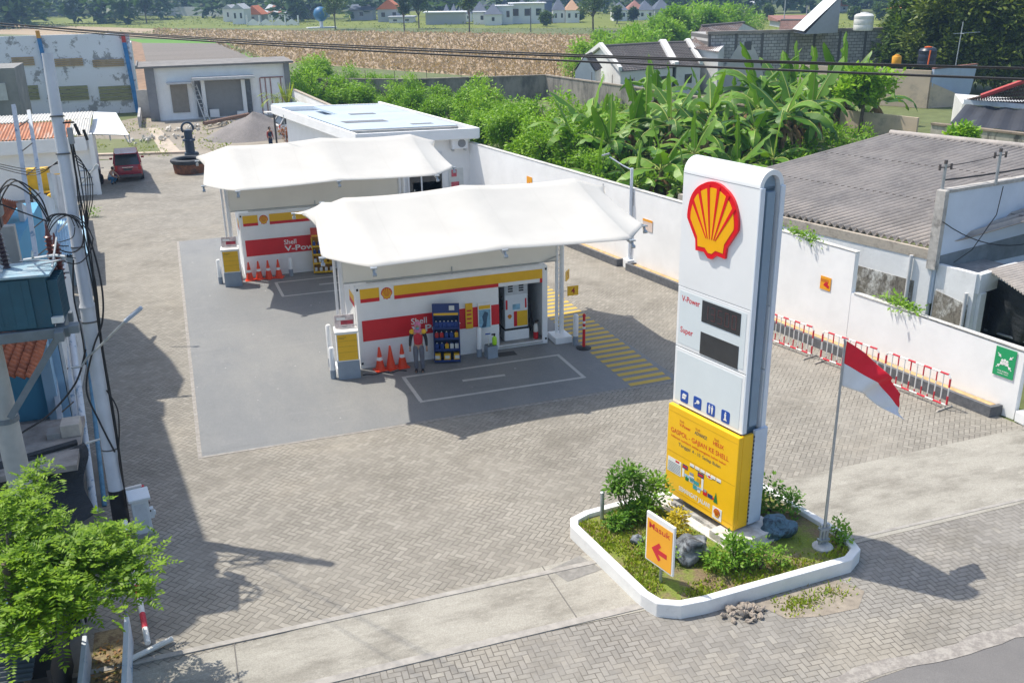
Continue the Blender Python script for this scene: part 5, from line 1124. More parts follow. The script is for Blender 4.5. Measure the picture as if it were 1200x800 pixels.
b = MB(); b.lathe([(.001,.75),(.72,.75)], n=26); b.build('water', mat('basin_dark', (.02,.03,.03), .2), t)
def motorbike(loc, rz, label, grp=None, paint=BLACK):
    t = thing('motorcycle', label, 'motorcycle', loc, rz, grp)
    for x in (-.62,.62):
        b = MB(); b.M = Matrix.Translation((x,0,.29)) @ Matrix.Rotation(pi/2,4,'X'); b.lathe([(.19,-.05),(.29,-.045),(.29,.045),(.19,.05),(.19,-.05)], n=18); w_ = b.build('wheel', BLACK, t, smooth=40)
    b = MB(); b.M = Matrix.Rotation(pi/2,4,'X'); b.tube([(.62,.29,0),(.45,.95,0)], .035, 6); b.prism([(-.75,.55),(-.3,.42),(.28,.42),(.42,.9),(.25,.92),(.1,.58),(-.35,.66),(-.75,.72)], -.12, .12); b.build('body', paint, t, bevel=.02)
    b = MB(); b.box(-.75,.0,-.12,.12,.70,.80); b.build('seat', BLACK, t, bevel=.03)
    b = MB(); b.tube([(.38,-.34,.98),(.44,0,.95),(.38,.34,.98)], .022, 6); b.build('handlebar', GALV, t); b = MB(); b.blob((.5,0,.86), .10, 2, 2, .05); b.build('headlight', WHB, t)
    b = MB(); b.box(-.15,.2,-.09,.09,.2,.42); b.tube([(-.1,.12,.25),(-.75,.15,.3)], .035, 6); b.build('engine', mat('engine_grey', (.16,.16,.17), .45, .2, 6, metal=.5), t)
    return t
motorbike((-8.95,34.3,0), 1.3, 'dark motorcycle parked between the white gatehouse and the red car')
# red car, seen from behind
def car(loc, rz, label, paint, boxy=True):
    t = thing('parked_car', label, 'car', loc, rz)
    b = MB(); 
    st = [ # x along length (rear -x), half width, z low, z belt, z roof half width
        (-2.05,.74,.34,.92),( -2.0,.80,.28,1.0),(-1.2,.83,.24,1.02),(0.3,.84,.24,1.0),(1.1,.83,.24,.98),(1.75,.78,.26,.86),(2.1,.66,.34,.70)]
    vs = []; 
    for x, h, z0, z1 in st: vs += [(x,-h*.92,z0),(x,-h,z0+.18),(x,-h,z1-.16),(x,-h*.90,z1),(x,h*.90,z1),(x,h,z1-.16),(x,h,z0+.18),(x,h*.92,z0)]
    fs = [(i*8+k, i*8+(k+1)%8, (i+1)*8+(k+1)%8, (i+1)*8+k) for i in range(len(st)-1) for k in range(8)] + [list(range(8))[::-1], [len(vs)-8+k for k in range(8)]]
    b.add(vs, fs); recalc(b.build('body', paint, t, smooth=35, bevel=.02))
    gh = [(-1.98,.72,1.0,.72),(-1.55,.64,1.60,.64),(-.2,.64,1.66,.64),(.45,.63,1.60,.63),(1.15,.72,.99,.72)]
    b = MB(); b.add([(x,s*h,z) for x,h,z,_ in gh for s in (-1,1)], [(2*i,2*i+2,2*i+3,2*i+1) for i in range(4)] + [(0,2,4,6,8),(9,7,5,3,1),(0,1,9,8)]); recalc(b.build('glasshouse', GLASS, t))
    b = MB(); b.prism([(-1.60,-.65),(.47,-.64),(.47,.64),(-1.60,.65)], 1.60, 1.68)
    for s in (-1,1):
        b.tube([(-2.0,s*.73,1.0),(-1.57,s*.65,1.62)], .045, 6); b.tube([(1.17,s*.73,.98),(.47,s*.63,1.62)], .04, 6); b.tube([(-.45,s*.78,1.0),(-.45,s*.65,1.62)], .04, 6); b.tube([(-1.3,s*.79,1.0),(-1.3,s*.65,1.62)], .035, 6)
    b.build('roof', paint, t, bevel=.03)
    for x in (-1.3,1.3):
        for s in (-1,1):
            b = MB(); b.M = Matrix.Translation((x,s*.74,.31)) @ Matrix.Rotation(pi/2,4,'X'); b.lathe([(.20,-.1),(.30,-.1),(.31,0),(.30,.1),(.20,.1)], n=20); wh = b.build('wheel', BLACK, t, smooth=40)
            b = MB(); b.M = Matrix.Translation((x,s*.82,.31)) @ Matrix.Rotation(pi/2,4,'X'); b.lathe([(.001,-.03),(.20,-.03),(.20,.03),(.001,.03)], n=16); b.build('rim', GALV, wh)
    for s in (-1,1):
        b = MB(); b.cbox((-2.04,s*.66,.86),(.06,.16,.30)); b.build('tail_light', mat('tail_red', (.5,.02,.02), .25), t, bevel=.015)
        b = MB(); b.cbox((2.0,s*.55,.66),(.16,.26,.12)); b.build('headlight', WHB, t, bevel=.02)
        b = MB(); b.cbox((.75,s*.92,1.02),(.12,.18,.12)); b.build('wing_mirror', paint, t, bevel=.02)
    b = MB(); b.cbox((-2.075,0,.75),(.02,.46,.12)); b.build('number_plate', mat('plate_dark', (.06,.06,.06), .5), t)
    b = MB(); b.cbox((-2.075,0,.88),(.02,.62,.035)); b.build('chrome_strip', mat('chrome', (.7,.7,.7), .2, 0, metal=.9), t)
    b = MB(); b.cbox((-2.06,0,.37),(.10,1.5,.16)); b.build('rear_bumper', mat('bumper_grey', (.10,.09,.09), .6), t, bevel=.02)
    b = MB(); b.cbox((-1.72,0,1.66),(.26,1.15,.05), ry=-.1); b.build('spoiler', paint, t, bevel=.01)
    return t
CRED = mat('car_maroon', (.30,.010,.028), .25, .04, 2, coat=.6)
car((-7.30,36.9,0), radians(92), 'maroon hatchback parked tail first at the far end of the yard', CRED)
p = G(345,163); car((p.x+.9,p.y+2.0,0), radians(14), 'white car under the carport behind the farther canopy', mat('car_white', (.75,.75,.73), .3, .04, coat=.4))

# ---- greenery: shrub thicket, banana plants, trees
LEUC = leafmat('thicket_leaf', (.13,.30,.018), (.26,.46,.025), scale=.9)
LEUC2 = leafmat('thicket_leaf_bright', (.17,.37,.02), (.32,.53,.03), scale=.9)
def thicket_proto(seed, m):
    t = thing('thicket_bush', 'bush', 'bush', (0,0,0), 0, 'bright green bushes behind the boundary wall')
    b = MB(); q = random.Random(seed)
    for k in range(9):
        a = q.uniform(0,6.28); d = q.uniform(0,.9); r = q.uniform(.55,.95)
        foliage(b, (d*cos(a)*1.2, d*sin(a)*1.2, q.uniform(.5,2.1)), (r,r,r*.8), 560, .21, .085, seed*20+k, hollow=.35, cl=5, spread=.13, droop=.35)
    b.build('foliage', m, t); b = MB()
    for k in range(5): a = q.uniform(0,6.28); b.tube([(0,0,0),(cos(a)*.3,sin(a)*.3,.9),(cos(a)*.9,sin(a)*.9,2.0)], [.05,.035,.012], 5)
    b.build('stem', BARK, t); return t
protos = [thicket_proto(1,LEUC), thicket_proto(2,LEUC2), thicket_proto(3,LEUC)]
spots = []
for (px,py,s) in ((352,112,1.25),(365,124,1.0),(372,100,1.2),(392,120,1.15),(400,103,1.2),(418,132,1.0),(428,112,1.3),(452,125,1.2),(444,104,1.0),(478,136,1.2),(470,116,1.1),(500,148,1.15),(510,126,1.25),(528,158,1.1),(535,135,1.3),(556,168,1.1),(560,146,1.35),(585,178,1.1),(588,152,1.3),(612,188,1.1),(610,160,1.4),(636,196,1.05),(640,168,1.4),(662,205,1.0),(664,182,1.3),(560,122,1.25),(688,213,.85),(690,192,1.15)):
    p = G(px, py+8); spots.append((p.x+.6,p.y,s))
qq = random.Random(9)
ORD = ['farthest','second farthest','third farthest']
for i, (x, y, s) in enumerate(spots):
    k = i % 3; lab = 'bright green feathery bush in the thicket between the old wall and the white wall'
    if i < 3: o = protos[i]; o.location = (x,y,0); o.rotation_euler.z = qq.uniform(0,6)
    else: o = dup(protos[k], (x,y,0), qq.uniform(0,6))
    s *= 1.28 if x < 13.5 else (.93 if y > 38 else 1.12); o.scale = (s,s,s*qq.uniform(.85,1.1)); o['label'] = lab
BAN = leafmat('banana_leaf', (.05,.145,.014), (.19,.37,.03), (.36,.25,.06), .03, scale=.8, trans=.3, rough=.42)
BAN2 = leafmat('banana_leaf_old', (.10,.15,.03), (.30,.26,.06), scale=.8, trans=.3)
DEADL = mat('dead_leaf', (.22,.13,.06), .9, .4, 4)
PST = mat('banana_stem', (.13,.13,.05), .8, .35, 4, dirt=(.10,.06,.03), dscale=3, dlo=.45, dhi=.6)
def bleaf(mb, base, az, L, W, lift, curl, q):
    """one arching banana leaf: two halves folded along the midrib, with wind-torn notches"""
    n_ = 14; d = Vector((cos(az),sin(az),0)); s_ = Vector((-sin(az),cos(az),0)); p = Vector(base); ang = lift; mid = []
    for k in range(n_+1):
        mid.append((p.copy(), ang)); st = L/n_; p = p + d*cos(ang)*st + Vector((0,0,sin(ang)*st)); ang -= curl/n_*(.3+1.4*k/n_)
    roll = q.uniform(-.5,.5)
    for side in (1,-1):
        fold = -.15-.45*q.random(); vs = []; dr = 1
        for k in range(2,n_+1):
            f = k/n_; w_ = W*max(.02, sin(pi*min(1,.10+f*.90))**.6)
            a, an = mid[k]; up_ = Vector((-cos(az)*sin(an),-sin(az)*sin(an),cos(an)))
            if q.random() < .33 and k < n_-1: w_ *= q.uniform(.25,.75)
            vs += [a, a + s_*side*w_*cos(fold) + up_*w_*(sin(fold)+side*roll*.5) + (d*cos(an)+Vector((0,0,sin(an))))*q.uniform(-.02,.08)*L*.3]
        m_ = len(vs)//2
        mb.add(vs, [((2*k,2*k+1,2*k+3,2*k+2) if side > 0 else (2*k+2,2*k+3,2*k+1,2*k)) for k in range(m_-1)])
    return mid
def banana_proto(seed, H, nl):
    q = random.Random(seed); t = thing('banana_plant', 'banana', 'banana plant', (0,0,0), 0, 'banana plants behind the boundary wall')
    b = MB(); b.tube([(0,0,0),(q.uniform(-.1,.1),q.uniform(-.1,.1),H*.5),(0,0,H)], [.17,.13,.08], 10); b.build('trunk', PST, t, smooth=50)
    b = MB(); rb = MB(); az0 = q.uniform(0,6)
    for k in range(nl):
        az = az0 + k*2.4+q.uniform(-.3,.3); lift = (1.45 if k < 1 else 1.05-.10*k)+q.uniform(-.2,.2); L = q.uniform(2.0,2.9)
        mid = bleaf(b, (0,0,H-.1+.05*k*0), az, L, q.uniform(.33,.46)*(.6 if k == 0 else 1), lift, q.uniform(1.5,2.5) if k > 1 else q.uniform(.2,.6), q)
        rb.tube([m_[0]+Vector((0,0,.006)) for m_ in mid[::2]], [.030,.027,.024,.02,.016,.012,.009,.006][:len(mid[::2])], 5)
    b.build('leaf_crown', BAN, t); rb.build('midrib', mat('midrib', (.38,.44,.10), .6), t, smooth=50)
    b = MB()
    for k in range(8): bleaf(b, (0,0,H-.25), q.uniform(0,6), q.uniform(1.0,1.7), .16, -.75, .7, q)
    b.build('dead_leaf', DEADL, t); return t
bp = [banana_proto(1,1.7,11), banana_proto(2,2.1,10), banana_proto(3,1.3,10), banana_proto(4,2.3,12), banana_proto(5,.9,8)]
bl = ['slim','tall','short','very tall','young']
bs = []
for row, (pts_) in enumerate((((672,212),(700,218),(726,216),(752,222),(780,226),(806,214),(832,210),(856,206),(880,200)), ((690,196),(716,200),(742,203),(770,205),(796,198),(824,194),(850,190),(878,186),(905,182),(930,178),(955,174)), ((720,184),(752,186),(784,182),(815,176),(846,172),(876,168),(906,164),(936,160),(966,158),(996,156)), ((770,166),(812,158),(856,152),(900,148),(940,143),(985,140),(1020,146)))):
    for x, y in pts_: bs.append((x,y,row))
bs = [v for i, v in enumerate(bs) if i % 7 != 3] + [(938,186,2),(922,190,1)]
for i, (px, py, row) in enumerate(bs):
    k = [3,0,1,2,1,3,0][i%7]; p = G(px+qq.uniform(-13,13), py+qq.uniform(-9,7)); s = (1.04,1.22,1.38,1.36)[row]*qq.uniform(.8,1.2)
    if k not in used or True:
        if bp[k].get('used') is None: o = bp[k]; o['used'] = 1; o.location = (p.x,p.y,0); o.rotation_euler.z = qq.uniform(0,6)
        else: o = dup(bp[k], (p.x,p.y,0), qq.uniform(0,6))
    o.scale = (s,s,s); o['label'] = 'broad leaved banana plant in the grove ' + ('just behind the white wall','second row from the wall','in the middle rows','at the back by the block wall')[row]
for i, (px,py,s) in enumerate(((700,228,.8),(745,233,.7),(800,236,.7),(862,214,.9),(905,205,.9))):
    p = G(px,py); o = bp[4] if i == 0 else dup(bp[4]); o.location = (p.x,p.y,0); o.rotation_euler.z = i*1.7; o.scale = (s*1.2,)*3; o['label'] = 'young banana sucker low behind the white wall'; o['group'] = 'banana suckers along the wall'
for o in bp:
    if 'used' in o: del o['used']
for o in list(S.objects):
    if 'used' in o: del o['used']
# undergrowth below the grove
b = MB(); q = random.Random(21)
k = 0
while k < 210:
    p = G(q.uniform(650,1015), q.uniform(128,236)); r = q.uniform(.5,1.1)
    if p.x < WX(p.y)+.7 or (p.y < 7.5 and p.x > 13.5) or p.y < 3.5: continue
    k += 1; foliage(b, (p.x,p.y,.4), (r*1.2,r*1.2,.8), 130, .30, .14, 300+k, hollow=.2, cl=3, spread=.12)
o = b.build('undergrowth', LEUC); tag(o, 'tangled green undergrowth on the ground of the banana grove', 'undergrowth', kind='stuff')
b = MB(); 
for k in range(14): p = G(705+qq.uniform(-40,60), 216+qq.uniform(-6,8)); foliage(b, (p.x,p.y,.2), (.6,.6,.25), 160, .14, .07, 400+k, hollow=.1)
o = b.build('ground_cover', SHRUBL); tag(o, 'low bright ground cover right behind the white wall', 'ground cover', kind='stuff')

def tree(name, label, loc, H, crown, m, clumps=14, n_=260, L=.5, W=.24, seed=1, group=None, trunk=.16, cat='tree', lo=.35):
    q = random.Random(seed); t = thing(name, label, cat, loc, q.uniform(0,6), group)
    b = MB(); lim = MB(); lim.tube([(0,0,0),(q.uniform(-.2,.2),q.uniform(-.2,.2),H*lo),(0,0,H*.72)], [trunk,trunk*.75,trunk*.3], 8)
    for k in range(clumps):
        a = k*2.4+q.uniform(-.4,.4); d = crown*q.uniform(.15,.75)*(1 if k else 0); z = H*(lo+.14+(.80-lo)*q.random()); r = crown*q.uniform(.30,.48)
        c_ = (d*cos(a), d*sin(a), z); foliage(b, c_, (r,r,r*.75), n_, L, W, seed*50+k, hollow=.3, cl=4, spread=L*.4)
        if k < 8: lim.tube([(0,0,H*lo*.9),(c_[0]*.5,c_[1]*.5,(H*lo+z)/2),c_], [trunk*.5,trunk*.3,trunk*.1], 5)
    b.build('crown', m, t); lim.build('trunk', BARK, t, smooth=50); return t
DKG = leafmat('dark_tree_leaf', (.035,.085,.014), (.12,.20,.03), scale=.5)
OLIVE = leafmat('mango_leaf', (.055,.10,.015), (.20,.26,.045), scale=.4)
p = G(1002,150); tree('papaya_tree', 'rounded papaya tree at the right end of the banana grove', (p.x-2,p.y-3,0), 4.6, 2.3, LEUC2, 12, 300, .40, .22, 5, lo=.5)
p = G(1128,186,1.0); tree('papaya_tree', 'young papaya plant in front of the mossy wall', (p.x,p.y,0), 3.0, 1.0, LEUC2, 8, 220, .30, .16, 6, lo=.3, trunk=.06)
for i, (px, py, H, cr, lab) in enumerate(((1100,112,9.5,4.8,'large dark mango tree behind the blue water tank'),(1150,118,10,5.2,'broad olive mango tree behind the red ridged roof'),(1205,120,11,5.5,'tall mango tree cut by the right picture edge'),(1075,105,6.5,3.0,'small mango tree left of the aerial pole'))):
    p = G(px, py); tree('mango_tree', lab, (p.x+4,p.y+8,0), H, cr, OLIVE if i != 0 else DKG, 34, 420, .62, .27, 60+i, 'mango trees at the right', lo=.06)
# ================================================================ OLD WALL, HOUSES AND FAR BACKGROUND
OLDW = Nt('old_wall'); v = OLDW.noise(.6, 7, .75, OLDW.map(OLDW.tc(), (1,1,.35))); c = OLDW.mix(OLDW.ramp(v, .40,.62), (.30,.275,.245), (.12,.115,.105)); c = OLDW.mix(OLDW.ramp(OLDW.noise(1.6,7,.8,OLDW.map(OLDW.tc(),(1,1,.2))),.55,.75,0,.6), c, (.45,.42,.38)); OLDWM = OLDW.bsdf(c, .95)
DTILE = mat('dark_roof_tile', (.065,.06,.062), .85, .35, .8, dirt=(.17,.15,.13), dscale=1.2, dlo=.5, dhi=.7)
WHH = mat('house_white', (.66,.66,.65), .85, .08, .5, dirt=(.40,.38,.35), dscale=.7, dlo=.55, dhi=.75)
t = thing('old_wall', 'old stained grey wall with a corner between the thicket and the dry field', 'wall', (24,64,0))
pts_ = [tuple(G(345,92,2.3))[:2], tuple(G(480,93,2.3))[:2], tuple(G(640,88,2.3))[:2], tuple(G(785,108,2.3))[:2], tuple(G(900,128,2.3))[:2]]
b = MB()
for i in range(4): wallseg(b, Vector(pts_[i])+Vector((.002*i,.003*i)), pts_[i+1], 0, 2.22+.004*i, .2)
b.build('wall_body', OLDWM, t, world=True); b = MB()
for i in range(4): wallseg(b, pts_[i], pts_[i+1], 2.235+.004*i, 2.34+.004*i, .30)
b.build('coping', mat('old_coping', (.33,.28,.23), .95, .3, 1.5), t, world=True)
b = MB()
for i in range(3):
    L_ = (Vector(pts_[i+1])-Vector(pts_[i])).length
    for k in range(int(L_/3)): p = Vector(pts_[i]).lerp(Vector(pts_[i+1]), (k+.5)/int(L_/3)); b.tube([(p.x,p.y+.1,2.3),(p.x,p.y+.1,3.1)], .03, 4)
b.build('fence_stake', mat('stake_brown', (.12,.09,.07), .9), t, world=True)

def gable(name, label, r0, r1, e0, e1, cat='house', wm=None, rm=None, wing=1.0, group=None, parapet=True, wins=0):
    """house from its ridge (r0,r1) and front eave (e0,e1) points; the rear slope mirrors the front"""
    r0, r1, e0, e1 = map(Vector, (r0,r1,e0,e1)); wm = wm or WHH; rm = rm or DTILE
    b0 = Vector((2*r0.x-e0.x, 2*r0.y-e0.y, e0.z)); b1 = Vector((2*r1.x-e1.x, 2*r1.y-e1.y, e1.z))
    cx = (e0+e1+b0+b1)/4; t = thing(name, label, cat, (cx.x,cx.y,0), 0, group)
    k = .97; f = lambda p: (cx.x+(p.x-cx.x)*k, cx.y+(p.y-cx.y)*k)
    b = MB(); A = [f(e0),f(e1),f(b1),f(b0)]
    za = e0.z-.08; b.prism(A, 0, za)
    b.add([(*A[0],za),(*A[3],za),(*f(r0),r0.z-.1),(*A[1],za),(*A[2],za),(*f(r1),r1.z-.1)], [(0,1,2),(3,5,4),(0,2,5,3),(1,4,5,2)]); recalc(b.build('wall', wm, t, world=True))
    b = MB(); n_ = max(6,int((e1-e0).length/.35))
    b.sheet(e0, e1, r0, r1, n_, .035, 1, step=.04, rows=max(4,int((r0-e0).length/.5)), per=4); b.sheet(b0, b1, r0, r1, n_, .035, 1, step=.04, rows=6, per=4)
    ro = b.build('roof', rm, t, world=True)
    b = MB(); b.tube([r0+Vector((0,0,.06)), r1+Vector((0,0,.06))], .14, 6); rc = b.build('ridge_cap', mat('ridge_grey', (.16,.15,.14), .9), ro); rc.location = (-cx.x,-cx.y,0)
    if parapet:
        for r, e, bb in ((r0,e0,b0),(r1,e1,b1)):
            b = MB(); d = (r1-r0).normalized()*.22
            for q0, q1 in ((e,r),(bb,r)): b.add([q0-d,q0+d,q1+d,q1-d,q0-d+Vector((0,0,.42)),q0+d+Vector((0,0,.42)),q1+d+Vector((0,0,.42)),q1-d+Vector((0,0,.42))], [(3,2,1,0),(4,5,6,7),(0,1,5,4),(1,2,6,5),(2,3,7,6),(3,0,4,7)])
            b.build('fire_wall', WHH, t, world=True)
    for i in range(wins):
        p = e0.lerp(e1,(i+.5)/wins); d = (e1-e0).normalized(); n_ = Vector((d.y,-d.x,0)); n_ = n_ if n_.y < 0 else -n_
        c_ = Vector((cx.x+(p.x-cx.x)*k, cx.y+(p.y-cx.y)*k, 1.5*e0.z/2.8)); w_ = MB(); w_.M = Matrix.Translation(c_+n_*.02) @ Matrix.Rotation(atan2(d.y,d.x),4,'Z'); w_.box(-.45,.45,-.04,.03,-.45,.45); w_.build('window', GLASS, t, world=True)
    return t
Z = lambda px,py,z: Vector(G(px,py,z))
gable('tiled_house', 'long dark tiled house with white fire walls beyond the old wall', Z(704,55,4.6), Z(775,51,4.6), Z(727,84,2.7), Z(790,79,2.7), wins=3)
gable('tiled_house', 'shorter dark tiled house right of the long one', Z(778,51,4.6), Z(806,50,4.6), Z(793,78,2.8), Z(822,76,2.8), wins=1)
# small white gable end at the left of the long roof
g0 = Z(690,92,2.2); t = thing('gable_shed', 'small white gable ended shed left of the long tiled house', 'shed', (g0.x,g0.y,0))
a0, a1, ap = Z(674,84,2.7), Z(697,87,2.5), Z(683,63,4.3); ap = Vector(((a0.x+a1.x)/2,(a0.y+a1.y)/2,4.2)); dd = Vector((2.2,3.4,0))
b = MB(); b.add([(a0.x,a0.y,0),(a1.x,a1.y,0),(a1.x,a1.y,2.7),ap,(a0.x,a0.y,2.7)]+[tuple(Vector(p)+dd) for p in ((a0.x,a0.y,0),(a1.x,a1.y,0),(a1.x,a1.y,2.7),ap,(a0.x,a0.y,2.7))], [(0,1,2,3,4),(9,8,7,6,5),(0,5,6,1),(1,6,7,2),(4,9,5,0),(2,7,8,3),(3,8,9,4)]); recalc(b.build('wall', WHH, t, world=True))
b = MB(); up1 = Vector((0,0,.06)); l0, l1 = Vector((a0.x,a0.y,2.7)), Vector((a1.x,a1.y,2.7)); ov = (l1-l0)*.08
b.sheet(l0-ov+up1, l0-ov+dd+up1, ap+up1*1.2, ap+dd+up1*1.2, 8, .03, 1); b.sheet(l1+ov+up1, l1+ov+dd+up1, ap+up1*1.2, ap+dd+up1*1.2, 8, .03, 1); b.build('roof', DTILE, t, world=True)
# white gabled house and the rough block wall
gable('white_house', 'tall white gabled house with weathered roof left of the block wall', Z(822,31,6.0), Z(872,27,6.0), Z(806,56,4.2), Z(842,62,4.0), rm=mat('weathered_roof', (.20,.15,.13), .9, .35, .6, dirt=(.45,.46,.47), dscale=.5, dlo=.52, dhi=.62), parapet=False)
n = Nt('rough_blocks'); bt = node(n.t, 'ShaderNodeTexBrick'); n.t.links.new(n.map(n.tc(), (1,1,1), (pi/2,0,0)), bt.inputs[0])
bt.inputs['Color1'].default_value = (.50,.49,.47,1); bt.inputs['Color2'].default_value = (.34,.335,.33,1); bt.inputs['Mortar'].default_value = (.13,.125,.12,1)
bt.inputs['Scale'].default_value = 1; bt.inputs['Brick Width'].default_value = .62; bt.inputs['Row Height'].default_value = .32; bt.inputs['Mortar Size'].default_value = .03
c = n.mix(n.ramp(n.noise(.35,6,.75),.45,.7,0,.7), bt.outputs[0], (.19,.185,.18)); BLKM = n.bsdf(c, .95)
q0, q1 = Z(832,40,5.6), Z(1045,35,5.6); ang = atan2(q1.y-q0.y, q1.x-q0.x); ln = (q1-q0).length; t = thing('block_wall', 'high unplastered block wall with dark piers behind the banana grove', 'wall', (q0.x,q0.y,0), ang)
b = MB(); b.box(0,ln,0,6,0,5.55); b.build('wall_body', BLKM, t)
b = MB()
for k in range(8): x = ln*k/7; b.box(x-.14,x+.14,-.05,.2,0,5.6)
b.build('pier', mat('pier_dark', (.13,.125,.12), .95), t)
b = MB(); b.box(-.3,ln+.1,-.15,.4,5.552,5.85); b.build('top_beam', mat('beam_weathered', (.27,.24,.21), .95, .3, .5), t)
b = MB(); p0_ = Z(868,100,1); 
def wq(px,pz): d = fw*FOC + rt*(px-600) - up*(pz-400); o = Vector(CAM); nn = Vector((-sin(ang),cos(ang),0)); tt = (Vector((q0.x,q0.y,0))-o-nn*.12).dot(nn)/d.dot(nn); P = o+d*tt; r = P-Vector((q0.x,q0.y,0)); return (r.x*cos(ang)+r.y*sin(ang), P.z)
poly = [wq(*p) for p in ((830,120),(838,97),(850,78),(860,62),(866,53),(873,48),(880,51),(886,60),(893,80),(900,120))][::-1]
b.plate(poly, -.10, -.005); b.build('plaster_patch', mat('plaster_pale', (.56,.55,.52), .9, .12, .5), t)
b = MB(); a = wq(876,53); b.box(a[0]-.35,a[0]+.45,-.13,-.10,a[1]-.5,a[1]+.35); a = wq(826,78); b.box(a[0]-.8,a[0]+.6,-.3,-.01,a[1]-1.2,a[1]+1.0); b.build('small_window', mat('window_hole', (.10,.10,.10), .8), t)
# sloping white roof, tanks
t = thing('mono_roof', 'white sheet lean-to roof rising above the block wall', 'roof', tuple(Z(968,37,6))); r0, r1, r2, r3 = Z(942,37,5.9), Z(975,37,5.9), Z(982,8,8.4), Z(1000,5,8.6)
b = MB(); a0, a1 = r0, r0+(r1-r0)*1.0; hh = Vector((4.9,1.0,3.3)); 
b.sheet(a0, a0+Vector((1.8,4.5,0)), a0+hh, a0+hh+Vector((1.8,4.5,0)), 10, .05, 2); o = b.build('sheet', mat('white_sheet', (.68,.70,.72), .5, .05), t, world=True); o.modifiers.new('s','SOLIDIFY').thickness = .03
b = MB(); c0 = a0+Vector((.15,.05,-.3)); c1 = a0+hh+Vector((-.05,0,-.08)); b.add([c0, (c1.x,c1.y,c0.z), c1, c0+Vector((1.8,4.5,0)), (c1.x+1.8,c1.y+4.5,c0.z), c1+Vector((1.8,4.5,0))], [(0,1,2),(3,5,4),(1,4,5,2),(0,3,4,1)]); b.build('side_sheet', mat('grey_sheet', (.36,.39,.43), .6, .06), t, world=True)
def tank(name, label, p, r, h, m, lid):
    t = thing(name, label, 'water tank', p, 0); b = MB(); b.lathe([(r*.96,0),(r,.06),(r,h*.3),(r*.985,h*.32),(r,h*.34),(r,h*.62),(r*.985,h*.64),(r,h*.66),(r,h*.82),(r*.8,h*.92),(r*.4,h*.96)], n=22); b.build('body', m, t, smooth=35)
    b = MB(); b.lathe([(r*.42,h*.955),(r*.42,h*1.0),(r*.15,h*1.02)], n=16); b.build('lid', lid, t, smooth=35); b = MB(); b.tube([(r*1.05,0,.2),(r*1.08,0,h*.9),(r*.6,0,h*.97)], .04, 6); b.build('pipe', GALV, t); return t
tank('water_tank', 'white plastic water tank standing behind the block wall', tuple(Z(1011,36,5.9)), .95, 1.7, WHB, WHB)
bt_ = Z(1085,79,3.3); tank('water_tank', 'black water tank with orange lid on the beige wall', tuple(bt_), .78, 1.75, mat('tank_navy', (.018,.025,.045), .4, .1), mat('tank_orange', (.75,.13,.02), .4))
b = MB(); b.tube([(bt_.x-.45,bt_.y-.68,bt_.z+.1),(bt_.x-.35,bt_.y-.7,bt_.z+1.5)], .07, 6); o = b.build('tank_pipe', mat('tank_orange', (.75,.13,.02), .4)); tag(o, 'orange red pipe running up the black water tank', 'pipe')
p = Z(1050,77,3.2); b = MB(); b.lathe([(.38,0),(.42,.1),(.42,.75),(.36,.85),(.2,.88),(.2,.98),(.02,1.0)], n=16); o = b.build('drum', mat('drum_orange', (.78,.36,.02), .5), smooth=35); o.location = p; tag(o, 'orange yellow plastic drum on the beige wall below the block wall', 'drum')
# beige wall with the peeling pale blue piece
BEI = mat('beige_render', (.52,.42,.32), .9, .12, .4, dirt=(.26,.23,.20), dscale=.5, dlo=.52, dhi=.72, damt=.7)
t = thing('beige_wall', 'beige rendered wall with a peeling blue upper corner behind the papaya tree', 'wall', (56,44,0))
w0, w1, w2 = Z(930,76,3.2), Z(1092,83,3.2), Z(1094,79,3.35); w3 = w2 + Vector((3.9,-1.4,0))
b = MB(); wallseg(b, w0, w1, 0, 3.2, .3); wallseg(b, w1+Vector((.02,.01,0)), w3, 0, 2.2, .26, .3); b.build('wall_body', BEI, t, world=True)
a0, a1 = w1.copy(), Z(1141,76,3.35); d_ = (a1-a0); d_.z = 0; L_ = d_.length; 
b = MB(); b.M = Matrix.Translation((a0.x,a0.y,0)) @ Matrix.Rotation(atan2(d_.y,d_.x),4,'Z'); b.plate([(0.05,2.0),(.5,1.2),(L_*.5,.3),(L_*.82,.15),(L_*.97,.9),(L_*1.05,3.35),(.1,3.3)], -.18, .05); b.build('blue_render', mat('peeling_blue', (.40,.47,.60), .85, .08, .6, dirt=(.18,.20,.24), dscale=.9, dlo=.62, dhi=.70, damt=.8), t, world=True)
b = MB(); b.M = Matrix.Translation((a0.x,a0.y,0)) @ Matrix.Rotation(atan2(d_.y,d_.x),4,'Z'); b.box(.1,L_*1.06,-.22,.1,3.33,3.43); b.build('red_coping', mat('coping_red', (.25,.12,.10), .9, .2, 2), t, world=True)
b = MB(); p_ = Z(1066,150,.3); b.M = None; wallseg(b, Z(985,140,.9), Z(1075,150,.9), 0, 1.6, .2); b.build('lower_wall', BEI, t, world=True)
t = thing('mossy_wall', 'low mossy wall with black stains in front of the red ridged roof', 'wall', (43,21,0)); m0, m1 = Z(1093,146,2.1), Z(1215,160,2.1); b = MB(); wallseg(b, m0, m1, 0, 2.1, .3); b.build('wall_body', mat('mossy_pale', (.42,.39,.33), .95, .2, 1, dirt=(.07,.065,.055), dscale=1.0, dlo=.48, dhi=.6, damt=.85, stretch=(1,1,.4)), t, world=True); b = MB(); wallseg(b, m0, m1, 2.103, 2.22, .45); b.build('coping', mat('coping_brown', (.25,.20,.15), .95, .3, 2), t, world=True)
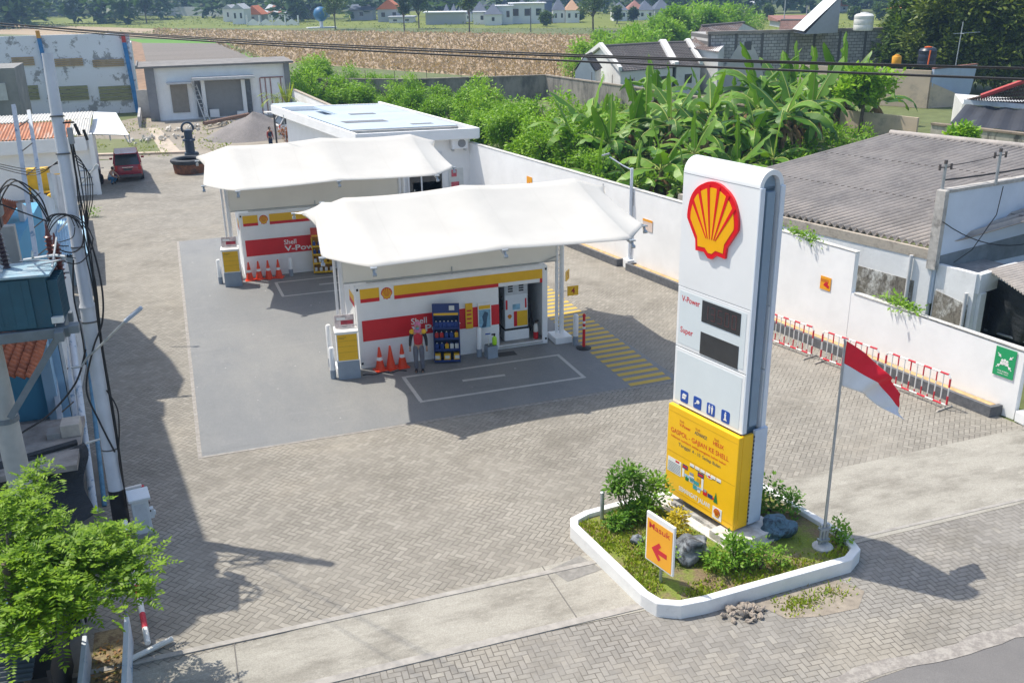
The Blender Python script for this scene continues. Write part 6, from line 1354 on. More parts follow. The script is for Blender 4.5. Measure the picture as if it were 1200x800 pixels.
# red ridged house with black awning
t = thing('red_ridge_house', 'brown tiled house with red ridge and black awning at the right edge', 'house', (53,26,0))
s0, s1 = Z(1150,113,3.3), Z(1215,90,4.7); e0, e1 = Z(1128,119,2.75), Z(1215,126,2.75)
b = MB(); e2, e3 = e0.copy(), e1.copy(); b.sheet(e0+Vector((0,0,.05)), e1+Vector((0,0,.05)), s0, s1, 26, .05, 1, step=.05, rows=6, per=4); b.build('tiled_roof', mat('brown_tile', (.14,.095,.08), .9, .3, 1, dirt=(.24,.19,.17), dscale=.8), t, world=True)
b = MB(); b.tube([s0,s1], .17, 6); b.build('red_ridge', mat('ridge_red', (.42,.05,.05), .7, .1), t, world=True)
b = MB(); wallseg(b, e0-Vector((.1,.3,0)), e1-Vector((.1,.3,0)), 2.62, 2.92, .3); b.build('gutter', mat('gutter_grey', (.52,.57,.63), .5), t, world=True)
b = MB(); b.sheet(e0-Vector((.2,.5,.15)), e1-Vector((.2,.5,.15)), Z(1112,146,1.7), Z(1215,156,1.7), 4, .05, 4); b.build('black_awning', mat('awning_black', (.03,.034,.045), .6, .15, 1), t, world=True)
b = MB(); b.prism([tuple(e0)[:2],tuple(e1)[:2],tuple(e1+Vector((4,5,0)))[:2],tuple(e0+Vector((4,5,0)))[:2]], 0, 2.6); b.build('wall', WHH, t, world=True)
p = Z(1118,80,3); t = thing('aerial_pole', 'thin steel aerial pole with cross arm before the mango trees', 'aerial', (p.x,p.y,0)); b = MB(); b.tube([(0,0,0),(.3,0,7.0)], .05, 6); b.build('mast', GALV, t); b = MB(); b.tube([(-.6,0,6.0),(2.6,.2,6.05)], .03, 5); b.tube([(.2,-.4,6.0),(.2,.4,6.0)], .02, 5); b.build('cross_arm', GALV, t)
# mid-distance low sheds on the right
for (x0,y0,x1,y1,z,rm,lab) in ((915,30,960,36,3.6,mat('brown_sheet', (.20,.12,.10), .9, .25, .5),'low brown roofed shed behind the block wall'),(1075,32,1128,36,3.6,mat('grey_tile', (.20,.18,.17), .9, .25, .5),'grey tiled house behind the orange drum')):
    r0, r1 = Z(x0,y0-6,z+1), Z(x1,y0-6,z+1); gable('low_house', lab, r0, r1, Z(x0-3,y1+4,z-1), Z(x1+4,y1+6,z-1), rm=rm, parapet=False)

# ---- dry crop on the field: countless stalks
FIELD = gp((300,82),(345,74),(690,99),(745,70),(705,42),(480,38),(300,36),(180,34),(60,30),(-30,31),(-30,36),(240,46),(300,70))
CROP = leafmat('dry_crop', (.40,.295,.19), (.48,.37,.25), (.28,.23,.13), .04, scale=.08, trans=.2, rough=.9)
b = MB(); q = random.Random(77); xs = [p[0] for p in FIELD]; ys = [p[1] for p in FIELD]; cnt = 0
while cnt < 19000:
    f = q.random()
    px, py = q.uniform(180,720), 34+60*q.random()**1.3
    p = G(px, py)
    if not inside((p.x,p.y), FIELD): cnt += .2; continue
    cnt += 1; a = q.uniform(0,6.28); h = q.uniform(.20,.50); w_ = q.uniform(.06,.14)*(1+.005*p.y); d = Vector((cos(a)*w_,sin(a)*w_,0)); l = Vector((q.uniform(-.4,.4),q.uniform(-.4,.4),h)); P = Vector((p.x,p.y,-.01))
    b.add([P-d*.5, P+d*.5, P+d*.9+l, P-d*.9+l*.9], [(0,1,2,3)])
o = b.build('dry_crop', CROP); tag(o, 'dry brown maize stalks covering the field', 'crop', kind='stuff')
b = MB()
for k in range(3600):
    px, py = q.uniform(-20,1000), q.uniform(17,41); p = G(px,py); s = p.y*.0016; 
    if noise.noise(Vector((p.x*.02,p.y*.02,2))) < -.05: continue
    foliage(b, (p.x,p.y,.3*s), (s*1.3,s*1.3,s*.6), 5, s*1.1, s*.6, k, hollow=.1)
o = b.build('scrub', leafmat('far_scrub', (.10,.16,.03), (.22,.26,.07), scale=.02)); tag(o, 'scrubby grass and weeds between the field and the far houses', 'scrub', kind='stuff')

# ---- far houses: white rows with dark pyramid roofs
FW_ = mat('far_white', (.74,.75,.76), .9, .05, .1); FG = mat('far_grey', (.40,.42,.44), .9, .08, .1); DR = mat('far_dark_roof', (.085,.105,.145), .8, .2, .2); OR_ = mat('far_orange_roof', (.55,.16,.06), .85, .2, .2); RR = mat('far_brown_roof', (.28,.13,.10), .85, .2, .3); TR = mat('far_tan_roof', (.46,.28,.17), .85, .1, .3)
def farhouse(px, py, wpx, hpx, rpx, roof, label, wallm=None, depth=9, kind='pyr', wins=2, group=None):
    """house standing at ground pixel (px,py): width, wall height and roof height given in photo pixels there"""
    p = G(px,py); dist = (p-Vector(CAM)).dot(fw); s = dist/FOC; w_, h, rh = wpx*s, hpx*s, rpx*s
    t = thing('far_house', label, 'house', (p.x,p.y,0), -YAW, group); b = MB(); b.box(-w_/2,w_/2,0,depth,0,h); b.build('wall', wallm or FW_, t)
    b = MB(); e = w_*.06
    if kind == 'pyr': b.add([(-w_/2-e,-e,h),(w_/2+e,-e,h),(w_/2+e,depth,h),(-w_/2-e,depth,h),(0,depth*.45,h+rh)], [(0,1,4),(1,2,4),(2,3,4),(3,0,4),(3,2,1,0)])
    elif kind == 'gab': b.add([(-w_/2-e,-e,h),(w_/2+e,-e,h),(w_/2+e,depth,h),(-w_/2-e,depth,h),(0,-e,h+rh),(0,depth,h+rh)], [(0,1,4),(2,3,5),(1,2,5,4),(3,0,4,5),(3,2,1,0)])
    elif kind == 'shed': b.add([(-w_/2-e,-e,h),(w_/2+e,-e,h),(w_/2+e,depth,h+rh),(-w_/2-e,depth,h+rh),(-w_/2-e,-e,h-.3),(w_/2+e,-e,h-.3),(w_/2+e,depth,h-.3),(-w_/2-e,depth,h-.3)], [(0,1,2,3),(4,7,6,5),(0,4,5,1),(1,5,6,2),(2,6,7,3),(3,7,4,0)])
    else: b.box(-w_/2-e,w_/2+e,-e,depth,h,h+rh)
    b.build('roof', roof, t)
    for i in range(wins): b = MB(); x = w_*((i+.5)/wins-.5); b.box(x-w_*.08,x+w_*.08,-.08,-.005,h*.40,h*.75); b.build('window', GLASS, t)
    return t
farhouse(280,29,14,17,6,FG,'narrow pale house with twin grey roofs at the far left',kind='gab'); farhouse(268,26,12,14,5,FG,'pale house half behind the narrow twin roofed one',kind='gab',wins=1)
farhouse(297,27,20,9,10,OR_,'low house with an orange gable behind the white fence',FG,kind='gab',wins=1)
for k in range(5): farhouse(311+k*6,24,6.2,8,9-k*.4,RR if k%2 else FG,f'{["first","second","third","fourth","fifth"][k]} from the left of the striped red roofed row houses',kind='shed',wins=1,depth=12)
farhouse(332,20,16,10,6,RR,'house with a brown roof half hidden by the pale green tree'); farhouse(362,22,14,9,7,DR,'blue roofed house left of the round green tree',kind='pyr'); farhouse(377,21,10,12,5,FG,'cream house beside the blue ball tank',kind='box')
farhouse(424,24,26,12,5,DR,'dark grey shed left of the orange roofed house',FG,kind='shed',wins=1); farhouse(456,26,26,14,11,OR_,'tall house with an orange roof behind the paired trees',FG,kind='gab'); farhouse(470,27,28,5,2,FG,'low flat roofed hut beneath the orange roofed house',kind='box')
for k in range(4): farhouse(523+k*8.5,26,8.2,9,11,DR,f'{["first","second","third","fourth"][k]} pyramid roofed row house left of the lone slim tree',kind='pyr',wins=1,depth=8)
farhouse(522,29,46,13,1,FW_,'long pale wall-like house under the row of pyramid roofs',FG,kind='box',wins=0); farhouse(565,29,20,13,1,FG,'grey flat block right of the lone slim tree',kind='box',wins=1); farhouse(578,30,20,12,12,DR,'white house with one big dark pyramid roof beside the flat block',kind='pyr',wins=1); farhouse(562,24,16,9,12,DR,'dark roofed house peeping out behind the flat block',kind='pyr',wins=1)
farhouse(590,29,22,20,1,FW_,'tall white cube house left of the red flag dot',kind='box'); farhouse(618,28,40,22,1,FW_,'widest white cube house with three windows',kind='box',wins=3); farhouse(640,26,14,22,2,DR,'blue grey slab house at the end of the white cubes',mat('far_blue', (.16,.21,.30), .8),kind='box',wins=0)
for k, x in enumerate((572,592,612,632)): farhouse(x,20,16,9,11,DR,f'{["first","second","third","last"][k]} dark pyramid roof rising behind the white cube houses',kind='pyr',wins=1)
farhouse(655,27,14,14,14,DR,'white house with a dark hipped roof left of the tan roofed one'); farhouse(671,27,16,14,12,TR,'white house with a tan pyramid roof'); farhouse(727,25,16,12,9,DR,'dark hipped house right of the big round tree'); farhouse(745,24,18,12,10,RR,'house with a small red roof among dark ones'); farhouse(757,24,18,11,11,DR,'dark roofed house with a white terrace'); farhouse(776,24,18,12,12,DR,'dark peaked house beside the bright green bushes',FG); farhouse(742,14,40,8,4,FG,'long pale house high behind the dark roofs',kind='box',wins=3); farhouse(700,14,20,8,6,DR,'house hidden behind the big round tree')
farhouse(985,14,16,6,7,OR_,'orange roofed house among the trees above the white lean-to roof',kind='gab'); farhouse(1070,16,44,5,4,OR_,'long orange roofed house at the far right',mat('far_blue', (.16,.21,.30), .8),kind='gab'); farhouse(1135,12,18,6,5,RR,'brown roofed house high at the far right',kind='gab'); farhouse(935,32,44,8,4,RR,'far low house with red brown roof left of the lean-to',FG,kind='shed'); farhouse(890,12,20,6,6,FG,'grey roofed house among the far trees',kind='gab'); farhouse(1185,12,26,6,9,FW_,'white roofed house at the far right corner',kind='gab')
# site wall along the trees at far left, white fence, blue ball tank, poles
t = thing('long_white_wall', 'very long low white wall along the far trees at left', 'wall', tuple(G(130,14))); b = MB(); wallseg(b, G(20,15), G(262,20), 0, 3.6, .4); b.build('wall_body', FG, t, world=True)
t = thing('scalloped_fence', 'white fence with scalloped panels in front of the far left houses', 'fence', tuple(G(330,30))); a, c_ = G(290,30), G(350,30); b = MB()
for k in range(4): p0, p1 = a.lerp(c_,k/4), a.lerp(c_,(k+1)/4); m_ = (p0+p1)/2; b.prism([tuple(p0)[:2],tuple(m_)[:2],tuple(p1)[:2],(p1.x,p1.y+.3),(m_.x,m_.y+.3),(p0.x,p0.y+.3)], 0, [.6,1.9,.6,.6,1.9,.6])
b.build('panel', FW_, t, world=True); b = MB()
for k in range(5): p = a.lerp(c_,k/4); b.box(p.x-.2,p.x+.2,p.y-.2,p.y+.2,0,2.8)
b.build('post', FW_, t, world=True)
p = G(377,33); t = thing('ball_tank', 'blue spherical tank on a stand before the far houses', 'tank', tuple(p)); b = MB(); b.ellip((0,0,3.6), (2.0,2.0,2.0)); b.build('ball', mat('ball_blue', (.02,.14,.30), .5), t, smooth=60); b = MB(); b.cyl(0,0,0,2,.5,8); b.box(-4,4,-1.5,1.5,0,.25); b.build('stand', FW_, t)
for i, (px, py, h, lab) in enumerate(((622,38,27,'dark thin pole at the field edge before the white cube houses'),(918,32,34,'pale pole behind the block wall left of the lean-to roof'),(1078,20,22,'twin lattice mast before the long orange roof'),(944,30,22,'pale pole carrying lamps left of the lean-to roof'))):
    p = G(px,py); s = (p-Vector(CAM)).dot(fw)/FOC; t = thing('utility_pole', lab, 'pole', tuple(p)); b = MB(); b.cyl(0,0,0,h*s,s*.6,6); b.build('shaft', FG if i else mat('pole_dark', (.10,.10,.11), .8), t); b = MB(); b.cbox((0,0,h*s*.93), (s*5 if i else s*1.5, s*.5, s*.5)); b.build('cross_arm', FG, t)
# far trees
FT = leafmat('far_leaf', (.022,.065,.028), (.075,.145,.042), scale=.05); FT2 = leafmat('far_leaf_light', (.06,.12,.025), (.13,.20,.045), scale=.05)
def fartree(px, py, hpx, wpx, m, label, seed, trunkpx=1.2, lo=.35, clumps=16):
    p = G(px,py); s = (p-Vector(CAM)).dot(fw)/FOC; return tree('tree', label, tuple(p), hpx*s, wpx*s/2*.8, m, clumps, 130, s*2.6, s*1.4, seed, None, trunkpx*s*.7, lo=lo)
fartree(393,35,42,46,FT2,'round mid green tree right of the blue ball tank',201); fartree(474,38,46,22,FT,'dark slim tree, left one of the pair before the orange roof',202); fartree(491,34,44,40,FT,'dark broad tree, right one of the pair before the orange roof',203)
fartree(550,39,44,24,FT2,'lone slim tree with a long trunk at the field edge',204,1.4,.5); fartree(695,37,44,50,FT2,'big round tree at the corner of the field',205,1.6,.4); fartree(640,31,15,18,FT2,'small round tree before the white cube houses',206,lo=.2); fartree(678,26,14,14,FT2,'small tree below the tan roof',207,lo=.2); fartree(723,28,18,16,FT2,'small tree right of the big round one',208,lo=.2); fartree(742,26,16,14,FT,'small dark tree before the red roof',209,lo=.2)
fartree(352,26,24,26,FT2,'pale green tree before the brown roof at left',210,lo=.15); fartree(172,27,30,26,FT,'dark tree leaning over the long white wall at left',211); fartree(30,17,20,34,FT2,'light green tree at the left picture corner',212,lo=.15); fartree(65,17,24,30,FT2,'bright tree behind the long white wall',213,lo=.15); fartree(37,20,12,14,FT,'small dark tree before the long white wall',214,lo=.15); fartree(110,16,12,18,FT2,'bush like tree at the long white wall',215,lo=.1)
fartree(900,24,16,20,FT2,'small bright tree right of the white gabled house',216,lo=.15); fartree(880,22,12,18,FT2,'low green tree behind the white gabled house',217,lo=.1); fartree(1030,24,18,26,FT2,'green tree behind the white water tank',218,lo=.1); fartree(1000,24,14,16,FT2,'small tree between lean-to roof and white tank',219,lo=.1)
# bright bushes behind the tiled houses
BB = [thicket_proto(11,LEUC2), thicket_proto(12,LEUC)]
for i, (px, py, s) in enumerate(((700,62,2.0),(716,54,2.0),(733,60,2.2),(748,48,2.2),(760,52,2.4),(775,44,2.5),(790,42,2.6),(800,36,3.0),(818,30,3.4),(828,36,3.0),(845,26,3.0),(868,24,2.8),(690,72,1.5),(712,70,1.6),(880,22,2.2))):
    p = G(px,py+14,0); o = BB[i] if i < 2 else dup(BB[i%2]); o.location = (p.x*.9,p.y*.9,0); o.rotation_euler.z = i*1.3; s *= .95; o.scale = (s,s,s); o['label'] = 'bright bushy tree in the belt behind the tiled houses'; o['group'] = 'bushy trees behind the tiled houses'; o['category'] = 'tree'; o.name = 'bushy_tree'
for i, (px, py, s, lab) in enumerate(((703,92,.9,'bush against the end of the long tiled house'),(718,100,1.0,'dark bush below the long tiled roof'),(735,99,1.1,'olive bush in the middle below the long tiled roof'),(752,98,1.2,'olive bush below the right end of the long tiled roof'),(768,100,1.1,'bush at the corner of the old wall end'))):
    p = G(px,py,1.0); o = dup(BB[1]); o.location = (p.x+1,p.y+1.4,0); o.rotation_euler.z = i*2.1; o.scale = (s,s,s); o['label'] = lab; o['group'] = 'bushes in front of the tiled houses'; o.name = 'garden_bush'
# far woodland that closes the view
b = MB(); q = random.Random(31)
for k in range(520):
    a = radians(q.uniform(-24,64)); r = q.uniform(455,700) if k > 170 else q.uniform(335,470); x, y = CAM[0]+r*sin(a), CAM[1]+r*cos(a); h = (q.uniform(12,24) if k > 170 else q.uniform(6,15))*(.8+r/1100)
    cw = h*q.uniform(.45,.7)
    for j in range(3): foliage(b, (x+q.gauss(0,cw*.35),y+q.gauss(0,cw*.35),h*(.35+.2*j)), (cw*(.75-.12*j),cw*(.75-.12*j),h*.27), 48, 3.3, 1.9, k*3+j, hollow=.35, cl=2, spread=.9)
o = b.build('woodland', FT); tag(o, 'dark woodland closing the view behind the far houses', 'woodland', kind='stuff')
# ================================================================ LEFT EDGE: POLES, TRANSFORMER, GATEHOUSE, TREE
POLEC = mat('spun_concrete', (.60,.63,.68), .75, .07, 2, dirt=(.30,.30,.30), dscale=1, dlo=.55, dhi=.75, damt=.4, stretch=(1,1,.3))
PX, PY = -6.55, -7.35
t = thing('power_pole', 'tall pale power pole hung with black cables, nearest the yard', 'power pole', (PX,PY,0), 0)
top = (.06,1.15,9.75)                                 # leans slightly
P_ = lambda z: Vector((top[0]*z/9.75, top[1]*z/9.75, z))
b = MB(); b.tube([P_(z) for z in (0,2,4.9)], [.165,.155,.145], 18); b.tube([P_(4.9),P_(5.0),P_(7.3),P_(9.75)], [.16,.125,.115,.10], 18); b.build('shaft', POLEC, t, smooth=40)
b = MB(); b.tube([P_(.02),P_(1.0)], [.171,.166], 18); b.build('black_foot', BLACK, t, smooth=40)
for z in (1.9,4.6,6.1,7.9,8.6): b = MB(); b.tube([P_(z-.015),P_(z+.015)], .162 if z<4.9 else .135, 14); b.build('strap', mat('strap_dark', (.12,.12,.12), .5), t, smooth=40)
b = MB(); b.tube([(-.40,.0,3.86),(-.20,-.05,3.88),(-.05,-.14,4.1),(.13,-.16,4.23),(.76,-.16,4.77)], .022, 8); b.build('lamp_arm', GALV, t, smooth=40)
b = MB(); b.cbox((.90,-.16,4.86), (.44,.12,.07), ry=-.62); b.build('lamp_head', mat('lamp_head_grey', (.40,.46,.54), .4), t, bevel=.02)
CAB = mat('cable_black', (.018,.018,.02), .55)
t = thing('cable_bundle', 'bundle of black cables strapped down the tall pale pole', 'cables', (PX,PY,3))
W = lambda v: Vector((PX,PY,0))+v
q = random.Random(2); b = MB()
for k in range(4): b.cable([W(P_(8.1-.55*i))+Vector((.16+.02*k+.03*sin(k*2+i*1.1), -.12+.02*cos(k*2+i), 0)) for i in range(5)] + [W(P_(5.3))+Vector((.17+.02*k,-.14,0)), W(P_(4.2))+Vector((.15+.01*k,-.15,0)), W(P_(2.5))+Vector((.155+.012*k,-.12,0)), W(P_(.6))+Vector((.16,-.12,0))], .013, 6)
b.cable([W(P_(6.6))+Vector((.2,-.15,0)), W(P_(5.9))+Vector((.30,-.15,0)), W(P_(5.2))+Vector((.33,-.15,0)), W(P_(4.6))+Vector((.24,-.18,0)), W(P_(4.1))+Vector((.0,-.2,0)), W(P_(3.3))+Vector((-.24,-.2,0)), W(P_(2.6))+Vector((-.10,-.2,0)), W(P_(1.9))+Vector((.1,-.2,0))], .019, 7)
b.cable([W(P_(5.9))+Vector((-.10,-.16,0)), W(P_(5.2))+Vector((-.20,-.18,0)), W(P_(4.4))+Vector((-.16,-.2,0)), W(P_(3.8))+Vector((-.18,-.2,0))], .017, 6)
b.cable([W(P_(3.2))+Vector((.12,-.14,0)), W(P_(2.8))+Vector((.27,-.16,0)), W(P_(2.3))+Vector((.24,-.16,0)), W(P_(1.7))+Vector((.15,-.14,0)), W(P_(.9))+Vector((.17,-.12,0))], .016, 6)
b.cable([W(P_(4.1))+Vector((-.14,-.16,0)), W(P_(3.5))+Vector((-.40,-.3,0)), W(P_(3.0))+Vector((-.95,-.5,.0)), (PX-1.45,PY-.6,2.85), (PX-1.70,PY-.7,2.6), (PX-1.78,PY-.75,1.9)], .020, 7)
b.cable([(PX-1.5,PY-.6,3.0), (PX-1.62,PY-.66,2.7), (PX-1.68,PY-.7,2.2), (PX-1.85,PY-.75,1.8)], .020, 7)
b.build('cable', CAB, t, world=True, smooth=60)
t = thing('cable_coil', 'loops of spare black cable hanging on the tall pale pole', 'cables', (PX,PY,7)); b = MB()
for k in range(5):
    r = .26+.035*k; c_ = W(P_(6.55))+Vector((-.24+.04*k,-.20,-.06*k)); b.cable([c_+Vector((r*cos(2*pi*i/9),-.02*k,r*1.15*sin(2*pi*i/9)+.03*sin(i*2+k))) for i in range(8 if k%2 else 10)], .009+.003*(k%3), 5)
for k in range(4): c_ = W(P_(7.6))+Vector((.18,-.15,-.08*k)); b.cable([c_+Vector((.02*k,0,.35)), c_+Vector((.15+.035*k,0,.12)), c_+Vector((.13+.03*k,0,-.35)), c_+Vector((.08,0,-.75)), c_+Vector((.02,0,-1.1))], .010, 5)
for k in range(3): c_ = W(P_(7.75)); b.cable([c_+Vector((-.1,-.16,.02*k)), c_+Vector((-.55,-.1,-.10-.05*k)), c_+Vector((-1.2,.0,.06-.04*k))], .008, 5)
b.build('coil', CAB, t, world=True, smooth=60)
t = thing('dead_end_clamp', 'grey cable clamp with black plugs on the tall pale pole', 'clamp', tuple(W(P_(8.35))+Vector((.2,-.2,0)))); b = MB(); b.cyl(0,0,-.25,.05,.055,10); b.build('grey_barrel', mat('clamp_grey', (.3,.32,.34), .5), t); b = MB(); b.tube([(.1,0,.12),(.16,0,-.10)], .03, 8); b.tube([(.24,0,.0),(.28,0,-.2)], .028, 8); b.tube([(-.1,0,.15),(.1,0,.15)], .018, 8); b.build('plug', CAB, t, smooth=40)
# transformer on its platform between two poles
TB = mat('transformer_blue', (.014,.08,.125), .45, .1, 2, dirt=(.04,.09,.12), dscale=1.5, dlo=.5, dhi=.7); TBT = mat('transformer_top', (.24,.38,.46), .55, .15, 3, dirt=(.45,.5,.52), dscale=2, dlo=.45, dhi=.6)
t = thing('transformer', 'dark teal pole transformer with brown bushings on its steel platform', 'transformer', (-7.55,-8.0,5.08), radians(-4))
b = MB(); b.box(-.75,.62,-.42,.42,0,.98); b.build('tank', TB, t, bevel=.02)
b = MB(); b.box(-.62,.34,-.455,-.425,.04,.94); 
for k in range(5): b.box(-.60+.2*k,-.585+.2*k,-.46,-.455,.1,.9)
b.build('radiator', mat('radiator_blue', (.017,.09,.135), .45, .15, 2), t)
b = MB()
for k in range(7): b.box(.625,.80,-.36+.11*k,-.32+.11*k,.10,.88)
b.build('fin', TB, t)
b = MB(); b.box(-.85,.72,-.50,.50,.982,1.03); b.build('lid', TBT, t, bevel=.01)
def bushing(x, y, h, lean, m):
    b = MB(); prof = [(.07,0)]
    n_ = 8
    for k in range(n_): z = .05+h*k/n_; prof += [(.045,z),(.095-.003*k,z+h/n_*.45),(.05,z+h/n_*.55)]
    prof += [(.035,h+.06),(.02,h+.14)]
    b.M = Matrix.Translation((x,y,1.03)) @ Matrix.Rotation(lean,4,'Y'); b.lathe(prof, n=14); b.build('bushing', m, t, smooth=30)
BUSH = mat('bushing_brown', (.055,.035,.045), .3, .1, 3)
bushing(-.78,.1,.62,-.15,BUSH); bushing(-.10,.18,.62,-.05,BUSH)
b = MB(); b.lathe([(.09,0),(.10,.06),(.05,.11)], (-.38,.2,1.03), 12); b.build('filler_cap', BUSH, t); b = MB(); b.cbox((-.2,-.1,1.05),(.16,.1,.03)); b.cbox((-.05,-.427,.22),(.10,.012,.08)); b.build('plate', WHB, t)
b = MB(); b.cbox((.70,-.38,.14),(.20,.14,.12)); b.build('valve_box', WHB, t, bevel=.01)
b = MB(); b.tube([(.2,.2,1.15),(.75,.1,1.22),(.95,.0,1.2)], .03, 6); b.tube([(.45,-.2,1.12),(.9,-.2,1.2)], .02, 6); b.tube([(.3,.4,1.1),(.5,-.4,1.45)], .02, 6); b.tube([(.75,-.3,1.1),(.8,.3,1.5)], .02, 6); b.build('terminal_bar', GALV, t)
t = thing('arrester', 'brown ribbed surge arresters in a row beside the transformer', 'arrester', (-6.78,-7.65,5.75))
for k, (x, y, z) in enumerate(((.0,.0,.0),(-.14,.3,.1))):
    b = MB(); pr = [(.03,-.1)]
    for i in range(9): pr += [(.05,.08*i),(.085,.08*i+.03),(.05,.08*i+.05)]
    b.M = Matrix.Translation((x,y,z)); b.lathe(pr+[(.03,.78),(.012,.9)], n=12); b.build('arrester_body', mat('arrester_brown', (.13,.035,.03), .35, .1, 3), t, smooth=30)
b = MB(); b.tube([(-.7,.1,.1),(.15,.0,.12)], .02, 6); b.tube([(-.7,.3,.35),(.1,.2,.32)], .018, 6); b.build('bracket', GALV, t)
t = thing('jumper_wires', 'black jumper wires arching from the transformer bushings', 'cables', (-7.6,-7.8,6.9)); b = MB()
for k, (x, y) in enumerate(((-8.3,-7.85),(-7.66,-7.8),(-7.6,-7.75),(-7.7,-7.82))): b.cable([(x,y,6.85),(x+.03,y+.05,7.25),(x+.25+.05*k,y+.1,7.55+.05*k),(x+.62+.04*k,y+.1,7.35),(-6.86+.02*k,-7.55,6.85)], .014, 5)
b.build('wire', CAB, t, world=True, smooth=60)
STEELG = mat('platform_steel', (.17,.20,.22), .55, .15, 3)
t = thing('transformer_platform', 'grey steel platform with diagonal brace carrying the transformer', 'platform', (-7.5,-8.0,4.9))
b = MB(); b.box(-9.2,-6.72,-8.50,-8.36,4.88,5.07); b.box(-9.2,-6.72,-7.62,-7.48,4.88,5.07); b.build('beam', STEELG, t, world=True, bevel=.01)
b = MB(); b.box(-6.95,-6.80,-8.75,-7.2,4.885,5.06); b.box(-6.72,-6.55,-8.55,-8.3,4.95,5.09); b.build('cross_beam', STEELG, t, world=True)
b = MB(); b.tube([(-6.95,-8.40,4.85),(-8.0,-8.35,3.4)], .085, 4); b.build('brace', STEELG, t, world=True)
t = thing('concrete_post', 'thick pale concrete pole under the transformer platform at the left edge', 'power pole', (-8.15,-8.0,0)); b = MB(); b.tube([(0,0,0),(0,0,4.86)], [.24,.20], 16); b.build('shaft', mat('pole_pale', (.46,.46,.43), .85, .1, 3, dirt=(.25,.25,.24), dscale=3, dlo=.6, dhi=.75), t, smooth=40)
b = MB(); b.tube([(.0,0,3.2),(0,0,3.3)], .235, 16); b.build('collar', STEELG, t)
t = thing('grey_drum', 'weathered grey transformer drum high at the left edge', 'transformer', (-8.25,-5.9,7.25)); b = MB(); b.lathe([(.42,-.55),(.45,-.5),(.45,.55),(.38,.62),(.1,.66)], n=20); b.build('drum', mat('drum_grey', (.24,.26,.27), .6, .1, 2, dirt=(.12,.10,.09), dscale=2), t, smooth=40); b = MB()
for k in range(4): b.tube([(.30,-.33,.1-.08*k),(.42,-.42,.15-.05*k),(.40,-.25,.0-.04*k)], .02, 5)
b.build('terminal', CAB, t); b = MB(); b.box(-.5,.35,-.3,.3,-.80,-.55); b.build('saddle', mat('rusty_brown', (.16,.11,.10), .9, .3, 3), t)
t = thing('drum_post', 'hidden pale pole carrying the grey drum', 'power pole', (-8.55,-5.6,0)); b = MB(); b.tube([(0,0,0),(0,0,8.3)], [.18,.12], 14); b.build('shaft', POLEC, t, smooth=40)
# leaning flaking posts and the slim poles
FLAKE = mat('flaking_paint', (.62,.66,.70), .8, .08, 2, dirt=(.12,.26,.40), dscale=3.5, dlo=.56, dhi=.64, damt=.8)
t = thing('lattice_post', 'leaning pair of flaking white and blue steel posts behind the transformer', 'post', (-8.3,-2,0))
a0, a1 = Vector((-8.05,-2.6,0)), Z(16,124,7.4)
b = MB(); b.tube([a0, a1], .085, 4); b.build('post', FLAKE, t, world=True); b = MB(); b.tube([a0+Vector((.36,.1,0)), a1+Vector((.40,.1,-.2))], .075, 4); b.build('post', FLAKE, t, world=True)
for k in range(1,12): b = MB(); p = a0.lerp(a1,k/12); b.tube([p, p+Vector((.37,.1,.25))], .02, 4); b.build('lacing_bar', mat('lacing_rust', (.22,.18,.15), .9, .3, 4), t, world=True)
for (p0, z1, r, m, lab) in (((-7.18,-6.2,0),(82,378,3.0),.085,FLAKE,'slim pale pole standing left of the tall power pole'),((-6.98,-6.0,0),(100,385,2.8),.055,mat('pole_blue', (.10,.24,.36), .7, .25, 6),'slim blue flaking pole beside the tall power pole')):
    e = Z(*z1); t = thing('slim_pole', lab, 'pole', p0); b = MB(); b.tube([p0, e], r, 10); b.build('shaft', m, t, world=True, smooth=40); b = MB(); b.tube([e-Vector((0,0,.3)), e+Vector((.25,.0,.05))], .03, 6); b.build('bracket', GALV, t, world=True)
t = thing('pole_clamp', 'white pipe clamp joining the slim blue pole to the tall pole', 'clamp', (-6.8,-6.9,2.0)); b = MB(); b.tube([(-.2,0,0),(.1,.0,.05),(.15,-.1,-.2)], .03, 6); b.build('pipe', WHB, t)
for k, (u, lab) in enumerate((((112,196,5.6),'short white lamp bracket upper one left of the tall pole'),((68,272,4.6),'white lamp bracket lower one left of the tall pole'))):
    a = Z(*u); t = thing('lamp_bracket', lab, 'lamp', tuple(a), 0, None); b = MB(); b.tube([(-.55,.1,-.55),(0,0,0)] if k == 0 else [(0,0,0),(.75,.2,.75)], .03, 6); b.build('tube', WHB, t, smooth=40); b = MB(); b.cbox((.02,0,.02) if k == 0 else (.62,.17,.62), (.16,.09,.09), ry=-.8); b.build('lamp_cap', WHB, t)
# tiled house, blue rooms and the low flat roof
TILE = mat('orange_tile', (.42,.125,.05), .8, .25, 3, dirt=(.20,.06,.03), dscale=2.5, dlo=.45, dhi=.65, damt=.7)
t = thing('tiled_shop', 'low house with orange pantile roof and blue rooms below the transformer', 'house', (-9.6,0,0))
BLW = mat('blue_room', (.085,.33,.52), .75, .08, .8); BLL = mat('light_blue_wall', (.34,.54,.72), .75, .06, .8)
b = MB(); b.sheet((-10.5,-5.6,3.77),(-10.5,-1.2,3.77),(-7.92,-5.6,3.05),(-7.92,-1.2,3.05), 18, .045, 1, step=.07, rows=14, per=6); o = b.build('tiled_roof', TILE, t, world=True, smooth=40); o.modifiers.new('s','SOLIDIFY').thickness = .03
b = MB(); b.sheet((-10.55,5.2,4.3),(-10.55,9.5,4.3),(-9.75,5.2,4.0),(-9.75,9.5,4.0), 17, .045, 1, step=.07, rows=12, per=6); o = b.build('rear_tiled_roof', TILE, t, world=True, smooth=40)
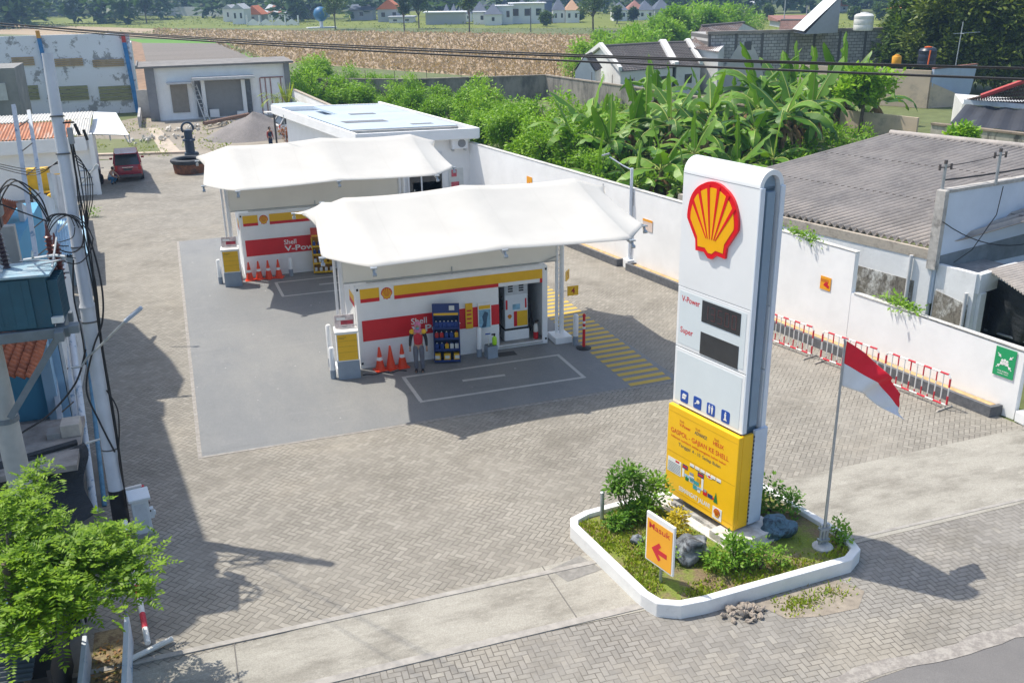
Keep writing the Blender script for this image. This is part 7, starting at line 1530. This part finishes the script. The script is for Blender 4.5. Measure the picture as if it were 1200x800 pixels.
b = MB(); b.box(-10.5,-8.35,-1.1,-.9,0,3.1); b.build('blue_wall', BLW, t, world=True); b = MB(); b.box(-10.5,-9.4,4.4,11.9,0,3.55); b.build('rear_blue_wall', BLW, t, world=True)
b = MB(); b.box(-8.45,-8.18,-1.3,-.85,0,3.05); b.box(-8.30,-8.0,-.8,3.9,0,3.1); b.build('light_blue_wall', BLL, t, world=True)
b = MB(); b.box(-7.98,-7.90,-.8,3.6,0,3.3); b.build('peeling_wall', mat('peeling_white', (.70,.71,.71), .85, .05, 1, dirt=(.10,.09,.08), dscale=2.2, dlo=.56, dhi=.62, damt=.85, stretch=(1,1,.25)), t, world=True)
b = MB(); b.box(-11.5,-8.3,-4.2,-1.15,0,.32); b.build('floor_slab', mat('slab_dusty', (.34,.31,.28), .9, .25, 1.5), t, world=True)
b = MB(); b.box(-10.5,-9.2,3.95,4.3,0,4.4); b.build('party_wall', mat('party_wall', (.55,.52,.47), .9, .1, 1, dirt=(.25,.22,.2), dscale=.8), t, world=True)
b = MB(); b.box(-11,-7.25,-6.9,-4.3,1.42,1.55); b.build('flat_roof', mat('roof_dust', (.33,.30,.27), .95, .3, 2), t, world=True)
b = MB(); b.tube([(-10.5,-7.0,1.56),(-7.3,-5.9,1.62)], .07, 6); b.build('roof_edge', TARPM, t, world=True)
t = thing('concrete_block', 'pale concrete block at the edge of the dusty flat roof', 'block', (-7.45,-5.2,1.55)); b = MB(); b.box(-.2,.2,-.25,.25,0,.3); b.build('block', mat('pale_block', (.50,.46,.40), .9, .15, 4), t, bevel=.02); b = MB(); b.box(-.5,-.21,-.2,.2,0,.12); b.build('mortar', mat('mortar_grey', (.35,.34,.32), .9), t)
t = thing('black_tarpaulin', 'wrinkled black tarpaulin hanging below the dusty flat roof', 'tarpaulin', (-8,-7.4,1)); b = MB(); b.grid(lambda u, v: (-10.6+3.45*u+.08*sin(v*9), -7.0+1.0*u-1.1*v*(.6+.4*u)-.1*sin(u*17+v*5)*v, 1.60-1.2*v+.07*sin(u*13+v*6)), 40, 20); b.build('sheet', TARPM, t, world=True, smooth=60)
t = thing('kiosk_stall', 'dark stall with black corrugated roof under the tree at the lower left', 'stall', (-8.2,-12.5,0))
b = MB(); b.sheet((-11.5,-13.8,1.75),(-11.5,-11.3,1.95),(-7.4,-13.9,1.55),(-7.35,-11.6,1.75), 22, .025, 1); b.build('roof_sheet', mat('stall_roof', (.035,.05,.07), .5, .15, 3), t, world=True)
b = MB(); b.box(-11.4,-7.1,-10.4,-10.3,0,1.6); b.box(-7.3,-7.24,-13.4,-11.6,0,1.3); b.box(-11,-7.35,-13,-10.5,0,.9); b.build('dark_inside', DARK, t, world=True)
b = MB()
for k in range(4): b.tube([(-7.32,-12.2+.25*k,.0),(-7.32,-12.2+.25*k,1.6)], .02, 5)
b.tube([(-8.6,-12.1,1.45),(-6.95,-11.35,1.5)], .03, 6); b.tube([(-8.9,-12.35,1.35),(-7.0,-11.75,1.35)], .03, 6); b.build('rail', GALV, t, world=True)
t = thing('pipe_gate', 'pale pipe frame over a strip of leaf strewn ground at the lower left', 'frame', (-6.7,-12,0))
b = MB(); b.tube([(-6.98,-11.55,0),(-6.98,-11.55,1.0),(-6.32,-11.25,1.0),(-6.32,-11.25,0)], .035, 8); b.build('rail', GALV, t, world=True, smooth=40)
b = MB(); b.box(-7.02,-6.95,-14,-11.6,0,.55); b.box(-6.36,-6.28,-14,-11.3,0,.55); b.build('low_edge', FLAKE, t, world=True)
n = Nt('leaf_litter'); n.bsdf(n.mix(n.ramp(n.noise(5,6,.75),.4,.6), (.17,.12,.07), (.30,.24,.13)), .95, 0, n.noise(16,4), .6, .03); flat('litter_strip', [(-6.95,-14),(-6.36,-14),(-6.36,-10.8),(-6.95,-10.8)], .02, n.m)
b = MB(); q = random.Random(6)
for k in range(160): P = Vector((q.uniform(-6.93,-6.38), q.uniform(-13.6,-11.2), .035)); b.leaf(P, Vector((q.gauss(0,1),q.gauss(0,1),.3)), Vector((0,0,1)), .09, .045)
o = b.build('fallen_leaves', leafmat('litter_leaf', (.20,.22,.04), (.42,.20,.07), scale=4)); tag(o, 'fallen leaves on the strip inside the pipe frame', 'leaf litter', kind='stuff')
flat('side_ground', [(-16,-14),(-7.0,-14),(-7.0,-4),(-8.2,-1),(-9.2,12),(-11,37),(-16,37)], .009, mat('side_ground', (.22,.20,.17), .95, .25, .8, bump=.3))
# barrier gate and cabinet
t = thing('boom_barrier', 'red and white striped boom lying on a white foot bar beside the tree', 'barrier', (-5.95,-11.75,0)); 
b = MB(); p0, p1 = Vector((-6.02,-11.65,.16)), Vector((-6.35,-8.6,.95)); b.m = 0
L_ = 9
for k in range(L_): b.m = 0 if k%2 == 0 else 1; b.tube([p0.lerp(p1,k/L_), p0.lerp(p1,(k+.999)/L_)], .05, 8)
b.build('boom', [WB_, RB_], t, world=True, smooth=40); b = MB(); b.tube([(-6.35,-11.9,.08),(-5.62,-11.55,.08)], .05, 8); b.build('foot_bar', WHB, t, world=True, smooth=40); b = MB(); b.tube([(-6.35,-9.9,.35),(-5.95,-9.75,.35),(-5.93,-9.75,.05)], .035, 8); b.build('rest', GALV, t, world=True, smooth=40)
t = thing('meter_cabinet', 'white sheet metal cabinet with sloping lid beside the tall power pole', 'cabinet', (-6.05,-7.75,0), radians(8))
CABW = mat('cabinet_white', (.62,.67,.70), .4, .04, 2); b = MB(); b.box(-.21,.21,-.19,.19,.12,1.10); b.build('box', CABW, t, bevel=.012); b = MB(); b.prism([(-.27,-.25),(.27,-.25),(.27,.25),(-.27,.25)], [1.102,1.102,1.102,1.102], [1.17,1.17,1.25,1.25]); b.build('lid', CABW, t, bevel=.008); b = MB(); b.box(-.15,.15,-.196,-.191,.30,1.0); b.build('door', mat('cabinet_door', (.55,.60,.64), .4), t); b = MB(); b.cbox((.26,-.05,.62),(.10,.16,.28)); b.cbox((.33,-.05,.60),(.05,.10,.12)); b.build('socket_box', CABW, t, bevel=.01); b = MB(); b.box(-.24,.24,-.22,.22,0,.12); b.build('base', mat('cab_base', (.3,.3,.3), .8), t)
b = MB(); b.cyl(.225,-.15,.95,1.0,.02,8); b.cyl(.225,-.15,.7,.74,.02,8); b.build('lock', BLACK, t); t.scale = (.80,.80,.80); t.location = (-6.12,-7.55,0)
t = thing('bollard_tap', 'small red and white standpipe behind the tall power pole', 'standpipe', (-6.2,-5.95,0)); b = MB(); b.tube([(-.35,0,.30),(.05,0,.34)], .05, 8); b.tube([(-.32,0,.0),(-.32,0,.3)], .035, 8); b.build('pipe', WB_, t, smooth=40); b = MB(); b.tube([(.05,0,.02),(.05,0,.34)], .05, 8); b.build('red_end', RB_, t, smooth=40)
# left boundary with stepped, sloping tops that throw the saw tooth shadow
SIDEW = mat('side_wall_render', (.58,.60,.62), .85, .1, 1, dirt=(.3,.3,.29), dscale=.8, dlo=.5, dhi=.7)
t = thing('side_wall', 'pale side wall with stepped sloping sections along the left of the yard', 'wall', (-9.75,14,0))
for (y0,z0,y1,z1) in ((25.4,1.9,18.0,3.6),(17.3,2.6,12.6,3.9),(12.2,3.0,8.6,4.2)): b = MB(); wallseg(b, (-9.62,y0), (-9.62,y1), 0, z0, .16, z1); b.build('section', SIDEW, t, world=True)
# gatehouse
t = thing('gatehouse', 'white gatehouse with rusty sheet roof beside the red car', 'building', (-10.5,33,0))
b = MB(); b.box(-14,-8.85,31.6,31.75,0,3.25); b.box(-8.98,-8.85,31.75,36.5,0,3.25); b.box(-8.90,-8.66,31.45,31.75,0,3.4); b.build('wall', WALLW, t, world=True)
b = MB(); a = Z(24,164,3.3); b.box(-14,-9.0,31.2,31.6,2.55,3.27); b.build('fascia', WALLW, t, world=True)
b = MB(); b.sheet((-14,31.3,3.32),(-9.9,31.3,3.32),(-14,35.2,3.75),(-9.9,35.2,3.75), 24, .04, 2); b.build('rusty_roof', mat('rust_sheet', (.46,.21,.12), .85, .2, 1, dirt=(.60,.50,.42), dscale=.9, dlo=.5, dhi=.65, damt=.8, stretch=(4,.4,1)), t, world=True)
b = MB(); b.sheet((-9.85,31.3,3.4),(-8.8,31.3,3.4),(-9.85,35.2,3.8),(-8.8,35.2,3.8), 8, .03, 2); b.sheet((-14,35.2,3.8),(-8.8,35.2,3.8),(-14,38.0,3.9),(-8.8,38.0,3.9), 30, .03, 1); b.build('pale_roof', mat('pale_sheet', (.58,.57,.53), .8, .12, 1, dirt=(.4,.36,.3), dscale=1), t, world=True)
for k in range(3): b = MB(); b.tube([(-9.6,31.5,1.4-.4*k),(-8.98,31.5,1.4-.4*k)], .03, 5); b.build('shelf', GALV, t, world=True)
t = thing('awning', 'white sheet awning beside the gatehouse over the parking place', 'awning', (-8,36,3)); b = MB(); p = [Z(106,157,3.2),Z(151,158,3.2),Z(136,132,3.6),Z(110,131,3.6)]; b.add(p, [(0,1,2,3)]); o = b.build('sheet', mat('awning_white', (.70,.72,.74), .5, .04), t, world=True); o.modifiers.new('s','SOLIDIFY').thickness = .05; b = MB(); b.tube([p[0],p[1]], .05, 6); b.tube([p[1]-Vector((0,0,.4)),p[1]], .04, 6); b.tube([p[0].lerp(p[1],.5)-Vector((0,0,.35)),p[0].lerp(p[1],.5)], .04, 6); b.tube([p[1]-Vector((.1,0,.4)),p[2]-Vector((.1,-.2,.5))],.03,5); b.build('frame', GALV, t, world=True)
p = Z(66,246,0); t = thing('compressor', 'yellow compressor with round yellow tank before the gatehouse', 'compressor', (p.x-.1,p.y-.3,0))
YM = mat('machine_yellow', (.72,.42,.01), .5, .15, 3); b = MB(); b.box(-1.1,.1,-.1,.6,1.1,2.25); b.build('hood', YM, t, bevel=.03); b = MB(); b.box(-1.0,.6,-.5,.5,.1,1.1); b.build('engine_block', mat('machine_dark', (.06,.055,.04), .7, .4, 4), t, bevel=.02); b = MB(); b.M = Matrix.Translation((.25,-.75,.62)) @ Matrix.Rotation(pi/2,4,'X'); b.lathe([(.25,-.28),(.48,-.2),(.52,0),(.48,.2),(.25,.28)], n=20); b.build('tank', YM, t, smooth=40); b = MB(); b.tube([(-.9,-.4,.2),(-.6,-.5,1.1)], .07, 6); b.tube([(-.9,-.45,1.1),(.5,-.5,1.15)], .06, 6); b.tube([(-.1,.1,1.4),(.9,.1,1.4),(.9,.1,.4)], .03, 5); b.tube([(-.1,.1,1.9),(.9,.1,1.9),(.9,.1,1.4)], .03, 5); b.build('yellow_frame', YM, t)
t = thing('shed_roof', 'low pale blue sheet roof left of the pole over a small shed', 'shed', (-9,17,0)); b = MB(); s0 = [Z(62,258,1.6),Z(98,252,1.6),Z(103,296,1.25),Z(66,300,1.25)]; b.sheet(s0[3],s0[2],s0[0],s0[1], 12, .03, 3); b.build('sheet', mat('pale_blue_sheet', (.42,.60,.72), .55, .08, 1), t, world=True); b = MB(); b.prism([tuple(s0[k])[:2] for k in (3,2,1,0)], 0, 1.15); b.build('body', mat('shed_body', (.28,.33,.36), .8), t, world=True)
# lime coloured hedge scrap by the yellow bin
creeper('small yellow green weed tuft at the foot of the side wall', (-8.75,25.5,.2), (.35,.25,.25), 90, 9)
# near tree
NEAR = leafmat('near_leaf', (.10,.22,.010), (.27,.44,.022), scale=2.0, trans=.45)
t = thing('street_tree', 'bright green feathery tree filling the lower left corner', 'tree', (-7.3,-13.1,0))
b = MB(); q = random.Random(42); lim = MB(); lim.tube([(-.4,.2,0),(-.35,.15,1.5),(-.3,.1,3.0)], [.10,.08,.05], 8)
def frond(mb, p, d, L, n_, lw):
    d = d.normalized(); s_ = d.cross(Vector((0,0,1))); s_ = s_.normalized() if s_.length > .1 else Vector((1,0,0)); dr = Vector((0,0,-.35))
    for i in range(n_):
        f = (i+1)/n_; c_ = p+d*L*f+dr*L*f*f*.6
        for sg in (1,-1): mb.leaf(c_, s_*sg+d*.45+Vector((0,0,q.uniform(-.3,.15))), Vector((q.gauss(0,.2),q.gauss(0,.2),1)), lw*(1.25-.6*f), lw*.42)
    mb.leaf(p+d*L+dr*L*.6, d, Vector((0,0,1)), lw, lw*.4)
for (px, py, z, n_) in ((20,590,3.1,46),(45,560,3.2,24),(45,620,2.9,60),(85,645,2.7,60),(20,660,2.9,55),(60,690,2.6,60),(110,660,2.4,44),(130,640,2.4,40),(140,675,2.2,34),(100,700,2.3,38),(20,720,2.4,46),(135,622,2.5,26),(155,655,2.3,22),(160,690,2.1,14),(60,735,2.2,18),(5,600,3.3,30),(5,760,2.2,18),(25,640,2.7,45),(75,665,2.3,50),(45,715,2.1,40),(110,640,2.0,34),(5,690,2.5,40)):
    c_ = Z(px,py,z) - Vector(t.location); lim.tube([(-.3,.1,2.2),tuple((c_+Vector((-.3,.1,2.3)))/2),tuple(c_)], [.04,.025,.008], 5)
    for k in range(int(n_*2.0)):
        d = Vector((q.gauss(0,1),q.gauss(0,1),q.gauss(0,.55))).normalized(); p_ = c_+Vector((q.gauss(0,.20),q.gauss(0,.20),q.gauss(0,.13)))
        frond(b, p_, d+Vector((0,0,.15)), q.uniform(.18,.32), 5, q.uniform(.085,.125))
b.build('crown', NEAR, t); lim.build('trunk', BARK, t, smooth=50)
b = MB()
for k in range(9): b.blob((Z(12,700,1.9)-Vector(t.location))+Vector((q.gauss(0,.2),q.gauss(0,.2),q.gauss(0,.1))), .05, k, 1)
t = thing('parasol_cloth', 'scrap of bright blue cloth showing through the tree', 'cloth', tuple(Z(12,700,1.9))); b = MB(); b.grid(lambda u, v: (-.45+.75*u, -.2+.5*v, .1*sin(u*6+v*3)-.12*v), 10, 8); o = b.build('sheet', mat('cloth_cyan', (.015,.36,.70), .6, .1), t, smooth=60); o.modifiers.new('s','SOLIDIFY').thickness = .01
# overhead power lines crossing the top of the picture, close to the camera
for i, (a, c_, sg, r) in enumerate((((-7.12,-6.9,10.42),(1.9,-20.9,10.42),.13,.010),((-7.05,-7.1,10.40),(1.75,-21.0,10.38),.10,.008),((-6.9,-8.1,10.37),(1.2,-21.6,10.33),.08,.010))):
    A_, B_ = Vector(a), Vector(c_); A_, B_ = A_.lerp(B_,-.15), A_.lerp(B_,1.5)
    t = thing('power_line', ['upper','middle','lowest'][i]+' of the three black power lines crossing the top of the view', 'power line', tuple(A_), 0); b = MB(); b.tube(sagline(A_, B_, sg*2.2, 60), r, 5); b.build('wire', CAB, t, world=True, smooth=60)
# neighbouring building just outside the left edge, whose roof line shades the yard
t = thing('neighbour_building', 'tall plain building standing just outside the left picture edge', 'building', (-12.3,1,0))
roof = [(-6.3,12.75),(-5.65,13.6),(-4.76,13.6),(-4.18,14.8),(-.60,13.6),(5.15,11.67),(5.155,13.3),(6.63,13.87),(8.26,12.95),(11.1,10.0)]
b = MB(); b.xplate([(-6.3,0),(5.15,0),(5.15,4.5),(11.1,4.5)]+roof[::-1], -14, -10.6); b.build('wall', mat('neighbour_render', (.55,.56,.56), .85, .1, .5, dirt=(.35,.34,.32), dscale=.4), t, world=True)
b = MB()
for z in (5.2,8.4,11.0):
    for y in (-4.5,-1.5,1.5,4.0): b.box(-10.59,-10.55,y-.5,y+.5,z,z+1.3)
b.build('window', GLASS, t, world=True)
# ================================================================ PEOPLE
SKIN = mat('skin', (.42,.24,.16), .55, .04, 6); SHOE = mat('shoe_black', (.02,.02,.022), .5); SLEEVE = mat('sleeve_black', (.025,.025,.03), .8)
def skinned(name, joints, edges, m, parent, root=0, sub=2):
    """one continuous body grown over a skeleton: joints {name: (pos, radius)}"""
    keys = list(joints); me = bpy.data.meshes.new(name); me.from_pydata([joints[k][0] for k in keys], [(keys.index(a), keys.index(b_)) for a, b_ in edges], [])
    o = bpy.data.objects.new(name, me); C.objects.link(o); o.parent = parent
    sk = o.modifiers.new('skin', 'SKIN'); sk.use_smooth_shade = True
    for i, k in enumerate(keys):
        r = joints[k][1]; v = me.skin_vertices[0].data[i]; v.radius = r if isinstance(r, tuple) else (r, r); v.use_root = (i == root)
    o.modifiers.new('sub', 'SUBSURF').levels = sub; o.modifiers['sub'].render_levels = sub
    me.materials.append(m); return o
def person(loc, rz, label, pose, cloth):
    t = thing('person', label, 'person', loc, rz)
    J = pose; E_ = [('pelvis','waist'),('waist','chest'),('chest','neck'),('neck','head'),('head','crown')]
    for s in ('l','r'): E_ += [('chest','sh'+s),('sh'+s,'el'+s),('el'+s,'wr'+s),('wr'+s,'hd'+s),('pelvis','hip'+s),('hip'+s,'kn'+s),('kn'+s,'an'+s),('an'+s,'to'+s)]
    for s in ('l','r'):
        w_, h = Vector(J['wr'+s][0]), Vector(J['hd'+s][0]); d = (h-w_).normalized(); sd = d.orthogonal().normalized()
        for k in range(4): 
            f1 = f'f{k}{s}'; J[f1] = (tuple(h+d*(.055-.006*abs(k-1.3))+sd*(.022*(k-1.5))), .0085); E_.append(('hd'+s, f1))
            f2 = f1+'b'; J[f2] = (tuple(Vector(J[f1][0])+(d*.032+Vector((0,.012,-.005)))), .0075); E_.append((f1,f2))
        th = 'th'+s; J[th] = (tuple(w_.lerp(h,.6)+d.cross(sd)*.035+d*.02), .010); E_.append(('hd'+s, th))
    body = skinned('body', J, E_, SKIN, t)
    def cl(name, keys, rad, m):
        jj = {k: (J[k][0], rad[i]) for i, k in enumerate(keys)}
        return skinned(name, jj, list(zip(keys[:-1], keys[1:])), m, t)
    H = Vector(J['head'][0])
    cloth(t, J, cl, H)
    # face: eyes, brows, nose, mouth on the front of the head (local -y)
    f = J['_face'] if '_face' in J else None
    return t
def standing(h=1.6):
    k = h/1.6
    P = dict(pelvis=((0,0,.86),(.13,.10)), waist=((0,0,1.02),(.115,.085)), chest=((0,0,1.22),(.145,.10)), neck=((0,.0,1.36),.048), head=((0,-.015,1.47),(.075,.085)), crown=((0,0,1.56),(.055,.065)),
        shl=((-.17,0,1.30),.055), ell=((-.235,.01,1.05),.042), wrl=((-.25,-.05,.84),.028), hdl=((-.25,-.07,.775),(.022,.034)), shr=((.17,0,1.30),.055), elr=((.235,.01,1.05),.042), wrr=((.25,-.05,.84),.028), hdr=((.25,-.07,.775),(.022,.034)),
        hipl=((-.085,0,.82),.085), knl=((-.095,-.01,.46),.058), anl=((-.095,.02,.08),.040), tol=((-.105,-.13,.035),(.040,.03)), hipr=((.085,0,.82),.085), knr=((.095,-.01,.46),.058), anr=((.095,.02,.08),.040), tor=((.105,-.13,.035),(.040,.03)))
    return {a: (tuple(x*k for x in p), r) for a, (p, r) in P.items()}
def wear(top, sleeve, trousers, scarf=None, mask=None, yoke=None, hair=None):
    def f(t, J, cl, H):
        cl('top', ['pelvis','waist','chest','neck'], [(.150,.118),(.138,.108),(.168,.122),(.075,.07)], top)
        for s in ('l','r'):
            cl('sleeve', ['sh'+s,'el'+s,'wr'+s], [.068,.052,.038], sleeve); cl('trouser_leg', ['pelvis','hip'+s,'kn'+s,'an'+s], [(.10,.105),.100,.074,.060], trousers); cl('shoe', ['an'+s,'to'+s], [.052,(.05,.042)], SHOE)
            if yoke: 
                b = MB(); p = Vector(J['sh'+s][0]); b.ellip(tuple(p+Vector((0,0,.0))), (.085,.085,.075)); b.build('shoulder_panel', yoke, t, smooth=60)
        if scarf: b = MB(); b.ellip(tuple(H+Vector((0,.018,.015))), (.105,.112,.135)); b.ellip(tuple(H+Vector((0,.0,-.13))), (.125,.115,.075)); b.build('headscarf', scarf, t, smooth=60)
        if hair: b = MB(); b.ellip(tuple(H+Vector((0,.022,.035))), (.092,.10,.105)); b.build('hair', hair, t, smooth=60)
        b = MB(); b.ellip(tuple(H+Vector((0,-.072,.0))), (.058,.045,.075)); b.build('face', SKIN, t, smooth=60)
        b = MB()
        for s in (-1,1): b.ellip(tuple(H+Vector((s*.026,-.112,.015))), (.011,.006,.006), 8); b.cbox(tuple(H+Vector((s*.026,-.112,.035))), (.026,.008,.005))
        b.build('eye', BLACK, t)
        b = MB(); b.ellip(tuple(H+Vector((0,-.118,-.012))), (.010,.014,.020), 8); b.build('nose', SKIN, t, smooth=60)
        if mask: b = MB(); b.ellip(tuple(H+Vector((0,-.085,-.028))), (.060,.045,.042)); b.build('face_mask', mask, t, smooth=60)
        else: b = MB(); b.ellip(tuple(H+Vector((0,-.113,-.042))), (.020,.006,.006), 8); b.build('mouth', mat('lip', (.30,.10,.08), .5), t)
    return f
VEST = mat('vest_red', (.55,.02,.035), .75, .1, 8); PINK = mat('scarf_pink', (.62,.20,.33), .8, .1, 6); TEALM = mat('mask_teal', (.10,.42,.48), .7); TROU = mat('trouser_grey', (.15,.15,.175), .85, .15, 8)
person((1.61,-.86,0), radians(-18), 'station attendant in red vest, pink headscarf and grey trousers standing by the navy rack', standing(1.58), wear(VEST, SLEEVE, TROU, PINK, TEALM, YEL))
# crouching man beside the red car
def crouch():
    return dict(pelvis=((0,.12,.34),(.13,.11)), waist=((0,.06,.48),(.12,.09)), chest=((0,-.08,.68),(.15,.105)), neck=((0,-.17,.82),.05), head=((0,-.22,.92),(.078,.088)), crown=((0,-.22,1.01),(.058,.066)),
        shl=((-.18,-.10,.74),.055), ell=((-.24,-.26,.55),.042), wrl=((-.14,-.42,.45),.028), hdl=((-.10,-.47,.43),(.022,.034)), shr=((.18,-.10,.74),.055), elr=((.24,-.26,.55),.042), wrr=((.14,-.42,.45),.028), hdr=((.10,-.47,.43),(.022,.034)),
        hipl=((-.11,.10,.32),.088), knl=((-.17,-.28,.44),.062), anl=((-.15,-.06,.09),.042), tol=((-.16,-.22,.035),(.04,.03)), hipr=((.11,.10,.32),.088), knr=((.17,-.28,.44),.062), anr=((.15,-.06,.09),.042), tor=((.16,-.22,.035),(.04,.03)))
HAIR = mat('hair_black', (.012,.011,.011), .6); p = G(131,217)
person((p.x,p.y+.3,0), radians(60), 'man in pale shirt and blue jeans crouching beside the red car', crouch(), wear(mat('shirt_pale', (.55,.58,.62), .85, .25, 12), SKIN, mat('jeans_blue', (.03,.16,.32), .85, .15, 6), hair=HAIR))
p = G(318,176); person((p.x,p.y,0), radians(40), 'person in dark blue clothes bending behind the farther canopy by the gravel', standing(1.65), wear(mat('shirt_navy', (.02,.05,.10), .85, .2, 8), mat('sleeve_red', (.35,.05,.05), .85), mat('trouser_navy', (.02,.04,.09), .85), hair=HAIR))
p = G(340,178); shrub('potted_shrub', 'red leaved garden shrub rising behind the farther canopy', (p.x,p.y,0), [(0,0,.9,.55),(.35,.1,1.2,.45),(-.3,0,1.4,.45)], leafmat('red_leaf', (.20,.17,.04), (.42,.13,.06), scale=3), .16,.08, 200, seed=71, group=None)
p = G(327,143); t = thing('small_palm', 'small yellow green palm before the unfinished house', 'palm', (p.x,p.y,0)); b = MB(); b.tube([(0,0,0),(0,0,1.9)], [.22,.14], 8); b.build('trunk', mat('palm_trunk', (.30,.26,.16), .9, .3, 4), t); b = MB(); q = random.Random(3)
for k in range(11):
    az = k*2.4; L = q.uniform(1.4,2.2); lift = q.uniform(.2,1.3); pp = Vector((0,0,1.9)); an = lift
    for i in range(9):
        d = Vector((cos(az)*cos(an),sin(az)*cos(an),sin(an))); s_ = Vector((-sin(az),cos(az),0)); 
        for sg in (1,-1): b.leaf(pp, s_*sg+d*.8+Vector((0,0,-.25)), Vector((0,0,1)), .55, .10)
        pp = pp+d*L/9; an -= .20
b.build('frond', leafmat('palm_leaf', (.13,.22,.03), (.34,.40,.06), scale=1), t)
t = thing('palm_spear', 'upright yellow green palm tuft at the unfinished house', 'palm', (p.x+.9,p.y+.4,0)); b = MB()
for k in range(16): a = k*2.4; b.leaf(Vector((0,0,1.2)), Vector((cos(a)*.35,sin(a)*.35,1)), Vector((sin(a),cos(a),.2)), 2.2, .22)
b.build('frond', leafmat('palm_leaf_young', (.28,.38,.04), (.42,.50,.07), scale=1), t); b = MB(); b.cyl(0,0,0,1.25,.10,8); b.build('trunk', STEM, t)
# ================================================================ HAZE
n = bpy.data.materials.new('haze_air'); n.use_nodes = True; tr_ = n.node_tree; tr_.nodes.clear(); oo = tr_.nodes.new('ShaderNodeOutputMaterial'); vv = tr_.nodes.new('ShaderNodeVolumePrincipled')
vv.inputs['Color'].default_value = (.42,.66,1,1); vv.inputs['Density'].default_value = HAZE; vv.inputs['Anisotropy'].default_value = .2; tr_.links.new(vv.outputs[0], oo.inputs['Volume'])
b = MB(); b.box(-1700,1700,-1200,2200,-1.5,75); o = b.build('haze', n); o['kind'] = 'stuff'; o['label'] = 'thin pale air between the camera and the far trees'; o['category'] = 'haze'
